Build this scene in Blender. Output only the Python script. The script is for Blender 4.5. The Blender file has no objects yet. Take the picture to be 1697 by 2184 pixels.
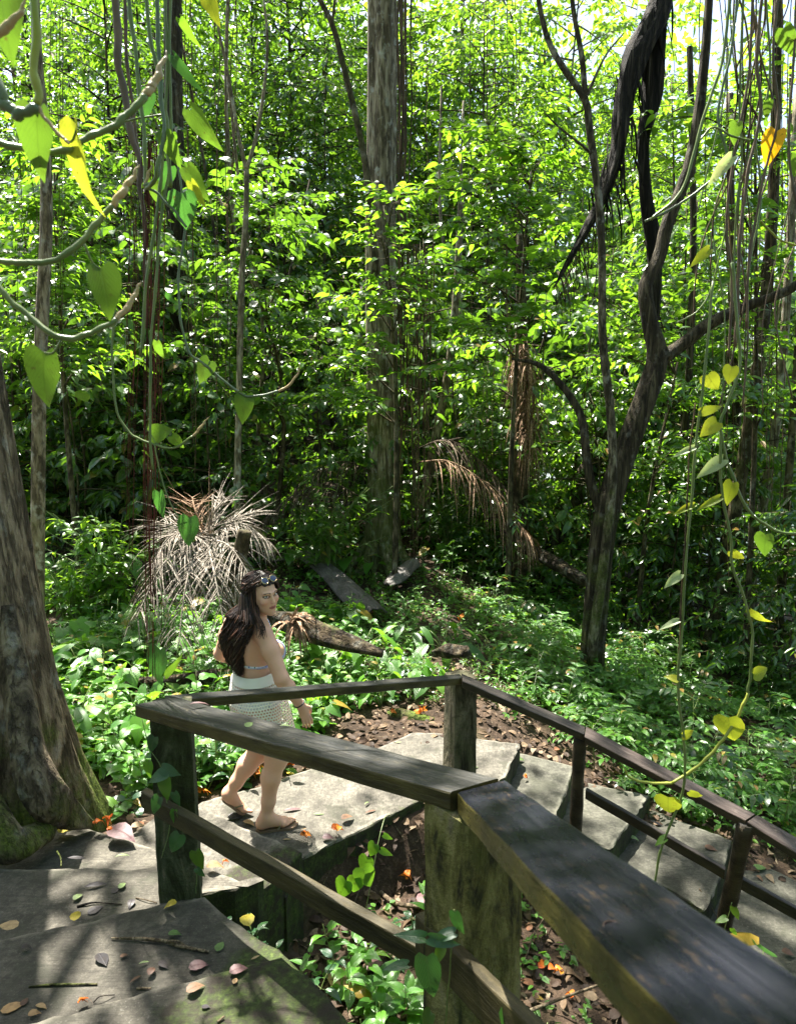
import bpy, math, random
import numpy as np
from mathutils import Vector

RNG = np.random.default_rng(11)
random.seed(11)
SC = bpy.context.scene
COL = SC.collection

# ------------------------------------------------------------------ camera geometry
FPX, PITCH, CAMZ = 1456.0, math.radians(9.0), 2.62
_s, _c = math.sin(PITCH), math.cos(PITCH)


def sight(u, v):
    a, b = (u - 848.5) / FPX, (v - 1092.0) / FPX
    return np.array([a, _c - b * _s, -_s - b * _c])


def PZ(u, v, z):
    r = sight(u, v)
    return r * ((z - CAMZ) / r[2]) + np.array([0, 0, CAMZ])


def PY(u, v, y):
    r = sight(u, v)
    return r * (y / r[1]) + np.array([0, 0, CAMZ])


# ------------------------------------------------------------------ mesh buffer
class MB:
    def __init__(self):
        self.V, self.F, self.M, self.A, self.n = [], [], [], [], 0

    def add(self, V, F, mat=0, rnd=None, lco=None):
        V = np.asarray(V, dtype=np.float32).reshape(-1, 3)
        F = np.asarray(F, dtype=np.int32)
        k = len(V)
        if rnd is None:
            rnd = np.zeros(k, np.float32)
        elif np.isscalar(rnd):
            rnd = np.full(k, rnd, np.float32)
        if lco is None:
            lco = np.zeros((k, 3), np.float32)
        self.V.append(V)
        self.F.append(F + self.n)
        self.M.append(mat)
        self.A.append((np.asarray(rnd, np.float32), np.asarray(lco, np.float32)))
        self.n += k

    def build(self, name, mats, parent=None, smooth=True, attr=True):
        me = bpy.data.meshes.new(name)
        V = np.concatenate(self.V)
        me.vertices.add(len(V))
        me.vertices.foreach_set('co', V.ravel())
        nl = sum(f.size for f in self.F)
        npo = sum(f.shape[0] for f in self.F)
        me.loops.add(nl)
        me.polygons.add(npo)
        me.loops.foreach_set('vertex_index', np.concatenate([f.ravel() for f in self.F]))
        st, mi, off = [], [], 0
        for f, m in zip(self.F, self.M):
            k = f.shape[1]
            st.append(off + np.arange(f.shape[0], dtype=np.int32) * k)
            mi.append(np.full(f.shape[0], m, np.int32))
            off += f.size
        me.polygons.foreach_set('loop_start', np.concatenate(st))
        me.polygons.foreach_set('material_index', np.concatenate(mi))
        me.update(calc_edges=True)
        if attr:
            a = me.attributes.new('rnd', 'FLOAT', 'POINT')
            a.data.foreach_set('value', np.concatenate([x[0] for x in self.A]))
            b = me.attributes.new('lco', 'FLOAT_VECTOR', 'POINT')
            b.data.foreach_set('vector', np.concatenate([x[1] for x in self.A]).ravel())
        me.polygons.foreach_set('use_smooth', np.full(npo, smooth, bool))
        for m in (mats if isinstance(mats, (list, tuple)) else [mats]):
            me.materials.append(m)
        return link(name, me, parent)


def link(name, me, parent=None):
    o = bpy.data.objects.new(name, me)
    COL.objects.link(o)
    if parent is not None:
        o.parent = parent
    return o


def tag(o, label=None, cat=None, group=None, kind=None):
    if label:
        o['label'] = label
    if cat:
        o['category'] = cat
    if group:
        o['group'] = group
    if kind:
        o['kind'] = kind
    return o


def thing(name, loc, label, cat, group=None, rz=0.0):
    o = bpy.data.objects.new(name, None)
    o.empty_display_size = 0.2
    COL.objects.link(o)
    o.location = loc
    o.rotation_euler = (0, 0, rz)
    return tag(o, label, cat, group)


def dup(root, loc, rz=0.0, scale=1.0, label=None, group=None, tilt=(0, 0)):
    r = root.copy()
    COL.objects.link(r)
    r.location = loc
    r.rotation_euler = (tilt[0], tilt[1], rz)
    r.scale = (scale, scale, scale) if np.isscalar(scale) else scale
    if label:
        r['label'] = label
    if group:
        r['group'] = group
    for ch in list(root.children):
        c = ch.copy()
        COL.objects.link(c)
        c.parent = r
        for g in ch.children:
            d = g.copy()
            COL.objects.link(d)
            d.parent = c
    return r


def unit(v):
    v = np.asarray(v, float)
    return v / (np.linalg.norm(v, axis=-1, keepdims=True) + 1e-9)


def catmull(pts, n):
    P = np.asarray(pts, float)
    if len(P) < 3:
        t = np.linspace(0, 1, n)[:, None]
        return P[0] * (1 - t) + P[-1] * t
    Q = np.vstack([2 * P[0] - P[1], P, 2 * P[-1] - P[-2]])
    out = []
    m = len(P) - 1
    for t in np.linspace(0, m - 1e-6, n):
        i = int(t)
        u = t - i
        a, b, c, d = Q[i], Q[i + 1], Q[i + 2], Q[i + 3]
        out.append(0.5 * (2 * b + (c - a) * u + (2 * a - 5 * b + 4 * c - d) * u * u + (3 * b - a - 3 * c + d) * u ** 3))
    return np.array(out)


def tube(pts, rad, sides=6, fn=None, cap=True):
    """rings along pts; fn(i, angles) -> radius multipliers"""
    P = np.asarray(pts, float)
    n = len(P)
    R = np.full(n, rad, float) if np.isscalar(rad) else np.interp(np.linspace(0, 1, n), np.linspace(0, 1, len(rad)), rad)
    T = unit(np.gradient(P, axis=0))
    a = np.array([0, 0, 1.0]) if abs(T[0][2]) < 0.8 else np.array([1.0, 0, 0])
    u = unit(np.cross(a, T[0]))
    ang = np.arange(sides) * 2 * math.pi / sides
    V = np.zeros((n, sides, 3))
    for i in range(n):
        u = unit(u - T[i] * np.dot(u, T[i]))
        w = np.cross(T[i], u)
        r = R[i] * (fn(i, ang) if fn else 1.0) * np.ones(sides)
        V[i] = P[i] + (np.cos(ang) * r)[:, None] * u + (np.sin(ang) * r)[:, None] * w
    idx = np.arange(n * sides).reshape(n, sides)
    nx = np.roll(idx, -1, 1)
    F = np.stack([idx[:-1], nx[:-1], nx[1:], idx[1:]], -1).reshape(-1, 4)
    V = V.reshape(-1, 3)
    return V, F


def add_tube(mb, pts, rad, sides=6, fn=None, mat=0, rnd=0.0, cap=True):
    V, F = tube(pts, rad, sides, fn)
    n0 = mb.n
    mb.add(V, F, mat, rnd)
    if cap and sides > 3:
        k = len(V)
        mb.F.append(np.array([list(range(n0 + k - sides, n0 + k))], np.int32))
        mb.M.append(mat)
        mb.F.append(np.array([list(range(n0 + sides - 1, n0 - 1, -1))], np.int32))
        mb.M.append(mat)


# ------------------------------------------------------------------ leaves
def _tpl(mid, side):
    """mid: [(x,z)...] from base to tip; side: [(x,halfwidth,z)...] between"""
    V = [(x, 0, z) for x, z in mid]
    m = len(mid)
    for sgn in (1, -1):
        for x, w, z in side:
            V.append((x, sgn * w, z))
    F = []
    k = len(side)
    L = list(range(m, m + k))
    Rr = list(range(m + k, m + 2 * k))
    for j in range(m - 1):
        a0, a1 = j, j + 1
        l = ([a0] if j == 0 else [L[j - 1]]), ([a1] if j == m - 2 else [L[j]])
        if j == 0:
            F.append((a0, a1, L[0])); F.append((a1, a0, Rr[0]))
        elif j == m - 2:
            F.append((a0, a1, L[j - 1])); F.append((a1, a0, Rr[j - 1]))
        else:
            F.append((a0, a1, L[j], L[j - 1])); F.append((a1, a0, Rr[j - 1], Rr[j]))
    return np.array(V, float), F


LEAF2 = (np.array([(0, 0, 0), (1, 0, -.14), (.28, .5, .05), (.68, .38, -.02), (.28, -.5, .05), (.68, -.38, -.02)]),
         [(0, 4, 5, 1), (0, 1, 3, 2)])
LANCE = _tpl([(0, 0), (.25, .03), (.55, .02), (.8, -.05), (1, -.17)], [(.25, .36, .07), (.5, .5, .05), (.78, .3, -.03)])
OVATE = _tpl([(0, 0), (.14, .03), (.35, .05), (.6, .03), (.82, -.06), (1, -.22)],
             [(.1, .34, .06), (.3, .5, .09), (.58, .42, .05), (.82, .17, -.06)])
HEART = _tpl([(0, 0), (.1, .02), (.28, .03), (.5, .02), (.75, -.04), (1, -.16)],
             [(-.1, .34, .05), (.15, .52, .08), (.48, .42, .04), (.76, .19, -.04)])
GRASS = _tpl([(0, 0), (.3, .02), (.7, 0), (1, -.08)], [(.3, .5, .02), (.7, .42, 0)])


def leaves(mb, P, D, N, L, W, tpl=LEAF2, mat=0, rnd=None, curl=0.0):
    P = np.atleast_2d(P).astype(float)
    n = len(P)
    if n == 0:
        return
    D = unit(np.broadcast_to(D, (n, 3)))
    N = np.broadcast_to(N, (n, 3))
    S = unit(np.cross(N, D))
    N2 = np.cross(D, S)
    L = np.broadcast_to(L, (n,)).astype(float)[:, None, None]
    W = np.broadcast_to(W, (n,)).astype(float)[:, None, None]
    T, F = tpl
    x, y, z = T[None, :, 0:1], T[None, :, 1:2], T[None, :, 2:3]
    cz = 1.0 + curl
    V = P[:, None] + L * x * D[:, None] + W * y * S[:, None] + L * z * cz * N2[:, None]
    k = len(T)
    if rnd is None:
        rnd = RNG.random(n)
    rnd = np.repeat(np.broadcast_to(rnd, (n,)), k)
    lco = np.tile(T * np.array([1, 1, 1]), (n, 1))
    base = mb.n
    off = (np.arange(n) * k)
    first = True
    for size in sorted(set(len(f) for f in F)):
        fs = np.array([f for f in F if len(f) == size], np.int32)
        FF = (off[:, None, None] + fs[None]).reshape(-1, size)
        if first:
            mb.add(V.reshape(-1, 3), FF, mat, rnd, lco)
            first = False
        else:
            mb.F.append(FF.astype(np.int32) + base)
            mb.M.append(mat)


def rand_unit(n, rng=RNG):
    return unit(rng.normal(size=(n, 3)))


def fbm(x, y, s=1.0, seed=0.0):
    """cheap smooth pseudo noise, vectorised"""
    x = np.asarray(x, float) * s + seed
    y = np.asarray(y, float) * s - seed * 1.7
    return (np.sin(x * 1.7 + 1.3 * np.sin(y * 1.1 + 1.0)) + np.sin(y * 2.1 + 1.7 * np.sin(x * 0.9 + 2.0))
            + 0.5 * np.sin(3.9 * x + 2.7 * y + 0.5) + 0.5 * np.sin(4.7 * y - 3.1 * x + 1.9)) / 3.0


def sstep(a, b, x):
    t = np.clip((np.asarray(x, float) - a) / (b - a), 0, 1)
    return t * t * (3 - 2 * t)
# ------------------------------------------------------------------ materials
class NT:
    def __init__(self, name):
        self.m = bpy.data.materials.new(name)
        self.m.use_nodes = True
        self.t = self.m.node_tree
        self.t.nodes.clear()
        self.out = self.n('ShaderNodeOutputMaterial')

    def n(self, kind, **kw):
        nd = self.t.nodes.new(kind)
        for k, v in kw.items():
            if k.startswith('i_'):
                key = k[2:]
                key = int(key) if key.isdigit() else key.replace('_', ' ')
                if isinstance(v, bpy.types.NodeSocket):
                    self.t.links.new(v, nd.inputs[key])
                else:
                    nd.inputs[key].default_value = v
            else:
                setattr(nd, k, v)
        return nd

    def lk(self, a, b):
        self.t.links.new(a, b)

    def noise(self, vec, scale, detail=4.0, rough=0.55, dist=0.0):
        return self.n('ShaderNodeTexNoise', i_Vector=vec, i_Scale=scale, i_Detail=detail, i_Roughness=rough, i_Distortion=dist).outputs['Fac']

    def ramp(self, fac, stops):
        r = self.n('ShaderNodeValToRGB', i_Fac=fac)
        e = r.color_ramp.elements
        while len(e) < len(stops):
            e.new(0.5)
        for el, (p, c) in zip(e, stops):
            el.position = p
            el.color = (*c, 1) if len(c) == 3 else c
        return r.outputs['Color']

    def mix(self, fac, a, b, mode='MIX'):
        nd = self.n('ShaderNodeMix', data_type='RGBA', blend_type=mode)
        for k, v in ((0, fac), (6, a), (7, b)):
            if isinstance(v, bpy.types.NodeSocket):
                self.lk(v, nd.inputs[k])
            else:
                nd.inputs[k].default_value = v if k == 0 else (*v, 1)
        return nd.outputs[2]

    def math(self, op, a, b=0.0, clamp=False):
        nd = self.n('ShaderNodeMath', operation=op, use_clamp=clamp)
        for k, v in ((0, a), (1, b)):
            if isinstance(v, bpy.types.NodeSocket):
                self.lk(v, nd.inputs[k])
            else:
                nd.inputs[k].default_value = v
        return nd.outputs[0]

    def maprange(self, v, a, b, c=0.0, d=1.0):
        return self.n('ShaderNodeMapRange', i_0=v, i_1=a, i_2=b, i_3=c, i_4=d).outputs[0]

    def pos(self, scale=(1, 1, 1), obj=False):
        if obj:
            v = self.n('ShaderNodeTexCoord').outputs['Object']
        else:
            v = self.n('ShaderNodeNewGeometry').outputs['Position']
        mp = self.n('ShaderNodeMapping', i_Vector=v)
        mp.inputs['Scale'].default_value = scale
        return mp.outputs['Vector']

    def nz(self):
        g = self.n('ShaderNodeNewGeometry')
        s = self.n('ShaderNodeSeparateXYZ', i_Vector=g.outputs['Normal'])
        return s.outputs['Z']

    def bump(self, h, strength=0.5, dist=0.02):
        return self.n('ShaderNodeBump', i_Height=h, i_Strength=strength, i_Distance=dist).outputs['Normal']

    def bsdf(self, color, rough=0.7, spec=0.3, normal=None, **kw):
        b = self.n('ShaderNodeBsdfPrincipled')
        for k, v in (('Base Color', color), ('Roughness', rough), ('Specular IOR Level', spec)):
            if isinstance(v, bpy.types.NodeSocket):
                self.lk(v, b.inputs[k])
            else:
                b.inputs[k].default_value = (*v, 1) if k == 'Base Color' else v
        if normal is not None:
            self.lk(normal, b.inputs['Normal'])
        for k, v in kw.items():
            b.inputs[k.replace('_', ' ')].default_value = v
        return b.outputs['BSDF']

    def done(self, sh):
        self.lk(sh, self.out.inputs['Surface'])
        return self.m


def attr(nt, name, out='Fac'):
    return nt.n('ShaderNodeAttribute', attribute_name=name).outputs[out]


def leaf_mat(name, stops, trans, tfac=0.45, rough=0.36, spec=0.55, veins=0.0, hue_var=0.25):
    """stops: ramp over per-leaf random; trans: colour of light coming through the blade"""
    nt = NT(name)
    r = attr(nt, 'rnd')
    oi = nt.n('ShaderNodeObjectInfo').outputs['Random']
    col = nt.ramp(r, stops)
    col = nt.mix(nt.math('MULTIPLY', oi, hue_var), col, (.055, .10, .02))
    tcol = nt.ramp(r, [(p, tuple(min(1, t * (0.65 + 0.7 * q)) for t in trans)) if i < 1e9 else None
                       for i, (p, q) in enumerate(((0.0, .2), (.5, .5), (.9, .85)))])
    # old yellow and brown leaves let their own colour through
    norm = None
    if veins > 0:
        lc = attr(nt, 'lco', 'Vector')
        sp = nt.n('ShaderNodeSeparateXYZ', i_Vector=lc)
        ay = nt.math('ABSOLUTE', sp.outputs['Y'])
        ph = nt.math('SUBTRACT', nt.math('MULTIPLY', sp.outputs['X'], 60.0), nt.math('MULTIPLY', ay, 62.0))
        side = nt.math('POWER', nt.math('ABSOLUTE', nt.math('COSINE', nt.math('MULTIPLY', ph, 0.5))), 10.0)
        rib = nt.maprange(ay, 0.0, 0.045, 1.0, 0.0)
        v = nt.math('MAXIMUM', nt.math('MULTIPLY', side, 0.55), rib)
        tcol = nt.mix(nt.math('MULTIPLY', v, .55 * veins), tcol, tuple(t * .4 for t in trans))
        col = nt.mix(nt.math('MULTIPLY', v, 0.35 * veins), col, (.16, .24, .07))
        norm = nt.bump(nt.math('SUBTRACT', 1.0, v), 0.5 * veins, 0.006)
        blot = nt.noise(nt.pos(obj=True), 26.0, 4.0)
        tcol = nt.mix(nt.maprange(blot, .52, .66, 0, .55), tcol, tuple(t * q for t, q in zip(trans, (.55, .42, .5))))
        spot = nt.noise(nt.pos(obj=True), 75.0, 2.0)
        tcol = nt.mix(nt.maprange(spot, .66, .72, 0, .8), tcol, (.10, .06, .015))
        col = nt.mix(nt.maprange(blot, .55, .8, 0, .35), col, (.10, .13, .03))
    p = nt.bsdf(col, rough, spec, norm)
    t = nt.n('ShaderNodeBsdfTranslucent', i_Color=tcol)
    ms = nt.n('ShaderNodeMixShader', i_Fac=tfac)
    nt.lk(p, ms.inputs[1])
    nt.lk(t.outputs[0], ms.inputs[2])
    return nt.done(ms.outputs[0])


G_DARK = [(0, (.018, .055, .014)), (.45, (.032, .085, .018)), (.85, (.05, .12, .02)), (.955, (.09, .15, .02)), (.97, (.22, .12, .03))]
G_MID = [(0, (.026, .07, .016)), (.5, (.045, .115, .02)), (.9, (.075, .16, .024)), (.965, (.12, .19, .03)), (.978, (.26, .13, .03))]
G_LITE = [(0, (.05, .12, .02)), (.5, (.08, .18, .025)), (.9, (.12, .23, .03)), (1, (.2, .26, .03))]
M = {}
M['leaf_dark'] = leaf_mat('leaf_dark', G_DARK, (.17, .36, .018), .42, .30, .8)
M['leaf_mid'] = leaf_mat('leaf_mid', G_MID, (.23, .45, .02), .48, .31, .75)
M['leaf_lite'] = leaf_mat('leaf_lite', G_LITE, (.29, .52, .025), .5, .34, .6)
G_HERB = [(p, (c[0] * 1.35, min(1, c[1] * 1.6 + .006), c[2] * 1.1)) for p, c in G_MID]
M['leaf_ground'] = leaf_mat('leaf_ground', G_HERB, (.22, .48, .025), .42, .33, .62, veins=.8)
M['leaf_blue'] = leaf_mat('leaf_blue', [(0, (.014, .05, .026)), (.6, (.024, .078, .034)), (1, (.04, .11, .035))], (.08, .25, .03), .33, .28, .8, veins=.7, hue_var=.1)
M['leaf_vine'] = leaf_mat('leaf_vine', [(0, (.045, .11, .02)), (.6, (.085, .16, .026)), (1, (.15, .21, .03))], (.15, .29, .02), .42, .38, .5, veins=.6, hue_var=.05)
M['leaf_yellow'] = leaf_mat('leaf_yellow', [(0, (.17, .25, .025)), (.6, (.28, .32, .025)), (1, (.42, .34, .02))], (.47, .54, .03), .45, .45, .4, veins=.8, hue_var=.05)
M['leaf_gold'] = leaf_mat('leaf_gold', [(0, (.55, .27, .01)), (1, (.6, .33, .015))], (.8, .42, .01), .5, .45, .4, veins=.5, hue_var=.0)
M['leaf_pale'] = leaf_mat('leaf_pale', [(0, (.30, .36, .2)), (1, (.36, .42, .26))], (.5, .62, .2), .4, .35, .5, veins=.5, hue_var=.0)


def litter_mat(name, stops, tfac=.15, rough=.7):
    nt = NT(name)
    r = attr(nt, 'rnd')
    col = nt.ramp(r, stops)
    nz = nt.noise(nt.pos(), 45.0, 4.0)
    col = nt.mix(nt.maprange(nz, .4, .75, 0, .55), col, (.03, .02, .012))
    lc = attr(nt, 'lco', 'Vector')
    ay = nt.math('ABSOLUTE', nt.n('ShaderNodeSeparateXYZ', i_Vector=lc).outputs['Y'])
    rib = nt.maprange(ay, 0.0, 0.04, 1.0, 0.0)
    p = nt.bsdf(col, rough, .3, nt.bump(nt.math('ADD', nz, rib), .4, .004))
    t = nt.n('ShaderNodeBsdfTranslucent', i_Color=col)
    ms = nt.n('ShaderNodeMixShader', i_Fac=tfac)
    nt.lk(p, ms.inputs[1]); nt.lk(t.outputs[0], ms.inputs[2])
    return nt.done(ms.outputs[0])


M['litter'] = litter_mat('litter', [(0, (.028, .017, .011)), (.35, (.06, .035, .02)), (.65, (.11, .068, .036)), (.86, (.17, .115, .065)), (.95, (.26, .2, .13)), (1, (.2, .06, .02))])
M['dry_orange'] = litter_mat('dry_orange', [(0, (.55, .10, .012)), (.6, (.62, .17, .015)), (1, (.6, .26, .03))], .25, .5)
M['dry_brown'] = litter_mat('dry_brown', [(0, (.07, .035, .025)), (.5, (.15, .08, .05)), (1, (.26, .16, .09))], .1, .55)
M['dry_purple'] = litter_mat('dry_purple', [(0, (.12, .07, .075)), (1, (.17, .09, .09))], .1, .5)
M['dry_yellow'] = litter_mat('dry_yellow', [(0, (.45, .33, .03)), (1, (.5, .42, .06))], .25, .5)
M['dry_tan'] = litter_mat('dry_tan', [(0, (.36, .22, .10)), (1, (.42, .30, .16))], .15, .55)
M['dry_green'] = litter_mat('dry_green', [(0, (.10, .19, .05)), (1, (.22, .30, .12))], .2, .5)
M['dry_black'] = litter_mat('dry_black', [(0, (.02, .018, .02)), (1, (.05, .042, .045))], .05, .5)


def bark_mat(name, c1, c2, c3, vs=(9, 9, 1.1), moss=0.0, moss_h=None, lichen=0.0, bs=.8):
    nt = NT(name)
    p = nt.pos(vs)
    n1 = nt.noise(p, 1.6, 6.0, .62, .6)
    n2 = nt.noise(nt.pos((2.2, 2.2, 1.0)), 1.5, 5.0)
    col = nt.ramp(n1, [(.36, tuple(c * .55 for c in c1)), (.44, c1), (.53, c2), (.68, c3)])
    crack = nt.noise(nt.pos((vs[0] * 2.2, vs[1] * 2.2, vs[2] * 1.3)), 1.7, 5.0, .6, .4)
    col = nt.mix(nt.maprange(crack, .40, .47, .75, 0), col, tuple(c * .3 for c in c1))
    col = nt.mix(nt.maprange(n2, .35, .7, 0, .55), col, c1)
    if lichen:
        w = nt.noise(nt.pos((5, 5, 4)), 1.7, 4.0, .6)
        col = nt.mix(nt.maprange(w, .56, .66, 0, lichen), col, (.42, .42, .36))
    if moss:
        mn = nt.noise(nt.pos(), 2.6, 6.0, .65)
        mm = mn
        if moss_h is not None:
            z = nt.n('ShaderNodeSeparateXYZ', i_Vector=nt.pos()).outputs['Z']
            mm = nt.math('ADD', mn, nt.maprange(z, moss_h[0], moss_h[1], .28, -.2))
        mm = nt.math('ADD', mm, nt.math('MULTIPLY', nt.nz(), .12))
        col = nt.mix(nt.maprange(mm, .52, .72, 0, moss), col, nt.ramp(nt.noise(nt.pos(), 60.0, 2.0), [(.3, (.035, .055, .008)), (.7, (.12, .17, .02))]))
    fine = nt.noise(nt.pos(), 90.0, 3.0)
    h = nt.math('ADD', n1, nt.math('ADD', nt.math('MULTIPLY', fine, .2), nt.math('MULTIPLY', nt.maprange(crack, .38, .5), .5)))
    return nt.done(nt.bsdf(col, .85, .2, nt.bump(h, bs, .03)))


M['bark_left'] = bark_mat('bark_left', (.10, .076, .048), (.22, .17, .108), (.38, .31, .205), (8, 8, 2.0), .95, (.1, 1.0), .35, 1.0)
M['bark_grey'] = bark_mat('bark_grey', (.13, .105, .065), (.30, .25, .165), (.48, .43, .32), (9, 9, 1.8), .6, (-.5, 6), .75, .9)
M['bark_dark'] = bark_mat('bark_dark', (.028, .022, .012), (.066, .053, .029), (.15, .125, .075), (10, 10, 1.2), .5, (-2, 3.5), .15, .9)
M['bark_pale'] = bark_mat('bark_pale', (.11, .09, .055), (.24, .20, .13), (.40, .36, .26), (8, 8, 3), .35, (-1, 3), .6, .5)
M['bark_slim'] = bark_mat('bark_slim', (.04, .033, .018), (.11, .092, .056), (.28, .25, .175), (7, 7, 3), .6, (-1.5, 4.5), .35, .7)
M['bark_twig'] = bark_mat('bark_twig', (.034, .026, .013), (.085, .068, .036), (.18, .15, .085), (6, 6, 3), .25, None, .2, .4)
M['bark_charred'] = bark_mat('bark_charred', (.012, .010, .008), (.036, .029, .022), (.12, .10, .075), (12, 12, .9), 0, None, 0, 1.0)
M['bark_root'] = bark_mat('bark_root', (.07, .055, .036), (.16, .125, .08), (.30, .25, .17), (8, 8, 4), 1.0, (.15, 1.15), .3, .9)
M['log_mossy'] = bark_mat('log_mossy', (.022, .016, .009), (.06, .043, .024), (.14, .11, .065), (5, 5, 8), .95, (-.3, .35), .2, 1.0)
M['root_red'] = bark_mat('root_red', (.06, .018, .012), (.13, .035, .022), (.2, .07, .04), (6, 6, 3), 0, None, 0, .3)
M['root_brown'] = bark_mat('root_brown', (.05, .032, .02), (.12, .08, .045), (.26, .17, .09), (6, 6, 2), .2, None, 0, .3)
M['frond_dry'] = bark_mat('frond_dry', (.18, .15, .12), (.35, .31, .255), (.52, .475, .405), (20, 20, 20), 0, None, 0, .3)
M['frond_rust'] = bark_mat('frond_rust', (.17, .095, .055), (.36, .24, .15), (.52, .40, .28), (20, 20, 20), 0, None, 0, .3)
M['frond_dark'] = bark_mat('frond_dark', (.04, .028, .018), (.11, .08, .05), (.24, .18, .12), (20, 20, 4), 0, None, 0, .3)
M['stick'] = bark_mat('stick', (.07, .05, .03), (.18, .14, .09), (.30, .25, .17), (20, 20, 20), 0, None, 0, .4)


def stem_mat(name, a, b, rough=.4):
    nt = NT(name)
    n1 = nt.noise(nt.pos(), 14.0, 4.0)
    col = nt.ramp(n1, [(.3, a), (.7, b)])
    return nt.done(nt.bsdf(col, rough, .5, nt.bump(nt.noise(nt.pos(), 80.0, 2.0), .15, .003)))


M['stem_green'] = stem_mat('stem_green', (.075, .125, .032), (.16, .20, .06))
M['stem_blue'] = stem_mat('stem_blue', (.065, .10, .055), (.12, .165, .085))
M['stem_lime'] = stem_mat('stem_lime', (.2, .24, .03), (.30, .32, .05))
M['stem_bud'] = stem_mat('stem_bud', (.34, .24, .12), (.42, .32, .16))
M['stem_brown'] = stem_mat('stem_brown', (.05, .032, .02), (.15, .10, .06), .6)


def concrete_mat(name, moss_x=None, base=(.098, .089, .071), streak=(26, 2.2, 2), xlim=None):
    nt = NT(name)
    P = nt.pos()
    big = nt.noise(P, 1.3, 5.0, .6)
    mid = nt.noise(P, 7.0, 6.0, .65)
    fine = nt.noise(P, 120.0, 3.0, .7)
    col = nt.ramp(mid, [(.36, tuple(c * .45 for c in base)), (.5, base), (.66, tuple(c * 1.35 for c in base))])
    col = nt.mix(nt.maprange(big, .42, .72, 0, .6), col, (.036, .034, .025))
    br = nt.noise(nt.pos(streak), 3.0, 3.0, .6)
    col = nt.mix(nt.maprange(br, .5, .64, 0, .55), col, tuple(c * .5 for c in base))
    col = nt.mix(nt.maprange(fine, .58, .68, 0, .6), col, (.19, .18, .155))
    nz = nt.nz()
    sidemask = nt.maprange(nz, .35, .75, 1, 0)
    oi = nt.n('ShaderNodeObjectInfo').outputs['Random']
    tint = nt.maprange(oi, 0, 1, .72, 1.22)
    grit = nt.noise(P, 34.0, 5.0, .75)
    col = nt.mix(nt.maprange(grit, .42, .56, .62, 0), col, tuple(c * .38 for c in base))
    stain = nt.noise(P, 3.3, 6.0, .7, .8)
    col = nt.mix(nt.maprange(stain, .54, .62, 0, .55), col, (.040, .042, .028))
    wear = nt.math('MULTIPLY', attr(nt, 'rnd'), nt.maprange(nt.noise(P, 14.0, 4.0), .4, .62, .1, .8))
    col = nt.mix(wear, col, tuple(min(1, c * 1.75) for c in base))
    col = nt.mix(1.0, col, nt.n('ShaderNodeCombineColor', i_0=tint, i_1=tint, i_2=tint).outputs[0], 'MULTIPLY')
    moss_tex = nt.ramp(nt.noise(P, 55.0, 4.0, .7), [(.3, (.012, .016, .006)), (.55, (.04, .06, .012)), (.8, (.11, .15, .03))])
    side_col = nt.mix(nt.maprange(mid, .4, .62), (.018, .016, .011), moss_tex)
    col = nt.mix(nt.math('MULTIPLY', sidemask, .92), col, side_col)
    if moss_x is not None:
        z = nt.n('ShaderNodeSeparateXYZ', i_Vector=P)
        e = nt.math('ADD', nt.math('MULTIPLY', z.outputs['X'], moss_x[0]), nt.math('MULTIPLY', z.outputs['Y'], moss_x[1]))
        m = nt.math('ADD', nt.maprange(e, moss_x[2], moss_x[3]), nt.math('MULTIPLY', nt.math('SUBTRACT', nt.noise(P, 6.0, 5.0, .65), .5), 1.6))
        m = nt.maprange(m, .42, .75)
        if xlim:
            m = nt.math('MULTIPLY', m, nt.maprange(z.outputs['X'], xlim[0], xlim[1], 1, 0))
        dirt = nt.mix(nt.maprange(nt.noise(P, 16.0, 4.0), .4, .6), (.022, .018, .012), moss_tex)
        col = nt.mix(nt.math('MULTIPLY', m, .95), col, dirt)
    h = nt.math('ADD', nt.math('MULTIPLY', mid, .6), nt.math('ADD', nt.math('MULTIPLY', fine, .35), nt.math('MULTIPLY', br, .5)))
    return nt.done(nt.bsdf(col, .8, .25, nt.bump(h, .8, .014)))


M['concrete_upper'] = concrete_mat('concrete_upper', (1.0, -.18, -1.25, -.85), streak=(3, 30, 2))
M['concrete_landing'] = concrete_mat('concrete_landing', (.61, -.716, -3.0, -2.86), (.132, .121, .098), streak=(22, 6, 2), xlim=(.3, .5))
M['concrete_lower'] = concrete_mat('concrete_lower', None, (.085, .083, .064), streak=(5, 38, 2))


def post_mat(name, olive):
    nt = NT(name)
    P = nt.pos()
    st = nt.noise(nt.pos((6, 6, 1.3)), 1.7, 6.0, .65, .7)
    mid = nt.noise(P, 16.0, 6.0, .7)
    col = nt.ramp(st, [(.38, (.02, .018, .01)), (.46, olive), (.55, tuple(c * 1.6 + .02 for c in olive)), (.66, (.20, .17, .11))])
    col = nt.mix(nt.maprange(mid, .5, .72, 0, .8), col, (.025, .025, .012))
    g = nt.noise(P, 3.2, 5.0, .6)
    col = nt.mix(nt.maprange(g, .52, .7, 0, .7), col, (.05, .065, .018))
    pit = nt.noise(P, 60.0, 4.0, .7)
    h = nt.math('ADD', mid, nt.math('MULTIPLY', pit, .7))
    return nt.done(nt.bsdf(col, .9, .2, nt.bump(h, 1.0, .02)))


M['post_olive'] = post_mat('post_olive', (.11, .10, .03))
M['post_green'] = post_mat('post_green', (.042, .047, .022))
M['post_grey'] = post_mat('post_grey', (.07, .063, .036))


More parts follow.
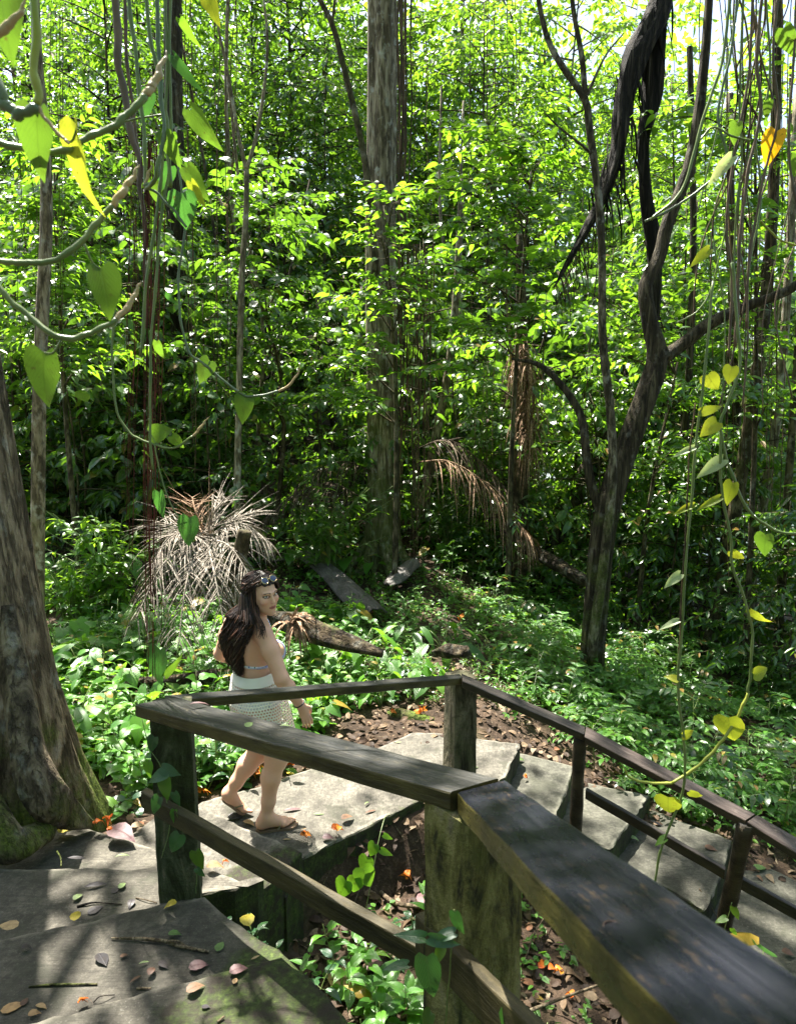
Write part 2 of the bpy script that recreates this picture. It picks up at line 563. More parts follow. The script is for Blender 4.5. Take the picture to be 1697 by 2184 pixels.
def wood_mat(name, top, top2, side, wear, rough=(.3, .6), axis=(1, 0)):
    """weathered plank; grain runs along the object's local X"""
    nt = NT(name)
    tc = nt.pos((2.2, 34, 34), obj=True)
    grain = nt.noise(tc, 1.0, 6.0, .65, .3)
    P = nt.pos(obj=True)
    big = nt.noise(nt.pos((3, 9, 9), obj=True), 1.2, 5.0, .65)
    spots = nt.noise(nt.pos((16, 52, 52), obj=True), 1.7, 5.0, .7)
    col = nt.mix(nt.maprange(grain, .40, .62), top, top2)
    col = nt.mix(nt.math('MULTIPLY', nt.maprange(spots, .54, .62), nt.maprange(big, .46, .60, 0, .8)), col, wear)
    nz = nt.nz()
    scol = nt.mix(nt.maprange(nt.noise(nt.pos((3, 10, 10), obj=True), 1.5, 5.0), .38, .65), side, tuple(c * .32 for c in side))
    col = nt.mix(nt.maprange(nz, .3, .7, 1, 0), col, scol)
    rg = nt.maprange(big, .35, .65, rough[0], rough[1])
    h = nt.math('ADD', grain, nt.math('MULTIPLY', spots, .4))
    return nt.done(nt.bsdf(col, rg, .28, nt.bump(h, .9, .009)))


M['wood_near'] = wood_mat('wood_near', (.006, .007, .011), (.018, .019, .025), (.060, .053, .012), (.055, .038, .024), (.16, .42))  # blue tint of the top puts the sky's sheen into the colour
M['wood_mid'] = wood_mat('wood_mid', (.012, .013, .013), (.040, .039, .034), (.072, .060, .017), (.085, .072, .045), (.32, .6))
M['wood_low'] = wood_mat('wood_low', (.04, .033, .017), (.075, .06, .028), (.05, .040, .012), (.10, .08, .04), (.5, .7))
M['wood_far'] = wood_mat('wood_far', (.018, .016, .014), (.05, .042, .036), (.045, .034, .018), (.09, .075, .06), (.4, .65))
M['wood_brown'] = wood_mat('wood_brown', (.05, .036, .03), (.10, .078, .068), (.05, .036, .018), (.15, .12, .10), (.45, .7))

# soil
nt = NT('soil')
P = nt.pos()
a = nt.noise(P, 2.2, 7.0, .65)
b = nt.noise(P, 30.0, 5.0, .7)
col = nt.ramp(a, [(.3, (.018, .012, .008)), (.55, (.05, .033, .021)), (.8, (.11, .075, .05))])
col = nt.mix(nt.maprange(b, .5, .75, 0, .7), col, (.15, .10, .065))
col = nt.mix(nt.maprange(nt.noise(P, 1.1, 5.0), .55, .72, 0, .6), col, (.03, .04, .012))
M['soil'] = nt.done(nt.bsdf(col, .92, .2, nt.bump(nt.math('ADD', a, nt.math('MULTIPLY', b, .6)), .9, .04)))
# river
nt = NT('river_water')
w = nt.noise(nt.pos((1, .5, 1)), 5.0, 4.0)
M['water'] = nt.done(nt.bsdf((.06, .075, .05), .12, .6, nt.bump(w, .25, .04)))
EXPOSURE = 2.4
# ------------------------------------------------------------------ ground, river
def gh(x, y):
    x = np.asarray(x, float)
    y = np.asarray(y, float)
    z = -.06 + .035 * fbm(x, y, 1.1) + .02 * fbm(x, y, 3.3, 4.0)
    L = sstep(5, -4, x)
    z = z + L * .15 * np.maximum(0, y - 8.5) + .10 * np.maximum(0, y - 16) * sstep(8, 2, x)
    z = z + .25 * fbm(x, y, .35, 2.0) * sstep(10, 16, y)
    D = np.maximum(0, x - .75)
    z = z - .36 * np.minimum(D, 1.5) - .21 * np.clip(D - 1.5, 0, 7.5)
    z = z - .5 * sstep(9.0, 10.5, x) * sstep(5, 9, y) * sstep(60, 40, y)
    edge = y - (3.95 + .62 * np.clip(x, -.6, .5))
    void = sstep(.12, -.1, edge) * sstep(-.95, -.5, x)
    z = z * (1 - void) + void * (-.42 - .13 * np.maximum(0, x - .4) + .05 * fbm(x, y, 2.4, 1.0))
    u_ = (x - 1.0) * .883 + (y - 4.55) * -.47
    v_ = (x - 1.0) * .47 + (y - 4.55) * .883
    z = z - .3 * sstep(.62, .50, np.abs(v_ + .06)) * sstep(-.5, -.2, u_)
    z = z + .26 * sstep(4.4, 2.9, y) * sstep(-1.0, -1.7, x)
    return z


def warp(n, lo, hi, c, fine):
    t = np.linspace(-1, 1, n)
    k = 4.2
    s = np.sinh(k * t) / np.sinh(k)
    a = np.where(s < 0, c + s * (c - lo), c + s * (hi - c))
    return a


gx = np.sort(np.unique(np.concatenate([np.linspace(-9, 10, 190), warp(70, -220, 220, 0, .1)])))
gy = np.sort(np.unique(np.concatenate([np.linspace(-2, 16, 180), warp(70, -60, 320, 6, .1)])))
X, Y = np.meshgrid(gx, gy)
Z = gh(X, Y)
mb = MB()
idx = np.arange(X.size).reshape(X.shape)
mb.add(np.stack([X, Y, Z], -1).reshape(-1, 3), np.stack([idx[:-1, :-1], idx[:-1, 1:], idx[1:, 1:], idx[1:, :-1]], -1).reshape(-1, 4))
tag(mb.build('ground', M['soil'], attr=False), kind='structure')
mb = MB()
rx = np.linspace(7.6, 40, 12)
ry = np.linspace(4, 90, 20)
X, Y = np.meshgrid(rx, ry)
idx = np.arange(X.size).reshape(X.shape)
mb.add(np.stack([X, Y, X * 0 - 2.25], -1).reshape(-1, 3), np.stack([idx[:-1, :-1], idx[:-1, 1:], idx[1:, 1:], idx[1:, :-1]], -1).reshape(-1, 4))
tag(mb.build('river', M['water'], attr=False), kind='structure')


# ------------------------------------------------------------------ concrete steps
def slab(name, poly, z, thick, mat, parent, seed=0, bev=.014):
    rng = np.random.default_rng(seed + 31)
    P = np.array([(p[0], p[1]) for p in poly], float)
    n = len(P)
    if sum(P[i][0] * P[(i + 1) % n][1] - P[(i + 1) % n][0] * P[i][1] for i in range(n)) < 0:
        P = P[::-1]
    out = []
    for i in range(n):
        a, b = P[i], P[(i + 1) % n]
        m = max(1, int(np.linalg.norm(b - a) / .045))
        for j in range(m):
            out.append(a + (b - a) * j / m)
    Q = np.array(out)
    m = len(Q)
    t = unit(np.roll(Q, -1, 0) - np.roll(Q, 1, 0))
    nrm = np.stack([t[:, 1], -t[:, 0]], 1)
    Q = Q + nrm * (rng.normal(0, .0035, m) + .004 * np.sin(np.arange(m) * .7 + seed))[:, None]
    zt = lambda q: z + .004 * fbm(q[:, 0], q[:, 1], 2.5, seed)
    rings = []
    for off, dz in ((-.03, 0), (-bev, -.0015), (-bev * .35, -bev * .35), (0, -bev), (.001 * 0, -.05), (0, -thick)):
        q = Q + nrm * (off + (rng.normal(0, .0025, m) if dz <= -bev * .3 else 0))[:, None] if not np.isscalar(off + (rng.normal(0, .0025, m) if dz <= -bev * .3 else 0)) else Q + nrm * off
        rings.append(np.column_stack([q, zt(q) + dz]))
    V = np.concatenate(rings)
    k = len(rings)
    ew = np.repeat([0, 1, 1, .6, 0, 0], m)
    idx = np.arange(k * m).reshape(k, m)
    nx = np.roll(idx, -1, 1)
    F = np.stack([idx[1:], nx[1:], nx[:-1], idx[:-1]], -1).reshape(-1, 4)
    b = MB()
    b.add(V, F, 0, ew)
    b.F.append(np.array([list(range(m))], np.int32))
    b.M.append(0)
    o = b.build(name, mat, parent, smooth=False)
    return o


def q2(*uvz):
    return [tuple(PZ(u, v, z)[:2]) for u, v, z in uvz]


up = thing('concrete_stairway', (-1.4, 2.4, .4), 'worn mossy concrete steps fanning down round the left rail post beside the big tree', 'stairs')
inv = lambda o: o


def step(poly, z, th, mat, par, seed, name='step'):
    o = slab(name, poly, z, th, mat, par, seed)
    o.matrix_parent_inverse = __import__('mathutils').Matrix.Translation(-Vector(par.location))
    return o


eL0 = PZ(116, 2166, .75); eR0 = PZ(503, 2059, .75)
d0 = (eR0 - eL0) / (eR0 - eL0)[0]
far0 = eL0 + d0 * (-2.7 - eL0[0])
c0 = [tuple(far0[:2]), tuple(eL0[:2]), tuple(eR0[:2])] + q2((600, 2040, .75), (655, 2076, .75), (700, 2120, .75), (752, 2190, .75)) + [(.0, 1.2), (-.1, .6), (-2.7, .6)]
step(c0, .75, .9, M['concrete_upper'], up, 1)
step([(-2.7, 1.25), (.06, 1.45), (.1, 1.1), (.0, -1.2), (-2.7, -1.2)], .92, .5, M['concrete_upper'], up, 7)
step([(-2.75, 1.93), (-1.521, 2.323), (-1.02, 2.494), (-.80, 2.56)] + q2((470, 1945, .6), (533, 1987, .6), (593, 2020, .6), (640, 2060, .6)) + [(-.3, 1.75), (-.6, 1.5), (-2.75, 1.2)], .6, .85, M['concrete_upper'], up, 2)
step([(-2.8, 2.93), (-1.886, 2.933), (-1.196, 2.939), (-.93, 2.93), (-.86, 2.6), (-.9, 2.2), (-2.8, 1.7)], .45, .5, M['concrete_upper'], up, 3)
step([(-2.3, 3.3), tuple(PZ(150, 1762, .3)[:2]), (-1.70, 3.462), (-1.351, 3.318), (-1.0, 3.16), (-.74, 3.03)] + q2((562, 1866, .3), (548, 1876, .3), (500, 1892, .3), (425, 1905, .3)) + [(-.9, 2.6), (-2.3, 2.6)], .3, .6, M['concrete_upper'], up, 4)
step([(-1.55, 3.62), (-1.40, 3.98), (-1.265, 3.925), (-.90, 3.695), (-.535, 3.475), (-.60, 3.34), (-.80, 2.98), (-1.3, 2.9), (-1.65, 3.4)], .15, .62, M['concrete_landing'], up, 5)
for o in up.children:
    pass

land = slab('landing', [(-1.45, 3.97), (-1.311, 4.205), (-.941, 4.397), (-.627, 4.626)] + q2((802, 1595, 0), (878, 1562, 0), (930, 1561, 0), (1002, 1572, 0), (1108, 1585, 0), (1078, 1658, 0)) + [(.62, 4.38), (.42, 4.36), (.179, 4.235), (-.199, 3.925), (-.56, 3.62), (-.6, 3.3), (-1.2, 3.5)], 0.0, .62, M['concrete_landing'], None, 6)
tag(land, 'sunlit concrete landing slab with broom marks, under the walking woman', 'landing')

lo = thing('concrete_stairway', (1.4, 4.4, -.6), 'lower concrete steps descending to the right behind the dark wooden handrail', 'stairs')
step(q2((1098, 1604, -.17), (1116, 1606, -.17), (1225, 1634, -.17), (1205, 1690, -.17), (1184, 1738, -.17)) + [(.98, 4.18), (.72, 4.18), (.60, 4.40), (.7, 4.9)], -.17, .5, M['concrete_lower'], lo, 11)
step(q2((1215, 1661, -.34), (1250, 1668, -.34), (1386, 1696, -.34), (1300, 1812, -.34), (1244, 1785, -.34)) + [(.95, 4.22), (1.0, 4.6)], -.34, .5, M['concrete_lower'], lo, 12)
step(q2((1370, 1720, -.51), (1386, 1724, -.51), (1559, 1792, -.51), (1534, 1881, -.51), (1500, 1941, -.51), (1408, 1884, -.51), (1297, 1826, -.51)) + [(1.35, 4.4), (1.6, 4.8)], -.51, .5, M['concrete_lower'], lo, 13)
step(q2((1545, 1815, -.68), (1590, 1826, -.68), (1760, 1905, -.68), (1790, 2150, -.68), (1697, 2087, -.68), (1553, 1990, -.68), (1500, 1960, -.68)), -.68, .5, M['concrete_lower'], lo, 14)


# ------------------------------------------------------------------ railings
def plank(name, A, B, A2, B2, th, mat, parent, seed=0, bev=.006, n=26, knots=0):
    A, B, A2, B2 = [np.array(p, float) for p in (A, B, A2, B2)]
    X = unit(B - A)
    Zl = unit(np.array([0, 0, 1.0]) - X * X[2])
    Yl = np.cross(Zl, X)
    Rm = np.stack([X, Yl, Zl], 0)
    rng = np.random.default_rng(seed)
    rows = []
    for i in range(n):
        t = i / (n - 1)
        p, q = A + (B - A) * t, A2 + (B2 - A2) * t
        w = np.linalg.norm(q - p)
        e = (q - p) / w
        b = bev
        prof = [(b, 0), (w / 3, .0004), (2 * w / 3, .0004), (w - b, 0), (w - b * .3, -b * .3), (w, -b), (w, -th + b), (w - b, -th), (b, -th), (0, -th + b), (0, -b), (b * .3, -b * .3)]
        sh = .0009 * math.sin(i * .8 + seed) + rng.normal(0, .0002)
        for s, d in prof:
            rows.append(p + e * (s + rng.normal(0, .0002)) + np.array([0, 0, d + sh * .6 + rng.normal(0, .0002)]) + e * sh)
    V = (np.array(rows) - A) @ Rm.T
    k = 12
    idx = np.arange(n * k).reshape(n, k)
    nx = np.roll(idx, -1, 1)
    F = np.stack([idx[:-1], nx[:-1], nx[1:], idx[1:]], -1).reshape(-1, 4)
    if np.dot(np.cross(B - A, A2 - A), [0, 0, 1]) > 0:
        pass
    b_ = MB()
    b_.add(V, F)
    b_.F += [np.array([list(range(k))[::-1]], np.int32), np.array([list(range((n - 1) * k, n * k))], np.int32)]
    b_.M += [0, 0]
    o = b_.build(name, mat, None, smooth=False, attr=False)
    bm_fix(o)
    from mathutils import Matrix
    mw = Matrix(((X[0], Yl[0], Zl[0], A[0]), (X[1], Yl[1], Zl[1], A[1]), (X[2], Yl[2], Zl[2], A[2]), (0, 0, 0, 1)))
    if parent is not None:
        o.parent = parent
        o.matrix_parent_inverse = Matrix.Translation(-Vector(parent.location))
    o.matrix_basis = mw
    return o


def bm_fix(o):
    import bmesh
    bm = bmesh.new()
    bm.from_mesh(o.data)
    bmesh.ops.recalc_face_normals(bm, faces=bm.faces)
    bm.to_mesh(o.data)
    bm.free()


def cpost(name, cx, cy, z0, z1, side, rot, mat, parent, seed=0, taper=1.0):
    """square cast concrete post, chipped edges"""
    rng = np.random.default_rng(seed)
    n = 30
    k = 28
    rows = []
    a = np.arange(k) * 2 * math.pi / k + math.pi / 4
    for i in range(n):
        t = i / (n - 1)
        h = side / 2 * (taper + (1 - taper) * t)
        ca, sa = np.cos(a), np.sin(a)
        m = 1 / (np.abs(ca) ** 14 + np.abs(sa) ** 14) ** (1 / 14)
        x, y = ca * m * h, sa * m * h
        jit = 1 + .018 * np.sin(a * 3 + t * 9 + seed) * np.sin(t * 14 + a) + rng.normal(0, .007, k)
        chip = (rng.random(k) < .02) * .03
        jit = jit - chip
        rows.append(np.column_stack([x * jit, y * jit, np.full(k, z0 + (z1 - z0) * t)]))
    V = np.concatenate(rows)
    c, s = math.cos(rot), math.sin(rot)
    V = np.column_stack([cx + V[:, 0] * c - V[:, 1] * s, cy + V[:, 0] * s + V[:, 1] * c, V[:, 2]])
    idx = np.arange(n * k).reshape(n, k)
    nx = np.roll(idx, -1, 1)
    b = MB()
    b.add(V - np.array(parent.location), np.stack([idx[:-1], nx[:-1], nx[1:], idx[1:]], -1).reshape(-1, 4))
    b.F += [np.array([list(range(k))[::-1]], np.int32), np.array([list(range((n - 1) * k, n * k))], np.int32)]
    b.M += [0, 0]
    return b.build(name, mat, parent, smooth=False, attr=False)


R1 = thing('handrail', (-.4, 2.1, .4), 'near wooden handrail with dark plank top on two mossy square concrete posts', 'railing')
zL, zC = 1.375, 1.60
A = PZ(288, 1503, zL); B = PZ(959, 1690, zC); A2 = PZ(378, 1487, zL); B2 = PZ(1062, 1660, zC)
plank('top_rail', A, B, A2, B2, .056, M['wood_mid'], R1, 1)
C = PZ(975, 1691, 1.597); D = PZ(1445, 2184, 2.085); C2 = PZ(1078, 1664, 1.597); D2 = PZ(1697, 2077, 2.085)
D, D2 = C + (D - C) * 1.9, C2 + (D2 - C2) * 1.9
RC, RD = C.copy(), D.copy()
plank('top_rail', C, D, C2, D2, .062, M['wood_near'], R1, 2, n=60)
cpost('concrete_post', -.985, 2.80, .42, 1.325, .172, math.radians(14), M['post_green'], R1, 1, 1.06)
cpost('concrete_post', .212, 1.735, -.6, 1.54, .205, math.radians(40), M['post_olive'], R1, 2, 1.04)
# lower boards
a = PY(300, 1688, 2.72); b = PY(905, 2030, 1.83)
b = a + (b - a) * 1.03
wv = unit(np.cross(b - a, [0, 0, 1])) * -.038
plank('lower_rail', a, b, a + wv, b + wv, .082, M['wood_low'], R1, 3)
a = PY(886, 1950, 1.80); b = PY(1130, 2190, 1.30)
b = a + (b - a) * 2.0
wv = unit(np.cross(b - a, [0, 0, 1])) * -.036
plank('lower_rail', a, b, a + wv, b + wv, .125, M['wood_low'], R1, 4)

R2 = thing('handrail', (.9, 4.1, 0), 'far dark handrail running past the landing and down the lower steps', 'railing')
fx, fy, fz = .425, 4.40, .835
E_ = PZ(398, 1499, 1.345)
A = PZ(352, 1494, 1.345); B = PZ(984, 1446, .855); A2 = PZ(352, 1482, 1.345); B2 = PZ(980, 1437, .855)
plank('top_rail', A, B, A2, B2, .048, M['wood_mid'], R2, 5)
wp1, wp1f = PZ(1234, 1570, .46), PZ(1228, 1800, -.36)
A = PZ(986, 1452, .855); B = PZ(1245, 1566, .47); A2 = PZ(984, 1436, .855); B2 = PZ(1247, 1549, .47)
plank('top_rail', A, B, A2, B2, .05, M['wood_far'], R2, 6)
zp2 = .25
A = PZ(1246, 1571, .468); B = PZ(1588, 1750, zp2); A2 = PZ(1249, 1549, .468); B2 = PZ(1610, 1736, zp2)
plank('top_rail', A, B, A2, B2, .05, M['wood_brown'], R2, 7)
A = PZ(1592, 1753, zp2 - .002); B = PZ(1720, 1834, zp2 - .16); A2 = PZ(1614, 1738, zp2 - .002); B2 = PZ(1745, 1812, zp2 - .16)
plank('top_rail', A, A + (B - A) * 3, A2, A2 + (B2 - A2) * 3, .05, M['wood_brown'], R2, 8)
cpost('concrete_post', fx, fy, -.3, .80, .172, math.radians(22), M['post_grey'], R2, 3, 1.05)


def wpost(p, q, r, mat, parent, seed):
    b = MB()
    pts = np.array([p + (q - p) * t for t in np.linspace(0, 1, 14)])
    rng = np.random.default_rng(seed)
    pts[1:-1, :2] += rng.normal(0, .003, (12, 2))
    add_tube(b, pts - np.array(parent.location), r, 12, lambda i, a: 1 + .06 * np.sin(a * 2 + i) + rng.normal(0, .02, len(a)))
    return b.build('wooden_post', mat, parent, smooth=True, attr=False)


wpost(PZ(1225, 1815, -.45), PZ(1236, 1566, .44), .043, M['wood_far'], R2, 1)
p2t = PZ(1590, 1752, zp2 - .02)
wpost(PZ(1530, 2030, -.80), p2t, .047, M['wood_far'], R2, 2)
p3 = np.array([2.75, 2.9, -.1])
a = PZ(1248, 1684, .09); b = PZ(1545, 1855, -.16)
wv = unit(np.cross(b - a, [0, 0, 1])) * -.035
plank('lower_rail', a, b, a + wv, b + wv, .07, M['wood_far'], R2, 9)
a2 = PZ(1580, 1873, -.18); b2 = PZ(1697, 1938, -.32)
b2 = a2 + (b2 - a2) * 2.2
plank('lower_rail', a2, b2, a2 + wv, b2 + wv, .078, M['wood_far'], R2, 10)

# countersunk bolts on the rails
nt = NT('rust_bolt')
M['bolt'] = nt.done(nt.bsdf((.03, .02, .016), .5, .5, None, Metallic=.7))
M['bolt_head'] = None


def bolt(at, r, parent):
    b = MB()
    c = np.array(at) - np.array(parent.location)
    n_ = 20
    an_ = np.arange(n_ + 1) * 2 * math.pi / n_
    add_tube(b, np.array([c + [math.cos(a) * r, math.sin(a) * r * .9, .0] for a in an_]), r * .16, 6, None, 0, 0, False)
    add_tube(b, [c + [0, 0, -.004], c + [0, 0, .0015]], r * .45, 12, None, 0)
    b.build('bolt', M['bolt'], parent, attr=False)


for u_, v_, t_ in ((1306, 1978, .36), (1040, 1700, .02)):
    # height of the sloping plank top under this sight line
    z_ = 1.6
    for _ in range(12):
        p_ = PZ(u_, v_, z_)
        f_ = np.dot(p_[:2] - C[:2] if False else p_[:2] - RC[:2], RD[:2] - RC[:2]) / np.dot(RD[:2] - RC[:2], RD[:2] - RC[:2])
        z_ = RC[2] + f_ * (RD[2] - RC[2]) + .001
    bolt(PZ(u_, v_, z_), .011, R1)
# ------------------------------------------------------------------ trees
TREES = 'trees'


def branch_sprays(mbL, mbB, axis, z0, z1, R, nb, leafL, leafW, rng, tpl=LEAF2, twigs=8, lpt=9, up=.25, droop=.5, shape=None, tilt=.8, mat=0, rnd=None):
    """sprays of leaves on side twigs of branches that leave the trunk line axis(z)->xyz"""
    for k in range(nb):
        t = (k + rng.random()) / nb
        z = z0 + (z1 - z0) * t
        o = axis(z)
        az = k * 2.4 + rng.random() * 1.3
        Lb = R * (shape(t) if shape else (1 - .55 * t)) * rng.uniform(.55, 1.1)
        d = np.array([math.cos(az), math.sin(az), up + rng.normal(0, .15)])
        d = unit(d)
        s = np.linspace(0, 1, 7)[:, None]
        bend = np.array([rng.normal(0, .12), rng.normal(0, .12), -droop * rng.uniform(.4, 1.2)])
        pts = o + d * Lb * s + bend * Lb * s ** 2 * .6
        add_tube(mbB, pts, [.016 * Lb / 2 + .004, .002], 4, None, 0, 0, False)
        side = unit(np.cross(d, [0, 0, 1]))
        for j in range(twigs):
            u = .22 + .78 * (j + rng.random()) / twigs
            i = u * 6
            i0 = min(int(i), 5)
            b = pts[i0] + (pts[i0 + 1] - pts[i0]) * (i - i0)
            bd = unit(pts[i0 + 1] - pts[i0])
            sg = 1 if j % 2 else -1
            td = unit(bd * rng.uniform(.4, .9) + side * sg * rng.uniform(.5, 1) + np.array([0, 0, rng.normal(-.1, .45)]))
            tl = min(Lb * .42, leafL * lpt * .42) * rng.uniform(.6, 1.15)
            if j == twigs - 1:
                td = bd
            q = b + td * tl
            m = np.array([0, 0, -.1 * tl])
            if tl > .42:
                add_tube(mbB, [b, (b + q) / 2 + m * .3, q + m], [.0045, .0015], 3, None, 0, 0, False)
            n = max(3, int(lpt * rng.uniform(.7, 1.2)))
            w = np.linspace(.18, 1, n)
            P = b + td * tl * w[:, None] + m * (w ** 2)[:, None]
            ts = unit(np.cross(td, [0, 0, 1]))
            sgn = np.where(np.arange(n) % 2, 1, -1)[:, None]
            D = td * .75 + ts * sgn * rng.uniform(.5, 1.0, (n, 1)) + rng.normal(0, .22, (n, 3)) + np.array([0, 0, -.5])
            N = np.array([0, 0, 1.0]) + rng.normal(0, tilt, (n, 3))
            LL = leafL * rng.uniform(.6, 1.2, n)
            leaves(mbL, P, D, N, LL, LL * leafW * rng.uniform(.85, 1.15, n), tpl, mat, rng.random(n) if rnd is None else np.clip(rng.normal(rnd, .18, n), 0, 1))


def under_tree(seed, H, R, z0, nb, leafL, leafW, lm, bark='bark_twig', tpl=LEAF2, twigs=8, lpt=9, r0=.05, up=.25, droop=.5, lean=.1, shape=None, tilt=.8, nstem=1):
    rng = np.random.default_rng(seed)
    L, B = MB(), MB()
    for st in range(nstem):
        c = rng.normal(0, lean, (4, 2)).cumsum(0)
        c[0] = 0
        c = c + (rng.normal(0, .12, 2) if nstem > 1 else 0)
        zz = np.linspace(-.3, H, 4)
        P = catmull(np.column_stack([c, zz]), 14)
        add_tube(B, P, [r0, r0 * .75, .008], 7, lambda i, a: 1 + .07 * np.sin(a * 2 + i), 0)
        ax = lambda z, P=P: np.array([np.interp(z, P[:, 2], P[:, 0]), np.interp(z, P[:, 2], P[:, 1]), z])
        branch_sprays(L, B, ax, z0, H * .99, R, nb // nstem, leafL, leafW, rng, tpl, twigs, lpt, up, droop, shape, tilt)
    root = thing('forest_tree', (0, 0, -500), 'tree', 'tree')
    B.build('trunk', M[bark], root)
    L.build('crown', M[lm], root, smooth=False)
    return root


egg = lambda t: .55 + .75 * math.sin(math.pi * min(1, t * .9 + .1)) * (1 - .25 * t)
PROTO = {
    'a': under_tree(1, 9, 2.0, .8, 62, .17, .42, 'leaf_mid', shape=egg),
    'b': under_tree(2, 11, 2.3, 1.5, 64, .15, .46, 'leaf_dark', shape=egg, bark='bark_dark'),
    'c': under_tree(3, 7, 1.7, .4, 54, .14, .42, 'leaf_dark', shape=egg),
    'd': under_tree(4, 12, 2.4, 2.5, 62, .17, .46, 'leaf_lite', shape=egg, bark='bark_pale'),
    'e': under_tree(5, 5, 1.5, .2, 48, .15, .38, 'leaf_mid', shape=egg, nstem=3, r0=.025),
    'f': under_tree(6, 10, 2.1, 1.0, 62, .13, .5, 'leaf_mid', shape=egg, tilt=.9),
    'g': under_tree(7, 3.2, 1.2, .15, 36, .16, .36, 'leaf_dark', shape=egg, nstem=3, r0=.018),
    'i': under_tree(9, 6.5, 1.8, .3, 30, .30, .42, 'leaf_dark', shape=egg, tpl=OVATE, twigs=5, lpt=6, nstem=2, r0=.03),
    'j': under_tree(10, 9, 1.9, 1.0, 60, .085, .36, 'leaf_lite', shape=egg, lpt=14),
    'h': under_tree(8, 13, 2.8, 4.0, 60, .18, .46, 'leaf_lite', shape=egg, bark='bark_grey', r0=.09),
}


def forest(spots, label, group, rng, first={}):
    for (k, x, y, s) in spots:
        p = PROTO[k]
        z = float(gh(x, y))
        if p.name not in first:
            first[p.name] = 1
            o = p
            o.location = (x, y, z)
            o.rotation_euler = (0, 0, rng.uniform(0, 6.28))
            o.scale = (s, s, s)
            o['label'], o['group'] = label, group
        else:
            dup(p, (x, y, z), rng.uniform(0, 6.28), s, label, group, (rng.normal(0, .05), rng.normal(0, .05)))


def trunk_light(x, y):
    """keep the sun's way to the tall trunk and the clearing free"""
    return abs((x + .25) * .862 + (y - 10.5) * .508) > 1.7 or y > 16.5


def scatter(n, xr, yr, kinds, rng, s=(.75, 1.25), mind=1.0, keep=None):
    """x given as a fraction of the view's half width at that distance"""
    out = []
    tries = 0
    while len(out) < n and tries < n * 60:
        tries += 1
        y = rng.uniform(*yr)
        x = rng.uniform(*xr) * (y * .60 + .8)
        if keep and not keep(x, y):
            continue
        if x > 8.2 and y > 4:
            continue
        if any((x - a[1]) ** 2 + (y - a[2]) ** 2 < mind ** 2 for a in out):
            continue
        out.append((kinds[rng.integers(len(kinds))], x, y, rng.uniform(*s)))
    return out


rg = np.random.default_rng(21)
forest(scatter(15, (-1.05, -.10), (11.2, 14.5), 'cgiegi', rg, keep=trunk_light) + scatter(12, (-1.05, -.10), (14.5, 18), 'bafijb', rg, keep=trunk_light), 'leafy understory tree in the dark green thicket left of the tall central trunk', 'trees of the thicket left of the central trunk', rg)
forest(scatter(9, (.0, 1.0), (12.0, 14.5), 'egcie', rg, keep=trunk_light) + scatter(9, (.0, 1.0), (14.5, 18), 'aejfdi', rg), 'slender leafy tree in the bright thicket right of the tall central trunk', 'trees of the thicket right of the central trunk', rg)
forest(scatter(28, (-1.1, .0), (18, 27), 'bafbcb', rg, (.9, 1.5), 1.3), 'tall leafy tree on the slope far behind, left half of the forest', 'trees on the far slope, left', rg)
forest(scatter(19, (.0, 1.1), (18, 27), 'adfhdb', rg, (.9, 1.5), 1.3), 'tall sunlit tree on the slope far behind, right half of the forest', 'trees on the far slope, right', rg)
forest([('e', 3.2, 10.6, .8), ('g', 4.3, 9.9, 1.0), ('e', 5.3, 10.6, 1.0), ('a', 4.8, 11.4, .8), ('g', 5.9, 9.0, 1.1), ('g', 5.0, 8.2, .8), ('c', 5.9, 7.6, .62), ('e', 6.6, 8.2, .85)],
       'bushy sapling on the bank between the dark forked tree and the river', 'saplings on the river bank', rg)

forest([('i', -1.3, 10.9, .62), ('i', -2.7, 10.2, .6), ('i', -3.6, 11.0, .75), ('i', -5.0, 10.6, .7), ('i', -1.9, 11.8, .9), ('i', -4.4, 12.2, .95), ('g', -.9, 11.4, 1.0), ('i', -5.9, 11.8, .9)],
       'large-leaved shrub in deep shade at the foot of the left thicket', 'large-leaved shrubs under the left thicket', rg)
forest([('i', 1.1, 11.4, .6), ('i', 2.3, 11.6, .75), ('i', .5, 12.4, .8), ('g', 1.7, 11.0, .8), ('i', 3.3, 12.0, .9), ('i', 4.4, 11.6, .8)],
       'large-leaved shrub in shade behind the snag at the back of the clearing', 'large-leaved shrubs behind the snag', rg)

# far woods: one mass
far = MB()
fb = MB()
r9 = np.random.default_rng(5)
n = 30000
yy = r9.uniform(28, 46, n)
xx = r9.uniform(-1.25, 1.25, n) * (yy * .6 + 2)
zz = gh(xx, yy) + r9.uniform(0, 1, n) ** .8 * 24
cl = fbm(xx, zz, .8, 3.0) + fbm(yy, zz, .9, 7.0)
k = cl > -.3
P = np.column_stack([xx, yy, zz])[k]
n = len(P)
leaves(far, P, rand_unit(n, r9) * np.array([1, 1, .5]), np.array([0, 0, 1.0]) + r9.normal(0, .6, (n, 3)), r9.uniform(.28, .6, n), r9.uniform(.16, .3, n), LEAF2, 0, r9.random(n))
for i in range(70):
    y = r9.uniform(28, 44)
    x = r9.uniform(-1.1, 1.1) * y * .6
    z = float(gh(x, y))
    add_tube(far, catmull([(x, y, z - .3), (x + r9.normal(0, .4), y, z + 8), (x + r9.normal(0, 1), y, z + 18)], 8), [.2, .12, .05], 6, None, 1, 0.0)
tag(far.build('far_forest', [M['leaf_lite'], M['bark_twig']], smooth=False), 'bright far forest closing the view behind the trees', 'forest', kind='stuff')

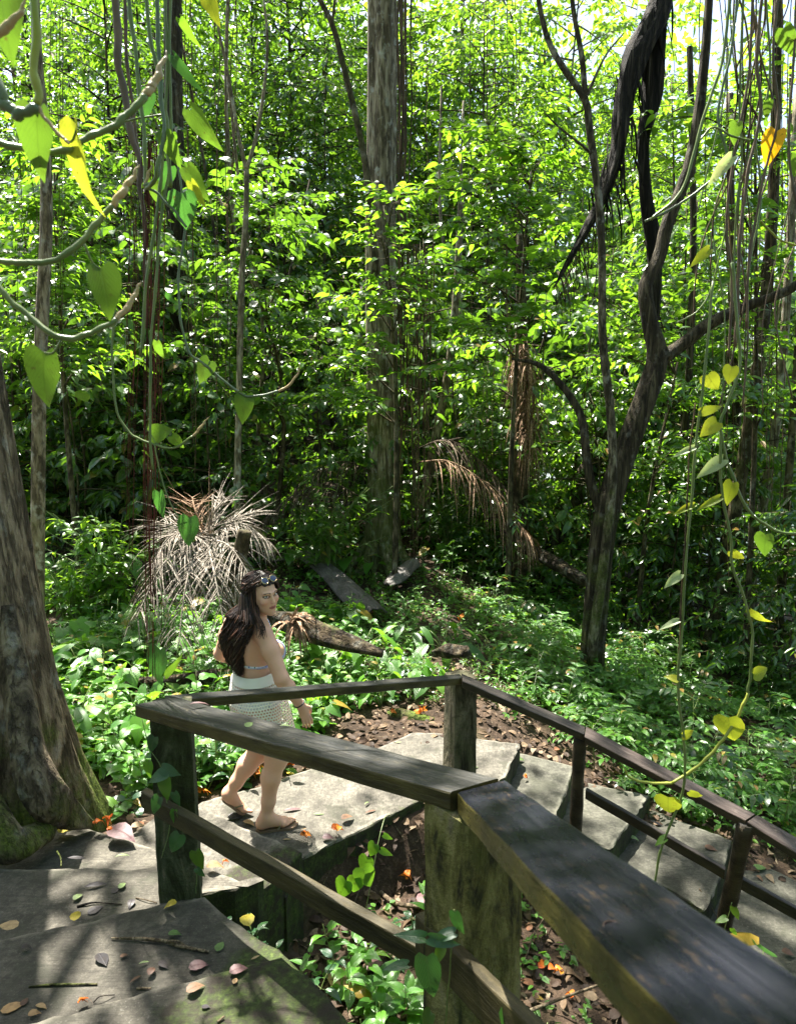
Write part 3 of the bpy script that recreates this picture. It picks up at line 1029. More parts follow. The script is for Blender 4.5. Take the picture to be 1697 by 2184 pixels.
# unseen woods behind the viewer: one mass, added to block sky light
sf = MB()
n = 15000
az = r9.uniform(-2.1, 2.1, n)
rad_ = r9.uniform(5.5, 13, n)
xx, yy = np.sin(az) * rad_ * 1.1, 1.0 - np.cos(az) * rad_
zz = gh(xx, yy) + r9.uniform(0, 1, n) * 15
kk = (fbm(xx * 1.3, zz, .6, 3.0) + fbm(yy, zz, .7, 1.0) > -.45) & (yy < 3.2)
P = np.column_stack([xx, yy, zz])[kk]
n = len(P)
leaves(sf, P, rand_unit(n, r9) * np.array([1, 1, .5]), np.array([0, 0, 1.0]) + r9.normal(0, .6, (n, 3)), r9.uniform(.35, .6, n), r9.uniform(.2, .3, n), LEAF2, 0, r9.random(n))
tag(sf.build('unseen_forest', M['leaf_dark'], smooth=False), 'unseen woods behind the viewer, added to block sky light', 'forest', kind='stuff')


# ---- trees one can tell apart
def trunk_path(uvy, zend=None):
    pts = [PY(u, v, y) for u, v, y in uvy]
    return pts


def rough(seed, amp=.06, lob=3):
    rg_ = np.random.default_rng(seed)
    ph = rg_.uniform(0, 6, 6)
    return lambda i, a: 1 + amp * (np.sin(a * lob + ph[0] + i * .13) + .6 * np.sin(a * (lob + 2) + ph[1] - i * .21) + .4 * np.sin(a * 7 + ph[2] + i * .5))


def solo(name, label, base):
    return thing(name, tuple(float(b) for b in base), label, 'tree')


def put(mb, name, mats, root, smooth=True):
    off = np.array(root.location, dtype=np.float32)
    mb.V = [v - off for v in mb.V]
    return mb.build(name, mats, root, smooth)


def high_crown(center, R, H, n_cl, per, leafL, lm, root, seed, gap=.0):
    """canopy made of leaf clumps at the ends of limbs"""
    rng = np.random.default_rng(seed)
    L, B = MB(), MB()
    for k in range(n_cl):
        d = rng.normal(size=3)
        d /= np.linalg.norm(d)
        c = np.array(center) + d * np.array([R, R, H]) * rng.uniform(.35, 1) ** .6
        add_tube(B, catmull([np.array(center) - [0, 0, H * 1.1], (np.array(center) + c) / 2 + rng.normal(0, .25, 3) - [0, 0, H * .3], c], 8), [.05, .012], 4, None, 0, 0, False)
        m = int(per * rng.uniform(.6, 1.3))
        P = c + rng.normal(0, 1, (m, 3)) * np.array([.55, .55, .22]) * rng.uniform(.7, 1.3)
        LL = leafL * rng.uniform(.7, 1.25, m)
        leaves(L, P, rng.normal(0, 1, (m, 3)) * [1, 1, .4], np.array([0, 0, 1.0]) + rng.normal(0, .5, (m, 3)), LL, LL * .45, LEAF2, 0, rng.random(m))
    put(B, 'limb', M['bark_twig'], root)
    put(L, 'crown', M[lm], root, False)


# the big buttressed tree at the left edge
T = solo('buttressed_tree', 'massive buttressed trunk with mossy roots at the left edge of the steps', (-2.55, 3.75, .1))
b = MB()
zz = np.concatenate([np.linspace(-.4, 3, 40), np.linspace(3.3, 11, 18)])
rr = np.interp(zz, [-.4, .15, .5, 1.0, 1.6, 2.2, 3.0, 6, 11], [.80, .66, .575, .505, .45, .41, .375, .34, .26])
P = np.column_stack([-2.58 - .03 * np.maximum(0, zz - 2), 3.75 + 0 * zz, zz])
tr = np.interp(zz, [-.4, .4, 1.2, 3, 11], [.75, .6, .45, .3, .12])


def lob(i, a):
    f = tr[i]
    tw = zz[i] * .16
    g = np.abs(np.sin((a + tw) * 2.5 + .6)) ** .7 - .5 + .35 * np.sin(a * 3 + 1.0 + tw * 2)
    return 1 + f * .46 * g + .018 * np.sin(a * 23 + zz[i] * 2) + .012 * np.sin(a * 37 + 3 * zz[i])


add_tube(b, P, rr, 120, lob, 0)
put(b, 'trunk', M['bark_left'], T)
for pts, rad in (([(18, 1290, 3.40), (28, 1400, 3.34), (45, 1500, 3.28), (58, 1600, 3.22), (76, 1662, 3.2), (104, 1706, 3.24), (150, 1740, 3.36), (198, 1760, 3.44)], [.03, .065, .072, .08, .095, .10, .07, .02]),
                 ([(-60, 1720, 3.05), (10, 1800, 3.0), (60, 1792, 3.1), (92, 1775, 3.2), (112, 1758, 3.3)], [.12, .09, .07, .06, .03])):
    b = MB()
    add_tube(b, catmull([PY(*p) for p in pts], 26), rad, 14, rough(len(pts), .09), 0)
    put(b, 'root', M['bark_root'], T)
high_crown((-3.1, 5.8, 9.8), 2.8, 1.4, 20, 85, .17, 'leaf_mid', T, 3)  # unseen crown, set off towards the sun to shade the steps

# the tall straight trunk in the middle
T = solo('tall_tree', 'tall straight grey trunk rising in the middle of the clearing', PY(815, 1215, 10.5))
b = MB()
zz = np.concatenate([np.linspace(-.5, 1.2, 14), np.linspace(1.5, 17, 46)])
c0 = PY(815, 1215, 10.5)
rr = np.interp(zz - c0[2], [-.5, 0, .35, 1.0, 2.4, 6, 17], [.40, .31, .26, .232, .222, .20, .17])
x0, x1 = c0[0], PY(812, 0, 10.5)[0]
z1 = PY(812, 0, 10.5)[2]
P = np.column_stack([x0 + (x1 - x0) * (zz - c0[2]) / (z1 - c0[2]) + .02 * np.sin(zz), 10.5 + 0 * zz, zz])
fl = np.interp(zz - c0[2], [-.5, 0, .8, 17], [.3, .22, .09, .05])
add_tube(b, P, rr, 40, lambda i, a: 1 + fl[i] * (np.sin(a * 4 + .5) + .5 * np.sin(a * 7 + zz[i] * .4)) + .025 * np.sin(a * 13 + zz[i]), 0)
put(b, 'trunk', M['bark_grey'], T)
for az, ln in ((-.4, 1.0), (-2.2, .9), (-1.3, .7), (3.3, .9)):
    b = MB()
    d = np.array([math.cos(az), math.sin(az), 0])
    pts = [c0 + [0, 0, .45] + d * .2, c0 + [0, 0, .15] + d * .42, c0 + d * (.42 + ln * .4), c0 + d * (.42 + ln) - [0, 0, .12]]
    add_tube(b, catmull(pts, 14), [.11, .09, .05, .02], 10, rough(int(ln * 10), .1), 0)
    put(b, 'root', M['bark_grey'], T)
high_crown((-.7, 8.9, 11.5), 2.4, 1.0, 20, 80, .17, 'leaf_mid', T, 4)  # unseen crown piece, placed sunward to dapple the lower steps
high_crown((1.9, 11.6, 12.5), 3.0, 1.2, 13, 90, .2, 'leaf_mid', T, 5)  # second unseen piece, placed to keep the right bank in shade


def limbtree(name, label, trunks, bark, crown=None):
    base = PY(*trunks[0][0][0])
    T = solo(name, label, base)
    b = MB()
    for j, (pts, rad) in enumerate(trunks):
        Q = catmull([PY(*p) for p in pts], 30)
        if j == 0:
            Q = np.vstack([Q[0] - [0, 0, .4], Q])
        add_tube(b, Q, rad, 14, rough(j + len(pts), .07), 0)
    put(b, 'trunk', M[bark], T)
    if crown:
        for kw in crown:
            high_crown(root=T, **kw)
    return T


Y4 = 7.7
limbtree('forked_tree', 'dark leaning trunk that forks into two heavy limbs, right of the clearing', [
    ([(1262, 1405, Y4), (1272, 1280, Y4), (1287, 1130, Y4), (1322, 995, 7.75), (1372, 860, 7.8), (1402, 765, 7.85), (1386, 690, 7.9), (1376, 610, 7.95), (1405, 550, 8), (1424, 470, 8), (1470, 350, 8.0), (1500, 150, 8), (1520, -150, 8)],
     [.15, .135, .13, .13, .125, .125, .095, .08, .075, .07, .06, .05, .035]),
    ([(1396, 770, 7.85), (1440, 745, 7.8), (1513, 689, 7.75), (1588, 654, 7.7), (1700, 606, 7.6), (1800, 500, 7.6)], [.09, .075, .065, .055, .05, .03]),
    ([(1290, 1130, 7.7), (1255, 1010, 7.75), (1235, 880, 7.9), (1160, 785, 8.1), (1090, 765, 8.3)], [.05, .05, .045, .035, .012])],
    'bark_dark', [dict(center=(5.3, 7.9, 10.6), R=2.2, H=1.3, n_cl=16, per=90, leafL=.16, lm='leaf_mid', seed=8)])
limbtree('slim_tree', 'slim mottled trunk twined against the dark forked tree', [
    ([(1264, 1370, 7.5), (1290, 1180, 7.5), (1306, 1010, 7.55), (1300, 870, 7.6), (1284, 720, 7.6), (1283, 560, 7.6), (1275, 420, 7.6), (1255, 270, 7.6), (1245, 210, 7.6), (1190, 130, 7.6), (1160, 60, 7.6), (1138, -60, 7.6)],
     [.06, .055, .05, .046, .043, .04, .038, .036, .033, .028, .02]),
    ([(1248, 215, 7.6), (1240, 120, 7.6), (1222, 20, 7.6), (1215, -80, 7.6)], [.03, .02]),
    ([(1262, 330, 7.6), (1240, 190 + 120, 7.5), (1190, 270, 7.4), (1160, 240, 7.4)], [.016, .006]),
    ([(1250, 205, 7.6), (1290, 120, 7.6), (1330, 70, 7.6)], [.016, .006])], 'bark_slim')
limbtree('sapling', 'pale lichen-spotted sapling just behind the buttressed trunk', [
    ([(80, 1050 + 330, 6.0), (84, 900, 6.0), (90, 700, 6.0), (100, 480, 6.0), (96, 300, 6.0), (80, 120, 6.0), (74, -60, 6.0)], [.06, .055, .05, .045, .04, .03])], 'bark_pale')
limbtree('sapling', 'thin pale sapling that splits into a high Y, left of the tall trunk', [
    ([(506, 1060, 9.0), (511, 830, 9.0), (516, 600, 9.0), (524, 470, 9.0), (526, 362, 9.0)], [.05, .04, .038, .035, .03]),
    ([(525, 364, 9.0), (507, 280, 9.0), (487, 160, 9.0), (462, 40, 9.0), (450, -60, 9)], [.024, .012]),
    ([(526, 364, 9.0), (549, 280, 9.0), (566, 170, 9.0), (570, 70, 9.0), (556, -50, 9)], [.024, .012])], 'bark_pale')
limbtree('sapling', 'slanting thin grey sapling that meets the tall trunk from the upper left', [
    ([(800, 560, 10.1), (785, 400, 10.1), (770, 300, 10.1), (735, 150, 10.1), (708, 50, 10.1), (670, -20, 10.1)], [.05, .045, .04, .03]),
    ([(709, 48, 10.1), (716, -30, 10.1)], [.02, .012])], 'bark_twig')
limbtree('understory_trunk', 'dark reddish trunk deep in shade left of the clearing', [
    ([(398, 985, 13), (396, 850, 13), (388, 700, 13), (380, 500, 13), (372, 250, 13), (368, -80, 13)], [.24, .2, .19, .18, .16, .14])], 'bark_dark')
limbtree('understory_trunk', 'mossy snag draped with a hanging dead palm frond, right of the tall trunk', [
    ([(1102, 1185, 10.4), (1106, 1050, 10.4), (1112, 900, 10.4), (1112, 780, 10.4), (1112, 660, 10.4), (1108, 500, 10.4)], [.15, .12, .11, .11, .08, .05])], 'bark_twig')
limbtree('understory_trunk', 'thin pale trunk leaning right just beyond the tall trunk', [
    ([(906, 1060, 11.5), (921, 970, 11.5), (945, 850, 11.6), (960, 760, 11.7), (975, 600, 11.8), (985, 380, 11.8)], [.09, .075, .07, .06, .05])], 'bark_pale')
limbtree('understory_trunk', 'thick dark trunk sloping up to the right between the snag and the forked tree', [
    ([(1188, 1135, 11.4), (1215, 1070, 11.5), (1255, 1000, 11.7), (1300, 900, 12), (1345, 760, 12.3)], [.2, .18, .16, .12, .05])], 'bark_dark')
for lab, pts, rad, bk in (
    ('bare dark trunk at the right, nearest the river, thick at its foot', [(1510, 1395, 9.4), (1535, 1270, 9.4), (1572, 1050, 9.4), (1600, 880, 9.4), (1632, 640, 9.4), (1650, 380, 9.4), (1660, -60, 9.4)], [.13, .10, .085, .08, .07, .05], 'bark_twig'),
    ('slim mottled trunk between two darker ones on the right bank', [(1590, 1330, 10.2), (1612, 1150, 10.2), (1655, 900, 10.2), (1680, 600, 10.2), (1700, 200, 10.2)], [.09, .07, .06, .05], 'bark_pale'),
    ('thin dark trunk left of the other bank trunks', [(1425, 1170, 10.5), (1452, 1000, 10.5), (1470, 760, 10.5), (1478, 480, 10.5), (1470, 100, 10.5)], [.07, .055, .05, .04], 'bark_dark'),
    ('dark trunk just behind the nearest bank trunk', [(1545, 1300, 10.8), (1556, 1100, 10.8), (1570, 860, 10.8), (1560, 560, 10.8), (1555, 200, 10.8)], [.09, .075, .06, .05], 'bark_dark'),
    ('thin straight pole-like trunk near the right edge of the frame', [(1655, 1420, 9.0), (1668, 1200, 9.0), (1690, 900, 9.0), (1705, 650, 9.0)], [.06, .05, .04], 'bark_twig')):
    limbtree('bank_tree', lab, [(pts, rad)], bk)
# lesser poles standing in the thicket
rp = np.random.default_rng(77)
proto_pole = None
for i in range(26):
    u = rp.uniform(880, 1690) if i < 17 else rp.uniform(60, 760)
    y = rp.uniform(11.5, 17)
    x = (u - 848) / FPX * y
    if x > 8:
        continue
    z = float(gh(x, y))
    if i < 6:
        b = MB()
        c = rp.normal(0, .16, (5, 2)).cumsum(0)
        c[0] = 0
        add_tube(b, catmull(np.column_stack([c, np.linspace(-.3, 8, 5)]), 16), [.045, .035, .03, .02], 7, rough(i, .06), 0)
        T = thing('pole_tree', (x, y, z), 'thin bare pole-like stem standing in the thicket', 'tree', 'thin bare stems in the thicket')
        b.build('trunk', M[('bark_twig', 'bark_pale', 'bark_dark')[i % 3]], T)
        proto_pole = (proto_pole or []) + [T]
    else:
        dup(proto_pole[i % 6], (x, y, z), rp.uniform(0, 6), rp.uniform(.7, 1.3), None, None, (rp.normal(0, .16), rp.normal(0, .16)))
# ------------------------------------------------------------------ undergrowth
def strips(mb, base, d, length, width, grav, n=6, mat=0, rnd=None, rng=RNG):
    """thin drooping leaflets; each a folded ribbon bent by gravity"""
    base = np.atleast_2d(base).astype(float)
    m = len(base)
    d = unit(np.broadcast_to(d, (m, 3)).astype(float))
    length = np.broadcast_to(length, (m,)).astype(float)
    width = np.broadcast_to(width, (m,)).astype(float)
    grav = np.broadcast_to(grav, (m,)).astype(float)
    pts = [base]
    cur, dd = base.copy(), d.copy()
    for i in range(n):
        dd = unit(dd + np.array([0, 0, -1.0]) * (grav / n)[:, None] + rng.normal(0, .03, (m, 3)))
        cur = cur + dd * (length / n)[:, None]
        pts.append(cur)
    P = np.stack(pts, 1)
    side = unit(np.cross(d, np.array([0, 0, 1.0]) + rng.normal(0, .5, (m, 3))))
    prof = np.interp(np.linspace(0, 1, n + 1), [0, .2, .6, 1], [.5, 1, .8, .08])
    A = P + side[:, None] * (width[:, None] * prof)[:, :, None] * .5
    B = P - side[:, None] * (width[:, None] * prof)[:, :, None] * .5
    C = P + np.array([0, 0, -.25]) * (width[:, None] * prof)[:, :, None]
    V = np.stack([A, C, B], 2).reshape(m, -1, 3)
    k = (n + 1) * 3
    f = []
    for i in range(n):
        a = i * 3
        f += [(a, a + 1, a + 4, a + 3), (a + 1, a + 2, a + 5, a + 4)]
    F = (np.arange(m)[:, None, None] * k + np.array(f)[None]).reshape(-1, 4)
    mb.add(V.reshape(-1, 3), F, mat, np.repeat(rng.random(m) if rnd is None else np.full(m, rnd), k))


def herb(seed, pairs, leafL, wr, h, lm, tpl=OVATE, stems=1, spread=.0, droop=-.12):
    rng = np.random.default_rng(seed)
    b = MB()
    for s in range(stems):
        bx = rng.normal(0, spread, 2)
        hh = h * rng.uniform(.7, 1.1)
        top = np.array([bx[0] * 1.8 + rng.normal(0, .03), bx[1] * 1.8 + rng.normal(0, .03), hh])
        pts = catmull([(0, 0, -.04), (bx[0], bx[1], .02), ((bx[0] + top[0]) / 2 + .01, (bx[1] + top[1]) / 2, hh * .55), top], 8)
        add_tube(b, pts, [.0035, .002], 5, None, 1, .5)
        for j in range(pairs):
            t = .3 + .7 * (j + .6) / pairs
            o = pts[min(7, int(t * 7))]
            az = j * 1.57 + rng.normal(0, .3)
            for sg in (0, math.pi):
                a = az + sg + rng.normal(0, .15)
                up = droop + .45 * t + rng.normal(0, .12)
                D = np.array([math.cos(a), math.sin(a), up])
                Ls = leafL * (1.15 - .45 * t) * rng.uniform(.75, 1.15)
                pe = o + unit(D + [0, 0, .25]) * Ls * .22
                add_tube(b, [o, pe], .0014, 3, None, 1, .5, False)
                leaves(b, [pe], D, np.array([0, 0, 1.0]) + rng.normal(0, .22, 3), Ls, Ls * wr, tpl, 0)
    return b, lm


def arum(seed, n, leafL, h, lm, wr=.78, tpl=HEART):
    rng = np.random.default_rng(seed)
    b = MB()
    for j in range(n):
        a = j * 2.4 + rng.normal(0, .3)
        hh = h * rng.uniform(.55, 1.1)
        r = h * rng.uniform(.35, .7)
        tip = np.array([math.cos(a) * r, math.sin(a) * r, hh])
        add_tube(b, catmull([(0, 0, -.02), (tip[0] * .4, tip[1] * .4, hh * .7), tip], 8), [.006, .003], 6, None, 1, .5)
        Ls = leafL * rng.uniform(.7, 1.15)
        D = np.array([math.cos(a), math.sin(a), -.55 + rng.normal(0, .25)])
        leaves(b, [tip], D, np.array([0, 0, 1.0]) + rng.normal(0, .25, 3), Ls, Ls * wr, tpl, 0)
    return b, lm


def pinnate(seed, n, leaflet, h, lm, npair=5, wr=.38):
    rng = np.random.default_rng(seed)
    b = MB()
    add_tube(b, [(0, 0, -.03), (.01, 0, h * .6), (.02, .01, h)], [.004, .002], 5, None, 1, .5)
    for j in range(n):
        a = j * 2.4 + rng.normal(0, .3)
        o = np.array([.01, 0, h * (.35 + .65 * (j + .5) / n)])
        Lr = leaflet * npair * .62
        d = np.array([math.cos(a), math.sin(a), .35 + rng.normal(0, .12)])
        pts = catmull([o, o + d * Lr * .5, o + d * Lr + [0, 0, -.3 * Lr]], 8)
        add_tube(b, pts, [.0018, .001], 3, None, 1, .5, False)
        side = unit(np.cross(d, [0, 0, 1]))
        for q in range(npair):
            p = pts[2 + int(5 * q / max(1, npair - 1))]
            for sg in (1, -1):
                leaves(b, [p], d * .45 + side * sg + [0, 0, -.2 + rng.normal(0, .15)], np.array([0, 0, 1.0]) + rng.normal(0, .2, 3), leaflet * rng.uniform(.8, 1.1), leaflet * wr, LANCE, 0)
        leaves(b, [pts[-1]], d + [0, 0, -.4], np.array([0, 0, 1.0]) + rng.normal(0, .2, 3), leaflet, leaflet * wr, LANCE, 0)
    return b, lm


def plant_proto(name, spec):
    b, lm = spec
    o = b.build(name, [M[lm], M['stem_green']], None, smooth=True)
    o.location = (0, 0, -500)
    return o


PL = {}
for i in range(4):
    PL['herb%d' % i] = plant_proto('leafy_herb', herb(40 + i, 3 + i % 2, .125, .56, .26 + .04 * i, 'leaf_ground', OVATE, 3, .06))
    PL['dark%d' % i] = plant_proto('leafy_herb', herb(60 + i, 3, .13, .52, .24, ('leaf_blue', 'leaf_ground')[i % 2], HEART if i % 2 else OVATE, 3, .07))
    PL['pin%d' % i] = plant_proto('pinnate_seedling', pinnate(80 + i, 4 + i % 3, .085, .26 + .05 * i, ('leaf_ground', 'leaf_dark')[i % 2]))
    PL['lance%d' % i] = plant_proto('grassy_herb', herb(90 + i, 5, .075, .26, .17, 'leaf_mid', LANCE, 5, .07, .1))
for i in range(3):
    PL['arum%d' % i] = plant_proto('arum_plant', arum(70 + i, 7, .19, .32, 'leaf_ground'))
    PL['blade%d' % i] = plant_proto('broad_blade_plant', arum(75 + i, 7, .36, .34, 'leaf_ground', .27, OVATE))
PUSED = {}


def plants(keys, pts, label, group, cat, rng, s=(.7, 1.25), sink=0.0):
    for (x, y, *zz) in pts:
        k = keys[rng.integers(len(keys))]
        p = PL[k]
        z = zz[0] if zz else float(gh(x, y)) - sink
        sc = rng.uniform(*s)
        if k not in PUSED:
            PUSED[k] = 1
            o = p
            o.location, o.rotation_euler, o.scale = (x, y, z), (rng.normal(0, .1), rng.normal(0, .1), rng.uniform(0, 6.3)), (sc,) * 3
        else:
            o = dup(p, (x, y, z), rng.uniform(0, 6.3), sc, None, None, (rng.normal(0, .12), rng.normal(0, .12)))
        tag(o, label, cat, group)


def pick(n, xr, yr, rng, keep=None, mind=.16):
    out = []
    t = 0
    while len(out) < n and t < n * 40:
        t += 1
        x, y = rng.uniform(*xr), rng.uniform(*yr)
        if keep and not keep(x, y):
            continue
        if any((x - a) ** 2 + (y - c) ** 2 < mind ** 2 for a, c in out):
            continue
        out.append((x, y))
    return out


def off_path(x, y):
    if y < 4.35 + .56 * (x + 1.31) + .12 and x < .3 and y < 5.4:          # landing and steps
        return False
    if -.6 < x < 1.1 and y < 5.75 - .25 * abs(x):                         # trodden earth behind the landing
        return False
    if x >= .3 and y < 5.42 - .42 * (x - .9):
        return False
    if (x + 2.55) ** 2 + (y - 3.75) ** 2 < .95 ** 2:
        return False
    if (x + .25) ** 2 + (y - 10.5) ** 2 < .3:
        return False
    return True


rg = np.random.default_rng(33)
plants(['herb0', 'herb1', 'herb2', 'herb3'], pick(150, (-3.6, -.5), (4.1, 8.2), rg, off_path, .17), 'small leafy herb with paired oval leaves in the bed left of the landing', 'oval-leaved herbs left of the landing', 'plant', rg, (.8, 1.35))
plants(['arum0', 'arum1', 'arum2'], pick(34, (-3.4, -.6), (4.5, 8.6), rg, off_path, .35), 'arum plant with heart-shaped leaves in the bed behind the walking woman', 'arum plants behind the woman', 'plant', rg, (.7, 1.1))
plants(['blade0', 'blade1', 'blade2'], [(-2.55, 5.2), (-2.2, 5.8), (-.75, 6.3), (-.35, 6.7), (-3.0, 6.4), (-1.2, 7.6), (.1, 7.3), (.5, 7.0)], 'plant with broad upright blade leaves in the sunny bed', 'broad-bladed plants in the bed', 'plant', rg, (.8, 1.25))
plants(['dark0', 'dark1', 'dark2', 'dark3'], pick(34, (-1.75, -1.1), (3.95, 5.0), rg, lambda x, y: off_path(x, y), .13), 'dark green herb hugging the foot of the buttressed trunk', 'dark herbs by the buttressed trunk', 'plant', rg, (.8, 1.2))
plants(['dark0', 'dark1', 'dark2', 'dark3', 'herb1'], pick(26, (-.42, .55), (2.3, 4.1), rg, lambda x, y: y < 3.7 + .7 * x - .05 and (x - .21) ** 2 + (y - 1.73) ** 2 > .1 and x > -.5 + .25 * (2.6 - y), .15),
       'dark leafy plant growing in the pit between the landing and the near post', 'plants in the pit under the handrail', 'plant', rg, (.7, 1.15))
plants(['pin0', 'pin1', 'pin2', 'pin3'], pick(180, (1.2, 6.5), (4.9, 9.6), rg, off_path, .2), 'seedling with feathery paired leaflets on the shady bank right of the clearing', 'feathery seedlings on the right bank', 'plant', rg, (.8, 1.5))
plants(['herb0', 'lance0', 'lance1', 'herb2', 'lance2', 'lance3'], pick(190, (-.7, 3.2), (5.8, 9.8), rg, off_path, .17), 'low sunlit herb in the clearing in front of the tall trunk', 'low herbs of the clearing', 'plant', rg, (.7, 1.2))
plants(['herb0', 'herb1', 'dark0', 'pin1', 'arum0'], pick(110, (-6, 3.5), (9.6, 13), rg, off_path, .3), 'shaded leafy herb at the back of the clearing below the thicket', 'herbs at the back of the clearing', 'plant', rg, (.9, 1.7))
plants(['herb1', 'herb3', 'arum1', 'dark2'], pick(40, (-6, -3.3), (6.0, 9.6), rg, off_path, .3), 'tall leafy herb at the far left behind the buttressed trunk', 'herbs behind the buttressed trunk', 'plant', rg, (1.0, 1.8))
plants(['arum0', 'dark1', 'arum2', 'herb3'], [(1.55, 3.45), (1.72, 3.3), (1.95, 3.2), (2.15, 3.05), (1.3, 3.72), (2.0, 2.95), (1.1, 3.8), (2.3, 3.0), (1.8, 3.05), (2.45, 2.75)], 'green plant with pointed leaves beside the lower steps, below the wooden post', 'plants beside the lower steps', 'plant', rg, (.6, .95))

plants(['dark0', 'dark2', 'herb1', 'dark1'], [(-.80, 2.66, .12), (-.72, 2.72, .1), (-.66, 2.80, .12), (-.60, 2.70, .0), (-.55, 2.78, .0), (-.52, 2.62, -.1), (-.47, 2.75, -.1), (-.62, 2.58, .12)], 'dark creeping herb on the mossy ledge right of the left rail post', 'ledge herbs by the left rail post', 'plant', rg, (.5, .8))

plants(['herb0', 'herb2', 'dark0', 'arum1', 'herb3'], [(x_, y_) for x_, y_ in pick(34, (-1.15, .25), (5.65, 6.35), rg, None, .14) if not (x_ > -.1 and y_ < 5.8)], 'leafy herb growing against the mossy log to the right of the woman', 'herbs along the mossy log', 'plant', rg, (.7, 1.1))
plants(['lance0', 'herb1', 'lance2', 'herb0'], [tuple(PZ(u_, v_, .05)[:2]) for u_, v_ in ((640, 1240), (665, 1262), (700, 1285), (735, 1308), (770, 1318), (610, 1222), (720, 1292), (820, 1300), (835, 1312), (690, 1300))], 'low herb growing along the front edge of the grey palm spathe', 'herbs by the grey spathe', 'plant', rg, (.8, 1.2))

# bright bushes of the left and middle
for lab, u, v, y, s, n, lm, pL in (
    ('bright sunlit bush of long leaves at the left, above the fallen palm crown', 235, 1120, 8.4, 1.0, 46, 'leaf_lite', .2),
    ('smaller bright bush behind the pale sapling at the left', 135, 1090, 8.0, .7, 26, 'leaf_lite', .18),
    ('leafy shrub with hanging oval leaves just left of the tall trunk', 700, 1120, 9.6, 1.15, 44, 'leaf_mid', .19),
    ('green shrub in shade right of the tall trunk foot', 960, 1110, 11.0, .9, 30, 'leaf_dark', .16)):
    p = PY(u, v, y)
    p[2] = float(gh(p[0], p[1]))
    root = thing('bush', tuple(p), lab, 'bush')
    rng = np.random.default_rng(int(u))
    L, B = MB(), MB()
    for k in range(n):
        a = rng.uniform(0, 6.28)
        h = s * rng.uniform(.45, 1.5)
        r = s * rng.uniform(.15, .95)
        tip = np.array([math.cos(a) * r, math.sin(a) * r * .7, h])
        pts = catmull([(math.cos(a) * .05, math.sin(a) * .05, 0), tip * [.35, .35, .65], tip], 8)
        add_tube(B, pts, [.008, .003], 4, None, 0, .5, False)
        m = rng.integers(7, 13)
        t = rng.uniform(.35, 1, m)
        o = pts[(t * 7).astype(int)]
        az = a + rng.normal(0, 1.3, m)
        D = np.column_stack([np.cos(az), np.sin(az), rng.uniform(-.6, .35, m)])
        LL = pL * rng.uniform(.7, 1.2, m)
        leaves(L, o, D, np.array([0, 0, 1.0]) + rng.normal(0, .3, (m, 3)), LL, LL * .3, LANCE, 0)
    B.build('stems', M['stem_green'], root)
    L.build('foliage', M[lm], root)

# layered sprays of the small trees that lean into the clearing
def spray_tree(lab, base, H, tips, lm, leafL, seed, wr=.42):
    rng = np.random.default_rng(seed)
    base = np.array(base, float)
    root = thing('young_tree', tuple(base), lab, 'tree')
    L, B = MB(), MB()
    P = catmull([(0, 0, -.3), (rng.normal(0, .12), .1, H * .5), (rng.normal(0, .25), .2, H)], 16)
    add_tube(B, P, [.045, .03, .015], 8, rough(seed, .05), 0)
    for (u, v, y) in tips:
        q = PY(u, v, y) - base
        z0 = min(H * .96, max(.4, q[2] - .35))
        o = np.array([np.interp(z0, P[:, 2], P[:, 0]), np.interp(z0, P[:, 2], P[:, 1]), z0])
        pts = catmull([o, (o + q) / 2 + [0, 0, .18], q], 10)
        add_tube(B, pts, [.014, .004], 5, None, 0, 0, False)
        for j in range(7):
            t = .3 + .7 * j / 6
            b = pts[min(9, int(t * 9))]
            d0 = unit(pts[-1] - pts[0])
            side = unit(np.cross(d0, [0, 0, 1]))
            for sg in ((1, -1) if j < 6 else (0,)):
                td = unit(d0 * .7 + side * sg + [0, 0, rng.normal(-.05, .18)])
                tl = rng.uniform(.3, .62)
                add_tube(B, [b, b + td * tl], [.004, .0015], 3, None, 0, 0, False)
                m = 8
                w = np.linspace(.2, 1, m)[:, None]
                PP = b + td * tl * w - np.array([0, 0, .12 * tl]) * w ** 2
                ts = unit(np.cross(td, [0, 0, 1]))
                s2 = np.where(np.arange(m) % 2, 1, -1)[:, None]
                LL = leafL * rng.uniform(.65, 1.2, m)
                leaves(L, PP, td * .7 + ts * s2 + rng.normal(0, .25, (m, 3)) + [0, 0, -.25], np.array([0, 0, 1.0]) + rng.normal(0, .45, (m, 3)), LL, LL * wr, OVATE, 0)
    put(B, 'trunk', M['bark_twig'], root) if False else B.build('trunk', M['bark_twig'], root)
    L.build('crown', M[lm], root)


spray_tree('young tree with tiered leafy sprays right of the tall trunk', (1.55, 9.4, float(gh(1.55, 9.4))), 6.0,
           [(870, 560, 8.6), (935, 470, 8.8), (1010, 600, 8.6), (1120, 560, 8.8), (1010, 700, 8.6), (900, 690, 8.7), (1180, 660, 8.9), (1090, 440, 9.0), (980, 380, 9.0), (1210, 480, 9.2), (880, 400, 9), (1060, 310, 9.2), (1150, 350, 9.3), (950, 270, 9.3), (900, 790, 8.9)], 'leaf_mid', .17, 1)
spray_tree('young tree with leaf sprays reaching in front of the tall trunk', (-.05, 9.3, float(gh(-.05, 9.3))), 5.2,
           [(830, 600, 8.8), (740, 640, 8.9), (760, 720, 8.7), (880, 640, 8.9), (690, 780, 8.8), (850, 430, 9.0), (640, 850, 9.0), (730, 850, 8.8), (800, 505, 8.9)], 'leaf_mid', .15, 2)
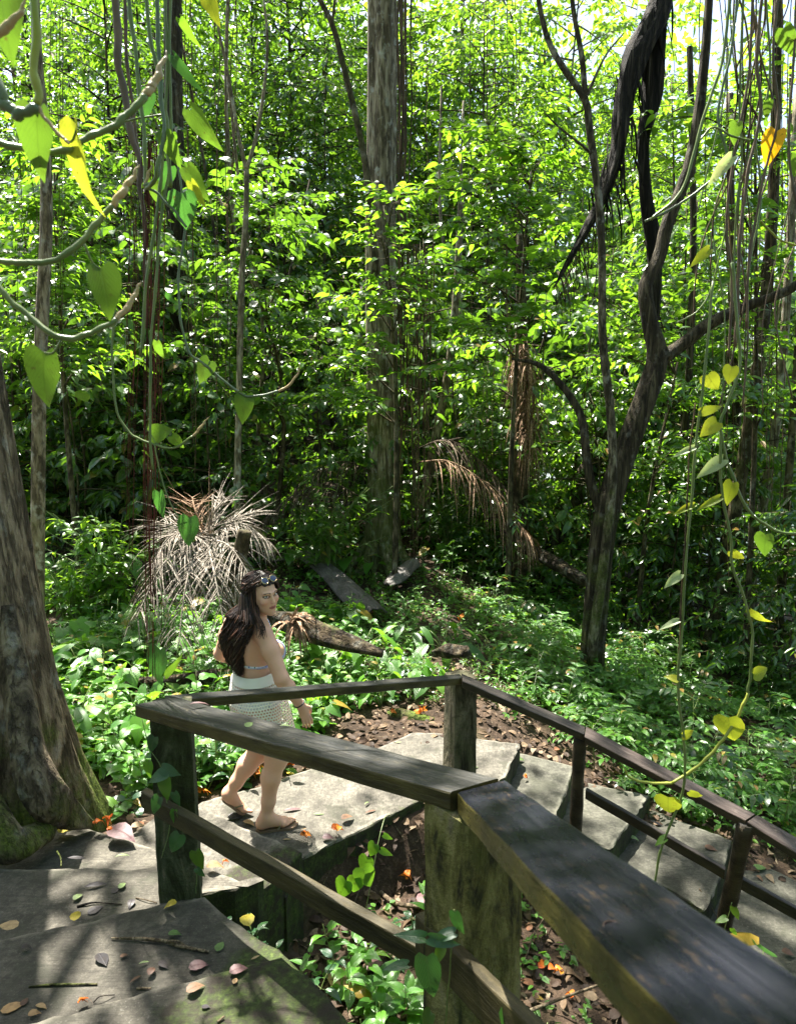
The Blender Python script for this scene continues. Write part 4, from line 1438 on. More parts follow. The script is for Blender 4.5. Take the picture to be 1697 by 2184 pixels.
spray_tree('young tree with glossy dark leaves in the left thicket', (-2.0, 10.4, float(gh(-2.0, 10.4))), 5.5,
           [(600, 480, 9.8), (560, 620, 9.8), (470, 560, 9.9), (440, 700, 9.8), (650, 600, 9.9), (570, 740, 9.8), (480, 420, 10), (610, 350, 10), (690, 420, 10), (640, 700, 10), (430, 840, 9.8), (560, 860, 9.8)], 'leaf_dark', .17, 3)
spray_tree('young tree with sunlit compound leaves at the left behind the vines', (-4.3, 9.0, float(gh(-4.3, 9.0))), 5.5,
           [(60, 560, 8.4), (130, 620, 8.4), (40, 700, 8.3), (170, 540, 8.6), (110, 460, 8.6), (210, 640, 8.5), (20, 450, 8.5), (130, 720, 8.4), (200, 420, 8.8), (60, 330, 8.8), (160, 300, 9), (240, 760, 8.6)], 'leaf_mid', .19, 4, .34)
spray_tree('young tree with bright upper sprays, far right of the clearing', (4.6, 8.6, float(gh(4.6, 8.6))), 7.0,
           [(1480, 330, 8.4), (1560, 460, 8.4), (1640, 560, 8.3), (1420, 250, 8.6), (1540, 240, 8.6), (1660, 330, 8.4), (1500, 600, 8.4), (1610, 720, 8.3), (1530, 820, 8.4), (1660, 860, 8.3), (1600, 130, 8.8)], 'leaf_mid', .16, 5)
spray_tree('slender young tree with small sprays below the forked tree limb', (3.4, 9.4, float(gh(3.4, 9.4))), 4.0,
           [(1330, 700, 9), (1250, 620, 9), (1450, 860, 9), (1400, 1000, 9), (1480, 960, 9), (1350, 560, 9.2), (1460, 1100, 9), (1230, 760, 9.2)], 'leaf_mid', .15, 6)

# creeping ground cover: far too many to count
gc = MB()
rg = np.random.default_rng(91)
for region, n, hs, ls in (((-5, 5.5, 4.2, 11.5), 9000, (.03, .13), (.035, .075)), ((-4.2, -.4, 4.1, 8.6), 3200, (.04, .2), (.06, .12)), ((1.0, 6.5, 4.6, 9.5), 3600, (.05, .22), (.05, .10))):
    x = rg.uniform(region[0], region[1], n)
    y = rg.uniform(region[2], region[3], n)
    dens = fbm(x, y, 1.3, 5.0) + .3 * fbm(x, y, 4.0, 1.0)
    kk = np.array([off_path(a, c) for a, c in zip(x, y)]) & (dens > -.25)
    x, y = x[kk], y[kk]
    m = len(x)
    z = gh(x, y) + rg.uniform(*hs, m)
    for q in range(4):
        a = rg.uniform(0, 6.28) + q * 1.57 + rg.normal(0, .3, m)
        LL = rg.uniform(*ls, m)
        leaves(gc, np.column_stack([x, y, z]), np.column_stack([np.cos(a), np.sin(a), rg.uniform(-.3, .35, m)]), np.array([0, 0, 1.0]) + rg.normal(0, .25, (m, 3)), LL, LL * rg.uniform(.32, .6, m), LEAF2, 0, rg.random(m))
x = rg.uniform(-.45, 1.0, 500); y = rg.uniform(1.6, 4.1, 500)
kk = (y < 3.75 + .7 * x) & (fbm(x, y, 3, 2) > -.1)
x, y = x[kk], y[kk]
for q in range(3):
    a = rg.uniform(0, 6.28, len(x))
    LL = rg.uniform(.03, .06, len(x))
    leaves(gc, np.column_stack([x, y, gh(x, y) + rg.uniform(.02, .1, len(x))]), np.column_stack([np.cos(a), np.sin(a), 0 * a]), np.array([0, 0, 1.0]) + rg.normal(0, .3, (len(x), 3)), LL, LL * .6, LEAF2, 0)
tag(gc.build('ground_cover', M['leaf_ground'], smooth=False), 'low creeping seedlings covering the forest floor', 'ground cover', kind='stuff')

# leaf litter and twigs on the soil
lt = MB()
n = 16000
x = rg.uniform(-7, 7, n); y = rg.uniform(1.4, 15, n)
x[:2600] = rg.uniform(-.6, 2.4, 2600); y[:2600] = rg.uniform(1.3, 4.3, 2600)
x[2600:4600] = rg.uniform(-.8, 3.2, 2000); y[2600:4600] = rg.uniform(4.2, 6.6, 2000)
a = rg.uniform(0, 6.28, n)
LL = rg.uniform(.03, .10, n)
leaves(lt, np.column_stack([x, y, gh(x, y) + rg.uniform(.004, .03, n)]), np.column_stack([np.cos(a), np.sin(a), rg.normal(0, .18, n)]), np.array([0, 0, 1.0]) + rg.normal(0, .35, (n, 3)), LL, LL * rg.uniform(.35, .6, n), OVATE, 0, rg.random(n), curl=.2)
for i in range(420):
    x, y = rg.uniform(-4, 4), rg.uniform(1.5, 11)
    if i < 150:
        x, y = rg.uniform(-.5, 2.2), rg.uniform(1.5, 4.1)
    L_ = rg.uniform(.12, .5)
    a = rg.uniform(0, 6.28)
    p = np.array([x, y, float(gh(x, y)) + .015])
    q = np.array([x + math.cos(a) * L_, y + math.sin(a) * L_, 0]); q[2] = float(gh(q[0], q[1])) + rg.uniform(.01, .05)
    add_tube(lt, [p, (p + q) / 2 + rg.normal(0, .02, 3), q], [rg.uniform(.002, .007), .0015], 4, None, 1, .5, False)
tag(lt.build('leaf_litter', [M['litter'], M['stick']], smooth=False), 'brown fallen leaves and twigs littering the soil', 'litter', kind='stuff')

# ------------------------------------------------------------------ dead palm fronds, logs, stump
def frond(mb, pts, ln, wd, grav, rng, n=46, rach=.011, spread=.9, mat=0, t0=.12):
    Q = catmull(pts, 40)
    add_tube(mb, Q, [rach, rach * .35], 6, None, 0, .5)
    T = unit(np.gradient(Q, axis=0))
    t = np.linspace(t0, .99, n)
    i = (t * 39).astype(int)
    for sg in (1, -1):
        s = unit(np.cross(T[i], [0, 0, 1.0])) * sg
        d = T[i] * rng.uniform(.4, .9, (n, 1)) + s * spread + rng.normal(0, .16, (n, 3))
        le = ln * np.interp(t, [0, .3, .75, 1], [.6, 1, .9, .45]) * rng.uniform(.65, 1.15, n)
        strips(mb, Q[i], d, le, wd, grav * rng.uniform(.5, 1.5, n), 6, mat, None, rng)


fallen_c = PY(440, 1150, 6.7)
PC = thing('fallen_palm', tuple(fallen_c), 'fallen dead palm crown with pale drooping leaflets left of the woman', 'palm')
rf = np.random.default_rng(17)
for j, (du, dv, dy, ln, mat) in enumerate((( -120, 60, -.5, .55, 'frond_dry'), (-150, 170, -.9, .6, 'frond_dry'), (-60, 230, -1.1, .6, 'frond_dry'), (40, 190, -1.0, .55, 'frond_dry'), (110, 110, -.7, .5, 'frond_dry'),
                                           (140, 10, -.1, .45, 'frond_dry'), (-120, -40, .1, .42, 'frond_dry'), (-30, -90, .2, .4, 'frond_rust'), (40, -90, .1, .4, 'frond_dry'), (110, -60, .2, .42, 'frond_dry'), (-70, -10, -.4, .5, 'frond_dry'))):
    b = MB()
    c = np.zeros(3)
    tip = PY(440 + du, 1150 + dv, 6.7 + dy) - fallen_c
    mid = tip * .55 + np.array([0, -.08, .20 if dv > 0 else .05])
    frond(b, [c, mid, tip], ln, .011, 1.5 if dv > 0 else .3, rf, 40 if dv > 0 else 20, .013, .75, 0, .1)
    if dv < 0:
        strips(b, rf.normal(0, .05, (13, 3)), tip + rf.normal(0, .25, (13, 3)), rf.uniform(.4, .95, 13), .010, .2, 6, 0, None, rf)
    b.build('frond', M[mat], PC)


def dead_frond(lab, pts, ln, wd, grav, mat, seed, n=46, spread=.7, rach=.014):
    P = [PY(*p) for p in pts]
    root = MB()
    off = P[0]
    frond(root, [p - off for p in P], ln, wd, grav, np.random.default_rng(seed), n, rach, spread)
    o = root.build('dead_palm_frond', M[mat])
    o.location = off
    tag(o, lab, 'palm frond')


dead_frond('dry palm frond with long hanging leaflets right of the tall trunk foot', [(895, 985, 10.2), (960, 985, 10.0), (1040, 1035, 9.8), (1100, 1110, 9.6), (1135, 1150, 9.5)], .95, .018, 2.6, 'frond_rust', 3, 60, .5)
dead_frond('brownish dead frond slumped over the first dry frond', [(880, 960, 10.6), (960, 940, 10.5), (1050, 1010, 10.3), (1110, 1090, 10.1)], .9, .02, 1.6, 'frond_dark', 5, 50, .6)
dead_frond('grey dry frond hanging in shade left of the tall trunk', [(800, 1010, 10.4), (740, 985, 10.2), (680, 1000, 10.0), (620, 1050, 9.8)], .65, .016, 2.2, 'frond_dark', 7, 44, .5)
dead_frond('second grey frond lying below the shrub left of the tall trunk', [(770, 1060, 9.9), (700, 1030, 9.7), (620, 1060, 9.5), (560, 1110, 9.4)], .6, .018, 1.6, 'frond_dark', 8, 40, .6)
b = MB()
P = [PY(*p) for p in ((1108, 740, 10.2), (1125, 800, 10.15), (1128, 900, 10.15), (1118, 1000, 10.15), (1112, 1065, 10.2))]
off = P[0]
Q = catmull([p - off for p in P], 40)
rf = np.random.default_rng(23)
add_tube(b, Q, [.02, .008], 6, None, 0, .5)
for k in range(5):
    i = rf.integers(0, 26, 60)
    strips(b, Q[i] + rf.normal(0, .05, (60, 3)), np.column_stack([rf.normal(0, .5, 60), rf.normal(0, .5, 60), rf.uniform(-.6, .6, 60)]), rf.uniform(.4, .9, 60), .02, 4.5, 7, 0, None, rf)
o = b.build('dead_palm_frond', M['frond_rust'])
o.location = off
tag(o, 'rusty dead frond hanging bunched down the snag right of the tall trunk', 'palm frond')

# the huge charred frond base wedged high in the branches on the right
b = MB()
P = [PY(*p) for p in ((1425, -60, 9.0), (1395, 40, 9.0), (1352, 126, 8.95), (1326, 226, 8.9), (1318, 310, 8.85), (1292, 402, 8.8), (1246, 495, 8.75), (1205, 570, 8.7), (1180, 615, 8.7))]
off = P[1]
add_tube(b, catmull([p - off for p in P], 40), [.14, .21, .22, .16, .125, .10, .075, .045, .012], 22, lambda i, a: (1 + .16 * np.sin(a * 3 + i * .16) + .12 * np.sin(a * 8 + i * .3) + .06 * np.sin(a * 5 - i * .9)) * (1 - .42 * np.abs(np.sin(a))), 0)
rf = np.random.default_rng(29)
Q = catmull([p - off for p in P], 40)
i = rf.integers(26, 39, 70)
strips(b, Q[i], np.column_stack([rf.normal(.5, .3, 70), rf.normal(0, .3, 70), rf.uniform(-1, 0, 70)]), rf.uniform(.3, .75, 70), .018, 3, 6, 1, None, rf)
i = rf.integers(3, 26, 90)
strips(b, Q[i] + rf.normal(0, .09, (90, 3)), np.column_stack([rf.normal(.1, .35, 90), rf.normal(0, .3, 90), rf.uniform(-1.2, -.3, 90)]), rf.uniform(.3, .9, 90), .03, 2.5, 6, 0, None, rf)
o = b.build('dead_palm_frond', [M['bark_charred'], M['frond_dark']])
o.location = off
tag(o, 'huge blackened palm frond hanging from the treetop on the right', 'palm frond')
b = MB()
P = [PY(*p) for p in ((1395, 60, 9.1), (1392, 200, 9.1), (1372, 300, 9.05), (1377, 430, 9.0), (1392, 520, 9.0), (1395, 640, 9.0), (1388, 760, 9.0))]
off = P[0]
add_tube(b, catmull([p - off for p in P], 30), [.15, .13, .07, .075, .09, .07, .05], 12, rough(9, .12), 0)
o = b.build('charred_tree', M['bark_charred'])
o.location = off
tag(o, 'charred dead tree stem hanging straight down behind the dark forked tree', 'dead tree')

# grey palm spathes on the ground
def spathe(lab, pts, w, seed, curl=.45):
    Q0 = []
    for u_, v_, lift in pts:
        g_ = PZ(u_, v_, 0.0)
        for _ in range(10):
            g_ = PZ(u_, v_, float(gh(g_[0], g_[1])) + lift)
        Q0.append(g_)
    P = catmull(Q0, 30)
    off = P[0].copy()
    P = P - off
    T = unit(np.gradient(P, axis=0))
    S = unit(np.cross(T, [0, 0, 1.0]))
    U = np.cross(S, T)
    prof = np.interp(np.linspace(0, 1, 30), [0, .1, .5, .85, 1], w)
    k = 13
    ang = np.linspace(-1, 1, k)
    rows = []
    for i in range(30):
        x = ang * prof[i]
        zc = -curl * prof[i] * (ang ** 2) + .01 * np.sin(ang * 9 + i * .4)
        rows.append(P[i] + x[:, None] * S[i] + zc[:, None] * U[i])
    V = np.array(rows)
    V2 = V - U[:, None] * .012
    idx = np.arange(30 * k).reshape(30, k)
    q = lambda I: np.stack([I[:-1, :-1], I[:-1, 1:], I[1:, 1:], I[1:, :-1]], -1).reshape(-1, 4)
    b = MB()
    b.add(np.concatenate([V.reshape(-1, 3), V2.reshape(-1, 3)]), np.concatenate([q(idx), q(idx + 30 * k)[:, ::-1],
          np.stack([idx[:-1, 0], idx[1:, 0], idx[1:, 0] + 30 * k, idx[:-1, 0] + 30 * k], -1), np.stack([idx[1:, -1], idx[:-1, -1], idx[:-1, -1] + 30 * k, idx[1:, -1] + 30 * k], -1)]))
    o = b.build('palm_spathe', M['spathe'])
    o.location = off
    tag(o, lab, 'palm spathe')


nt = NT('spathe')
n1 = nt.noise(nt.pos((1, 1, 1), obj=True), 5.0, 5.0)
n2 = nt.noise(nt.pos((26, 9, 26), obj=True), 3.0, 3.0)
M['spathe'] = nt.done(nt.bsdf(nt.ramp(nt.math('ADD', nt.math('MULTIPLY', n1, .6), nt.math('MULTIPLY', n2, .4)), [(.36, (.03, .026, .022)), (.5, (.085, .074, .066)), (.64, (.16, .145, .13))]), .5, .4, nt.bump(n2, .8, .02)))
spathe('long grey curved palm spathe lying on the ground behind the woman', [(592, 1192, .12), (640, 1174, .34), (700, 1206, .34), (755, 1256, .32), (802, 1298, .24)], [.05, .11, .17, .20, .16], 1, .5)
spathe('short grey palm spathe leaning against the foot of the tall trunk', [(885, 1190, .35), (855, 1212, .3), (825, 1245, .22)], [.06, .13, .16, .13, .05], 2)


def log(lab, pts, rad, mat, name='log', cat='log', seed=1, amp=.09):
    P = [PY(*p) for p in pts]
    off = P[0].copy()
    b = MB()
    add_tube(b, catmull([p - off for p in P], 26), rad, 16, rough(seed, amp), 0)
    o = b.build(name, M[mat])
    o.location = off
    tag(o, lab, cat)


log('mossy rotten log lying behind the woman', [(560, 1308, 6.9), (640, 1335, 6.5), (720, 1365, 6.2), (815, 1395, 6.0)], [.05, .11, .10, .035], 'log_mossy', seed=2, amp=.16)
log('short broken log with a pale cut end in the middle of the clearing', [(925, 1392, 6.7), (960, 1388, 6.5), (995, 1392, 6.3)], [.03, .07, .055], 'log_mossy', seed=3, amp=.16)
log('thin fallen trunk lying level across the back of the clearing', [(950, 942, 12.2), (1080, 955, 12.2), (1250, 946, 12.2)], [.05, .06, .045], 'log_mossy', seed=4)
log('mossy log in the herb bed behind the left rail post', [(210, 1452, 6.0), (330, 1458, 5.8), (460, 1440, 5.8)], [.05, .065, .06], 'log_mossy', seed=5)
log('rotten brown log lying along the upper edge of the lower steps', [(1365, 1668, 5.5), (1440, 1745, 5.05), (1560, 1830, 4.65), (1720, 1930, 4.3)], [.05, .085, .085, .07], 'log_mossy', seed=6, amp=.14)
log('fallen mossy trunk at the foot of the snag, running to the forked tree', [(1105, 1160, 10.2), (1170, 1195, 9.6), (1250, 1240, 8.9)], [.08, .10, .08], 'log_mossy', seed=7)
log('weathered leaning stump just behind the woman', [(492, 1300, 6.3), (505, 1215, 6.3), (524, 1132, 6.3)], [.10, .075, .06], 'bark_twig', 'stump', 'stump', 8, .12)
log('mossy stone at the edge of the trodden earth left of the far post', [(770, 1545, 5.7), (850, 1535, 5.6), (925, 1545, 5.5)], [.05, .1, .06], 'log_mossy', 'stone', 'stone', 9, .1)
# rusty curled sheath behind the woman's shoulder
b = MB()
p0 = PY(628, 1325, 6.1)
rf = np.random.default_rng(5)
strips(b, rf.normal(0, .03, (60, 3)), np.column_stack([rf.uniform(-.2, 1.3, 60), rf.normal(0, .35, 60), rf.uniform(-.1, .7, 60)]), rf.uniform(.14, .34, 60), .04, 2.6, 7, 0, None, rf)
o = b.build('palm_sheath', M['frond_rust'])
o.location = p0
tag(o, 'rusty curled palm sheath on the mossy log beside the woman', 'palm sheath')
# ------------------------------------------------------------------ single fallen leaves, petals and sticks
def rest_z(x, y, hint):
    return hint


FL = [  # u, v, z of the surface, length px, angle in the picture, material, words, shape
    (18, 1978, .60, 44, 175, 'dry_tan', 'large curled tan leaf on the second step at the left edge', 0),
    (163, 1958, .60, 30, 75, 'dry_yellow', 'yellow leaf with brown specks at the edge of the third step', 0),
    (168, 1918, .45, 28, 40, 'dry_green', 'pale green leaf on the third step', 0),
    (364, 1937, .60, 30, 200, 'dry_yellow', 'mottled yellow leaf on the mossy step below the left post', 0),
    (262, 1893, .45, 22, 60, 'dry_green', 'cream leaf near the foot of the left post', 0),
    (248, 1900, .45, 26, 35, 'dry_black', 'dark curled leaf next to the cream leaf by the left post', 0),
    (280, 1933, .45, 22, 250, 'dry_black', 'greyish black leaf against the step below the left post', 0),
    (205, 1943, .45, 40, 30, 'dry_black', 'dark brown curled leaf under the second step edge', 0),
    (205, 1893, .45, 52, 12, 'dry_black', 'long black narrow leaf on the third step', 1),
    (165, 1833, .45, 42, 0, 'dry_black', 'narrow blue-black leaf on the step beside the roots', 1),
    (262, 1831, .45, 34, 15, 'dry_green', 'glossy grey-green leaf in the sun patch left of the post', 1),
    (18, 1820, .45, 44, 15, 'dry_tan', 'pale dry leaf at the left edge below the mossy root', 0),
    (12, 1842, .45, 26, 40, 'dry_green', 'small green leaf at the left edge of the steps', 0),
    (145, 1772, .33, 44, 5, 'dry_yellow', 'yellow-green leaf on the mossy root tip', 0),
    (208, 1770, .33, 30, 20, 'dry_orange', 'bright orange leaf beside the mossy root tip', 0),
    (228, 1764, .33, 26, -30, 'dry_orange', 'deep orange curled leaf next to the root', 0),
    (236, 1780, .33, 24, 10, 'dry_orange', 'orange leaf touching the purple leaf', 0),
    (262, 1788, .33, 58, -25, 'dry_purple', 'large purple-brown leaf left of the post foot', 0),
    (295, 1765, .18, 30, 10, 'dry_tan', 'curled dry leaf just left of the rail post', 0),
    (374, 1998, .60, 30, 5, 'dry_green', 'green leaf with a notch on the mossy step by the stick', 0),
    (470, 2022, .60, 30, 60, 'dry_green', 'pale green torn leaf on the mossy step edge', 0),
    (308, 2058, .60, 26, 20, 'dry_green', 'slim bright green leaf on the second step', 1),
    (58, 2028, .60, 26, 10, 'dry_black', 'round dark seed pod on the left of the second step', 0),
    (220, 2050, .60, 34, -60, 'dry_black', 'dark curled leaf in the middle of the second step', 0),
    (266, 2042, .60, 20, 20, 'dry_brown', 'small brown pod shell in the middle of the second step', 0),
    (350, 2062, .60, 24, -40, 'dry_black', 'black curled leaf on the second step right of the slim green leaf', 0),
    (325, 2078, .60, 28, 60, 'dry_brown', 'brown crumpled leaf at the foot of the top step', 0),
    (290, 2092, .60, 34, 40, 'dry_brown', 'reddish brown curled pod on the second step', 1),
    (425, 2066, .60, 46, 15, 'dry_purple', 'dark purple crumpled leaf at the top step edge', 0),
    (182, 2148, .60, 36, 12, 'dry_orange', 'bright orange leaf tip at the bottom of the steps', 0),
    (90, 2150, .60, 24, -20, 'dry_tan', 'tan curved seed pod near the bottom left', 0),
    (75, 2168, .60, 30, 15, 'dry_tan', 'broad tan pod at the bottom left corner', 0),
    (30, 2150, .60, 60, 20, 'dry_tan', 'crumpled straw-coloured leaf at the bottom left corner', 0),
    (54, 2140, .60, 26, 60, 'dry_brown', 'small brown leaf on the crumpled straw leaf', 0),
    (418, 2115, .75, 46, 30, 'dry_brown', 'large curled brown leaf ring on the top step', 0),
    (510, 2075, .75, 44, 20, 'dry_purple', 'curled dark leaf at the right end of the top step', 0),
    (502, 2095, .75, 18, 70, 'dry_tan', 'small tan leaf scrap on the top step', 0),
    (545, 2045, .60, 24, 30, 'dry_tan', 'hooked golden pod on the mossy step corner', 1),
    (440, 2150, .75, 20, 0, 'dry_black', 'small black seed on the top step', 0),
    (526, 1975, .55, 40, 110, 'dry_yellow', 'yellow leaf caught at the mossy step corner', 0),
    (655, 1798, 0, 30, 15, 'dry_orange', 'reddish crumpled petal near the landing corner', 0),
    (720, 1783, 0, 34, 10, 'dry_orange', 'bright orange flower petal near the landing edge', 0),
    (700, 1792, 0, 26, 5, 'dry_purple', 'dull red petal beside the bright orange petal on the landing', 0),
    (742, 1752, 0, 30, 25, 'dry_brown', 'brown leaf on the landing right of the walking foot', 0),
    (624, 1730, 0, 42, 8, 'dry_purple', 'long reddish leaf lying on the landing behind the front foot', 1),
    (680, 1738, 0, 24, 0, 'dry_green', 'small grey-green leaf in the middle of the landing', 1),
    (790, 1733, 0, 26, 20, 'dry_brown', 'narrow brown leaf at the right part of the landing edge', 1),
    (783, 1717, 0, 16, 40, 'dry_green', 'small pale leaf on the landing below the rail', 1),
    (532, 1760, 0, 26, -20, 'dry_tan', 'orange-tan leaf behind the heel of the front foot', 0),
    (505, 1745, 0, 40, 10, 'dry_black', 'dark wet leaf on the landing between the feet', 0),
    (612, 1792, 0, 20, 5, 'dry_tan', 'small curled pod on the landing in the foot shadow', 1),
    (648, 1772, 0, 14, 30, 'dry_tan', 'tiny curved pod in front of the toes', 1),
    (460, 1858, .30, 40, 10, 'dry_tan', 'pale cream leaf on the step right of the left post', 0),
    (482, 1846, .30, 22, 10, 'dry_orange', 'orange petal beside the cream leaf right of the post', 0),
    (850, 1585, 0, 14, 10, 'dry_green', 'tiny light leaf on the far corner of the landing', 1),
    (1010, 1640, 0, 24, 15, 'dry_green', 'pale green leaf on the landing right of the far post', 1),
    (1108, 1625, -.17, 22, 0, 'dry_green', 'light green leaf on the first lower step', 0),
    (1120, 1665, -.17, 16, -10, 'dry_orange', 'small orange leaf in the sun patch of the first lower step', 1),
    (1360, 1755, -.51, 16, 0, 'dry_tan', 'tan round leaf on the third lower step', 0),
    (1352, 1795, -.51, 22, -10, 'dry_green', 'pale leaf on the third lower step', 0),
    (1515, 1812, -.51, 30, -20, 'dry_brown', 'brown leaf stain-like on the third lower step', 0),
    (1620, 1855, -.68, 28, 10, 'dry_green', 'green leaf on the fourth lower step', 0),
    (1680, 2040, -.68, 32, -15, 'dry_brown', 'brown leaf near the right edge of the lowest step', 0),
    (1400, 1760, -.34, 34, -25, 'dry_black', 'dark twisted leaf on the second lower step', 1),
]
FG = [  # on soil: u, v, length px, material, words
    (838, 1525, 22, 'dry_orange', 'orange petal on the trodden earth behind the landing'), (898, 1523, 22, 'dry_orange', 'orange flower just left of the far post'),
    (985, 1330, 22, 'dry_orange', 'orange flower in the sunny clearing'), (1133, 1433, 20, 'dry_orange', 'orange flower among the dark herbs of the clearing'),
    (545, 1660, 26, 'dry_orange', 'orange petal on the soil beyond the landing between the legs'), (552, 1650, 22, 'dry_orange', 'red-orange petal behind the rear shin'), (612, 1640, 20, 'dry_orange', 'orange petal beside the front knee'),
    (428, 1700, 24, 'dry_orange', 'orange petal at the landing edge right of the left post'), (440, 1695, 24, 'dry_orange', 'bright orange petal by the raised heel'), (410, 1702, 20, 'dry_yellow', 'yellow petal at the landing edge'),
    (500, 1605, 40, 'dry_yellow', 'large yellow leaf behind the rear leg'), (620, 1648, 26, 'dry_yellow', 'yellow leaf on the soil beside the front leg'),
    (1155, 2065, 34, 'dry_orange', 'orange-red leaf in the litter right of the near post'), (1190, 2085, 34, 'dry_orange', 'orange curled flower in the litter under the big rail'),
    (1215, 2125, 30, 'dry_orange', 'second orange flower in the litter under the big rail'), (850, 2120, 36, 'dry_orange', 'orange flower in the pit left of the near post'), (575, 1985, 24, 'dry_orange', 'red leaf in the pit beside the mossy step'), (870, 1880, 26, 'dry_orange', 'orange leaf in the pit behind the near post'),
    (725, 2090, 90, 'dry_tan', 'big tan leaf in the pit by the mossy steps'), (690, 1990, 50, 'dry_green', 'pale hanging leaf in the pit'), (800, 2060, 46, 'dry_purple', 'dull purple leaf in the pit'), (905, 1920, 44, 'dry_purple', 'pinkish dry leaf in the pit near the concrete post'),
    (455, 1590, 60, 'dry_tan', 'golden leaf lying in the herb bed left of the woman'), (780, 1475, 60, 'dry_brown', 'big brown leaf on the earth right of the skirt'), (745, 1462, 50, 'dry_brown', 'crumpled brown leaf right of the hand'), (700, 1410, 60, 'dry_brown', 'rusty curled leaf beside the mossy log'),
    (1660, 1900, 50, 'dry_tan', 'pale leaf beyond the lower steps at the right'),
]


def lie(u, v, z, px, ang, mat, lab, shape, soil=False):
    p = PZ(u, v, z)
    if soil:
        for _ in range(8):
            p = PZ(u, v, float(gh(p[0], p[1])) + .02)
    dep = np.linalg.norm(p - [0, 0, CAMZ])
    a = math.radians(ang)
    q = PZ(u + math.cos(a) * px / 2, v - math.sin(a) * px * .45, p[2])
    r0 = PZ(u - math.cos(a) * px / 2, v + math.sin(a) * px * .45, p[2])
    d = q - r0
    L_ = min(np.linalg.norm(d), px * dep / FPX * 1.5)
    d = unit(d * [1, 1, .2])
    rg_ = np.random.default_rng(int(u * 13 + v))
    b = MB()
    n = np.array([0, 0, 1.0]) + rg_.normal(0, .13, 3)
    cur = rg_.uniform(-.9, .5) if shape == 0 else rg_.uniform(-.7, .3)
    if mat == 'dry_orange':
        for j in range(3):
            dd = unit(d + rg_.normal(0, .7, 3) * [1, 1, .35])
            leaves(b, [-dd * L_ * .3 + rg_.normal(0, .12 * L_, 3) * [1, 1, .3]], dd, np.array([0, 0, 1.0]) + rg_.normal(0, .5, 3), L_ * rg_.uniform(.5, .8), L_ * .42, OVATE, 0, rg_.random(1), 2.2)
    else:
        leaves(b, [-d * L_ / 2], d, n, L_, L_ * (.62 if shape == 0 else .24), OVATE if shape == 0 else LANCE, 0, rg_.random(1), cur)
    V = np.concatenate(b.V)
    b.V = [x - [0, 0, V[:, 2].min() - .004] for x in b.V]
    o = b.build('fallen_leaf', M[mat])
    o.location = p - np.array([0, 0, .02 if soil else 0])
    tag(o, lab, 'fallen leaf', 'fallen leaves and petals')


for u, v, z, px, ang, mat, lab, sh in FL:
    lie(u, v, z, px, ang, mat, lab, sh)
for i, (u, v, px, mat, lab) in enumerate(FG):
    lie(u, v, -.1, px, (i * 47) % 180, mat, lab, 0, True)


def on_rail(u, v, z, px, ang, mat, lab, sh):
    lie(u, v, z, px, ang, mat, lab, sh)


on_rail(532, 1548, 1.462, 20, 40, 'dry_green', 'pale leaf lying on the near handrail below the woman', 0)
on_rail(608, 1552, 1.478, 24, 5, 'dry_green', 'small whitish leaf on the near handrail under the hand', 1)
on_rail(425, 1508, 1.412, 44, 8, 'dry_purple', 'wet dark red leaf on the corner of the handrail', 1)


def stick(lab, pts, rad, mat='stick', name='stick'):
    P = [PZ(u, v, z) for u, v, z in pts]
    off = P[0].copy()
    b = MB()
    add_tube(b, catmull([p - off for p in P], 18), rad, 7, rough(int(pts[0][0]), .12), 0, .5)
    o = b.build(name, M[mat])
    o.location = off
    tag(o, lab, 'stick', 'fallen sticks')


stick('forked pale stick lying across the second step', [(238, 2001, .607), (300, 2002, .612), (355, 2008, .612), (385, 2018, .612), (445, 2030, .607)], [.004, .006, .007, .004])
stick('short offshoot twig lying against the pale stick', [(358, 2008, .62), (375, 2006, .63), (395, 2016, .61)], [.004, .003])
stick('straight thin dark stick at the left of the second step', [(62, 2105, .604), (120, 2100, .606), (208, 2099, .604)], [.003, .004, .003], 'bark_dark')
stick('black bent twig along the third step edge', [(165, 1934, .455), (185, 1928, .46), (205, 1925, .46), (260, 1929, .455)], [.006, .004, .002], 'bark_charred')
stick('thin pale twig at the foot of the left post', [(290, 1915, .455), (315, 1920, .462), (335, 1926, .455)], [.0025, .002])
stick('dark split twig on the step below the mossy root', [(122, 1815, .455), (130, 1830, .46), (131, 1848, .455)], [.004, .003], 'bark_dark')
stick('thin curved black stem on the second step', [(200, 2138, .605), (215, 2125, .62), (245, 2122, .605)], [.002, .0015], 'bark_charred')
stick('short yellow twig against the top step', [(292, 2108, .605), (322, 2108, .607)], [.004, .003])
stick('pale twig stub on the top step near the frame edge', [(464, 2180, .755), (478, 2168, .757)], [.004, .003])
stick('thick pale branch lying in the pit under the big rail', [(1010, 2230, -.36), (1100, 2170, -.34), (1200, 2128, -.32), (1300, 2092, -.28)], [.014, .011, .008, .006])
stick('broken branch in the pit behind the near post', [(790, 1885, -.40), (840, 1925, -.37), (905, 1935, -.36)], [.016, .014, .010])
stick('long thin twig leaning in the litter right of the near post', [(1115, 2060, -.45), (1140, 1990, -.40), (1175, 1935, -.40)], [.004, .003])
stick('second thin twig in the litter right of the near post', [(1190, 2080, -.48), (1225, 2000, -.46), (1255, 1950, -.46)], [.003, .002])
stick('thin twig leaning on the third lower step', [(1490, 1895, -.50), (1510, 1925, -.56), (1530, 1960, -.68)], [.004, .003])
stick('light bamboo-like twig in the pit beside the mossy step', [(640, 2015, -.38), (760, 2075, -.36), (890, 2095, -.34)], [.004, .003])
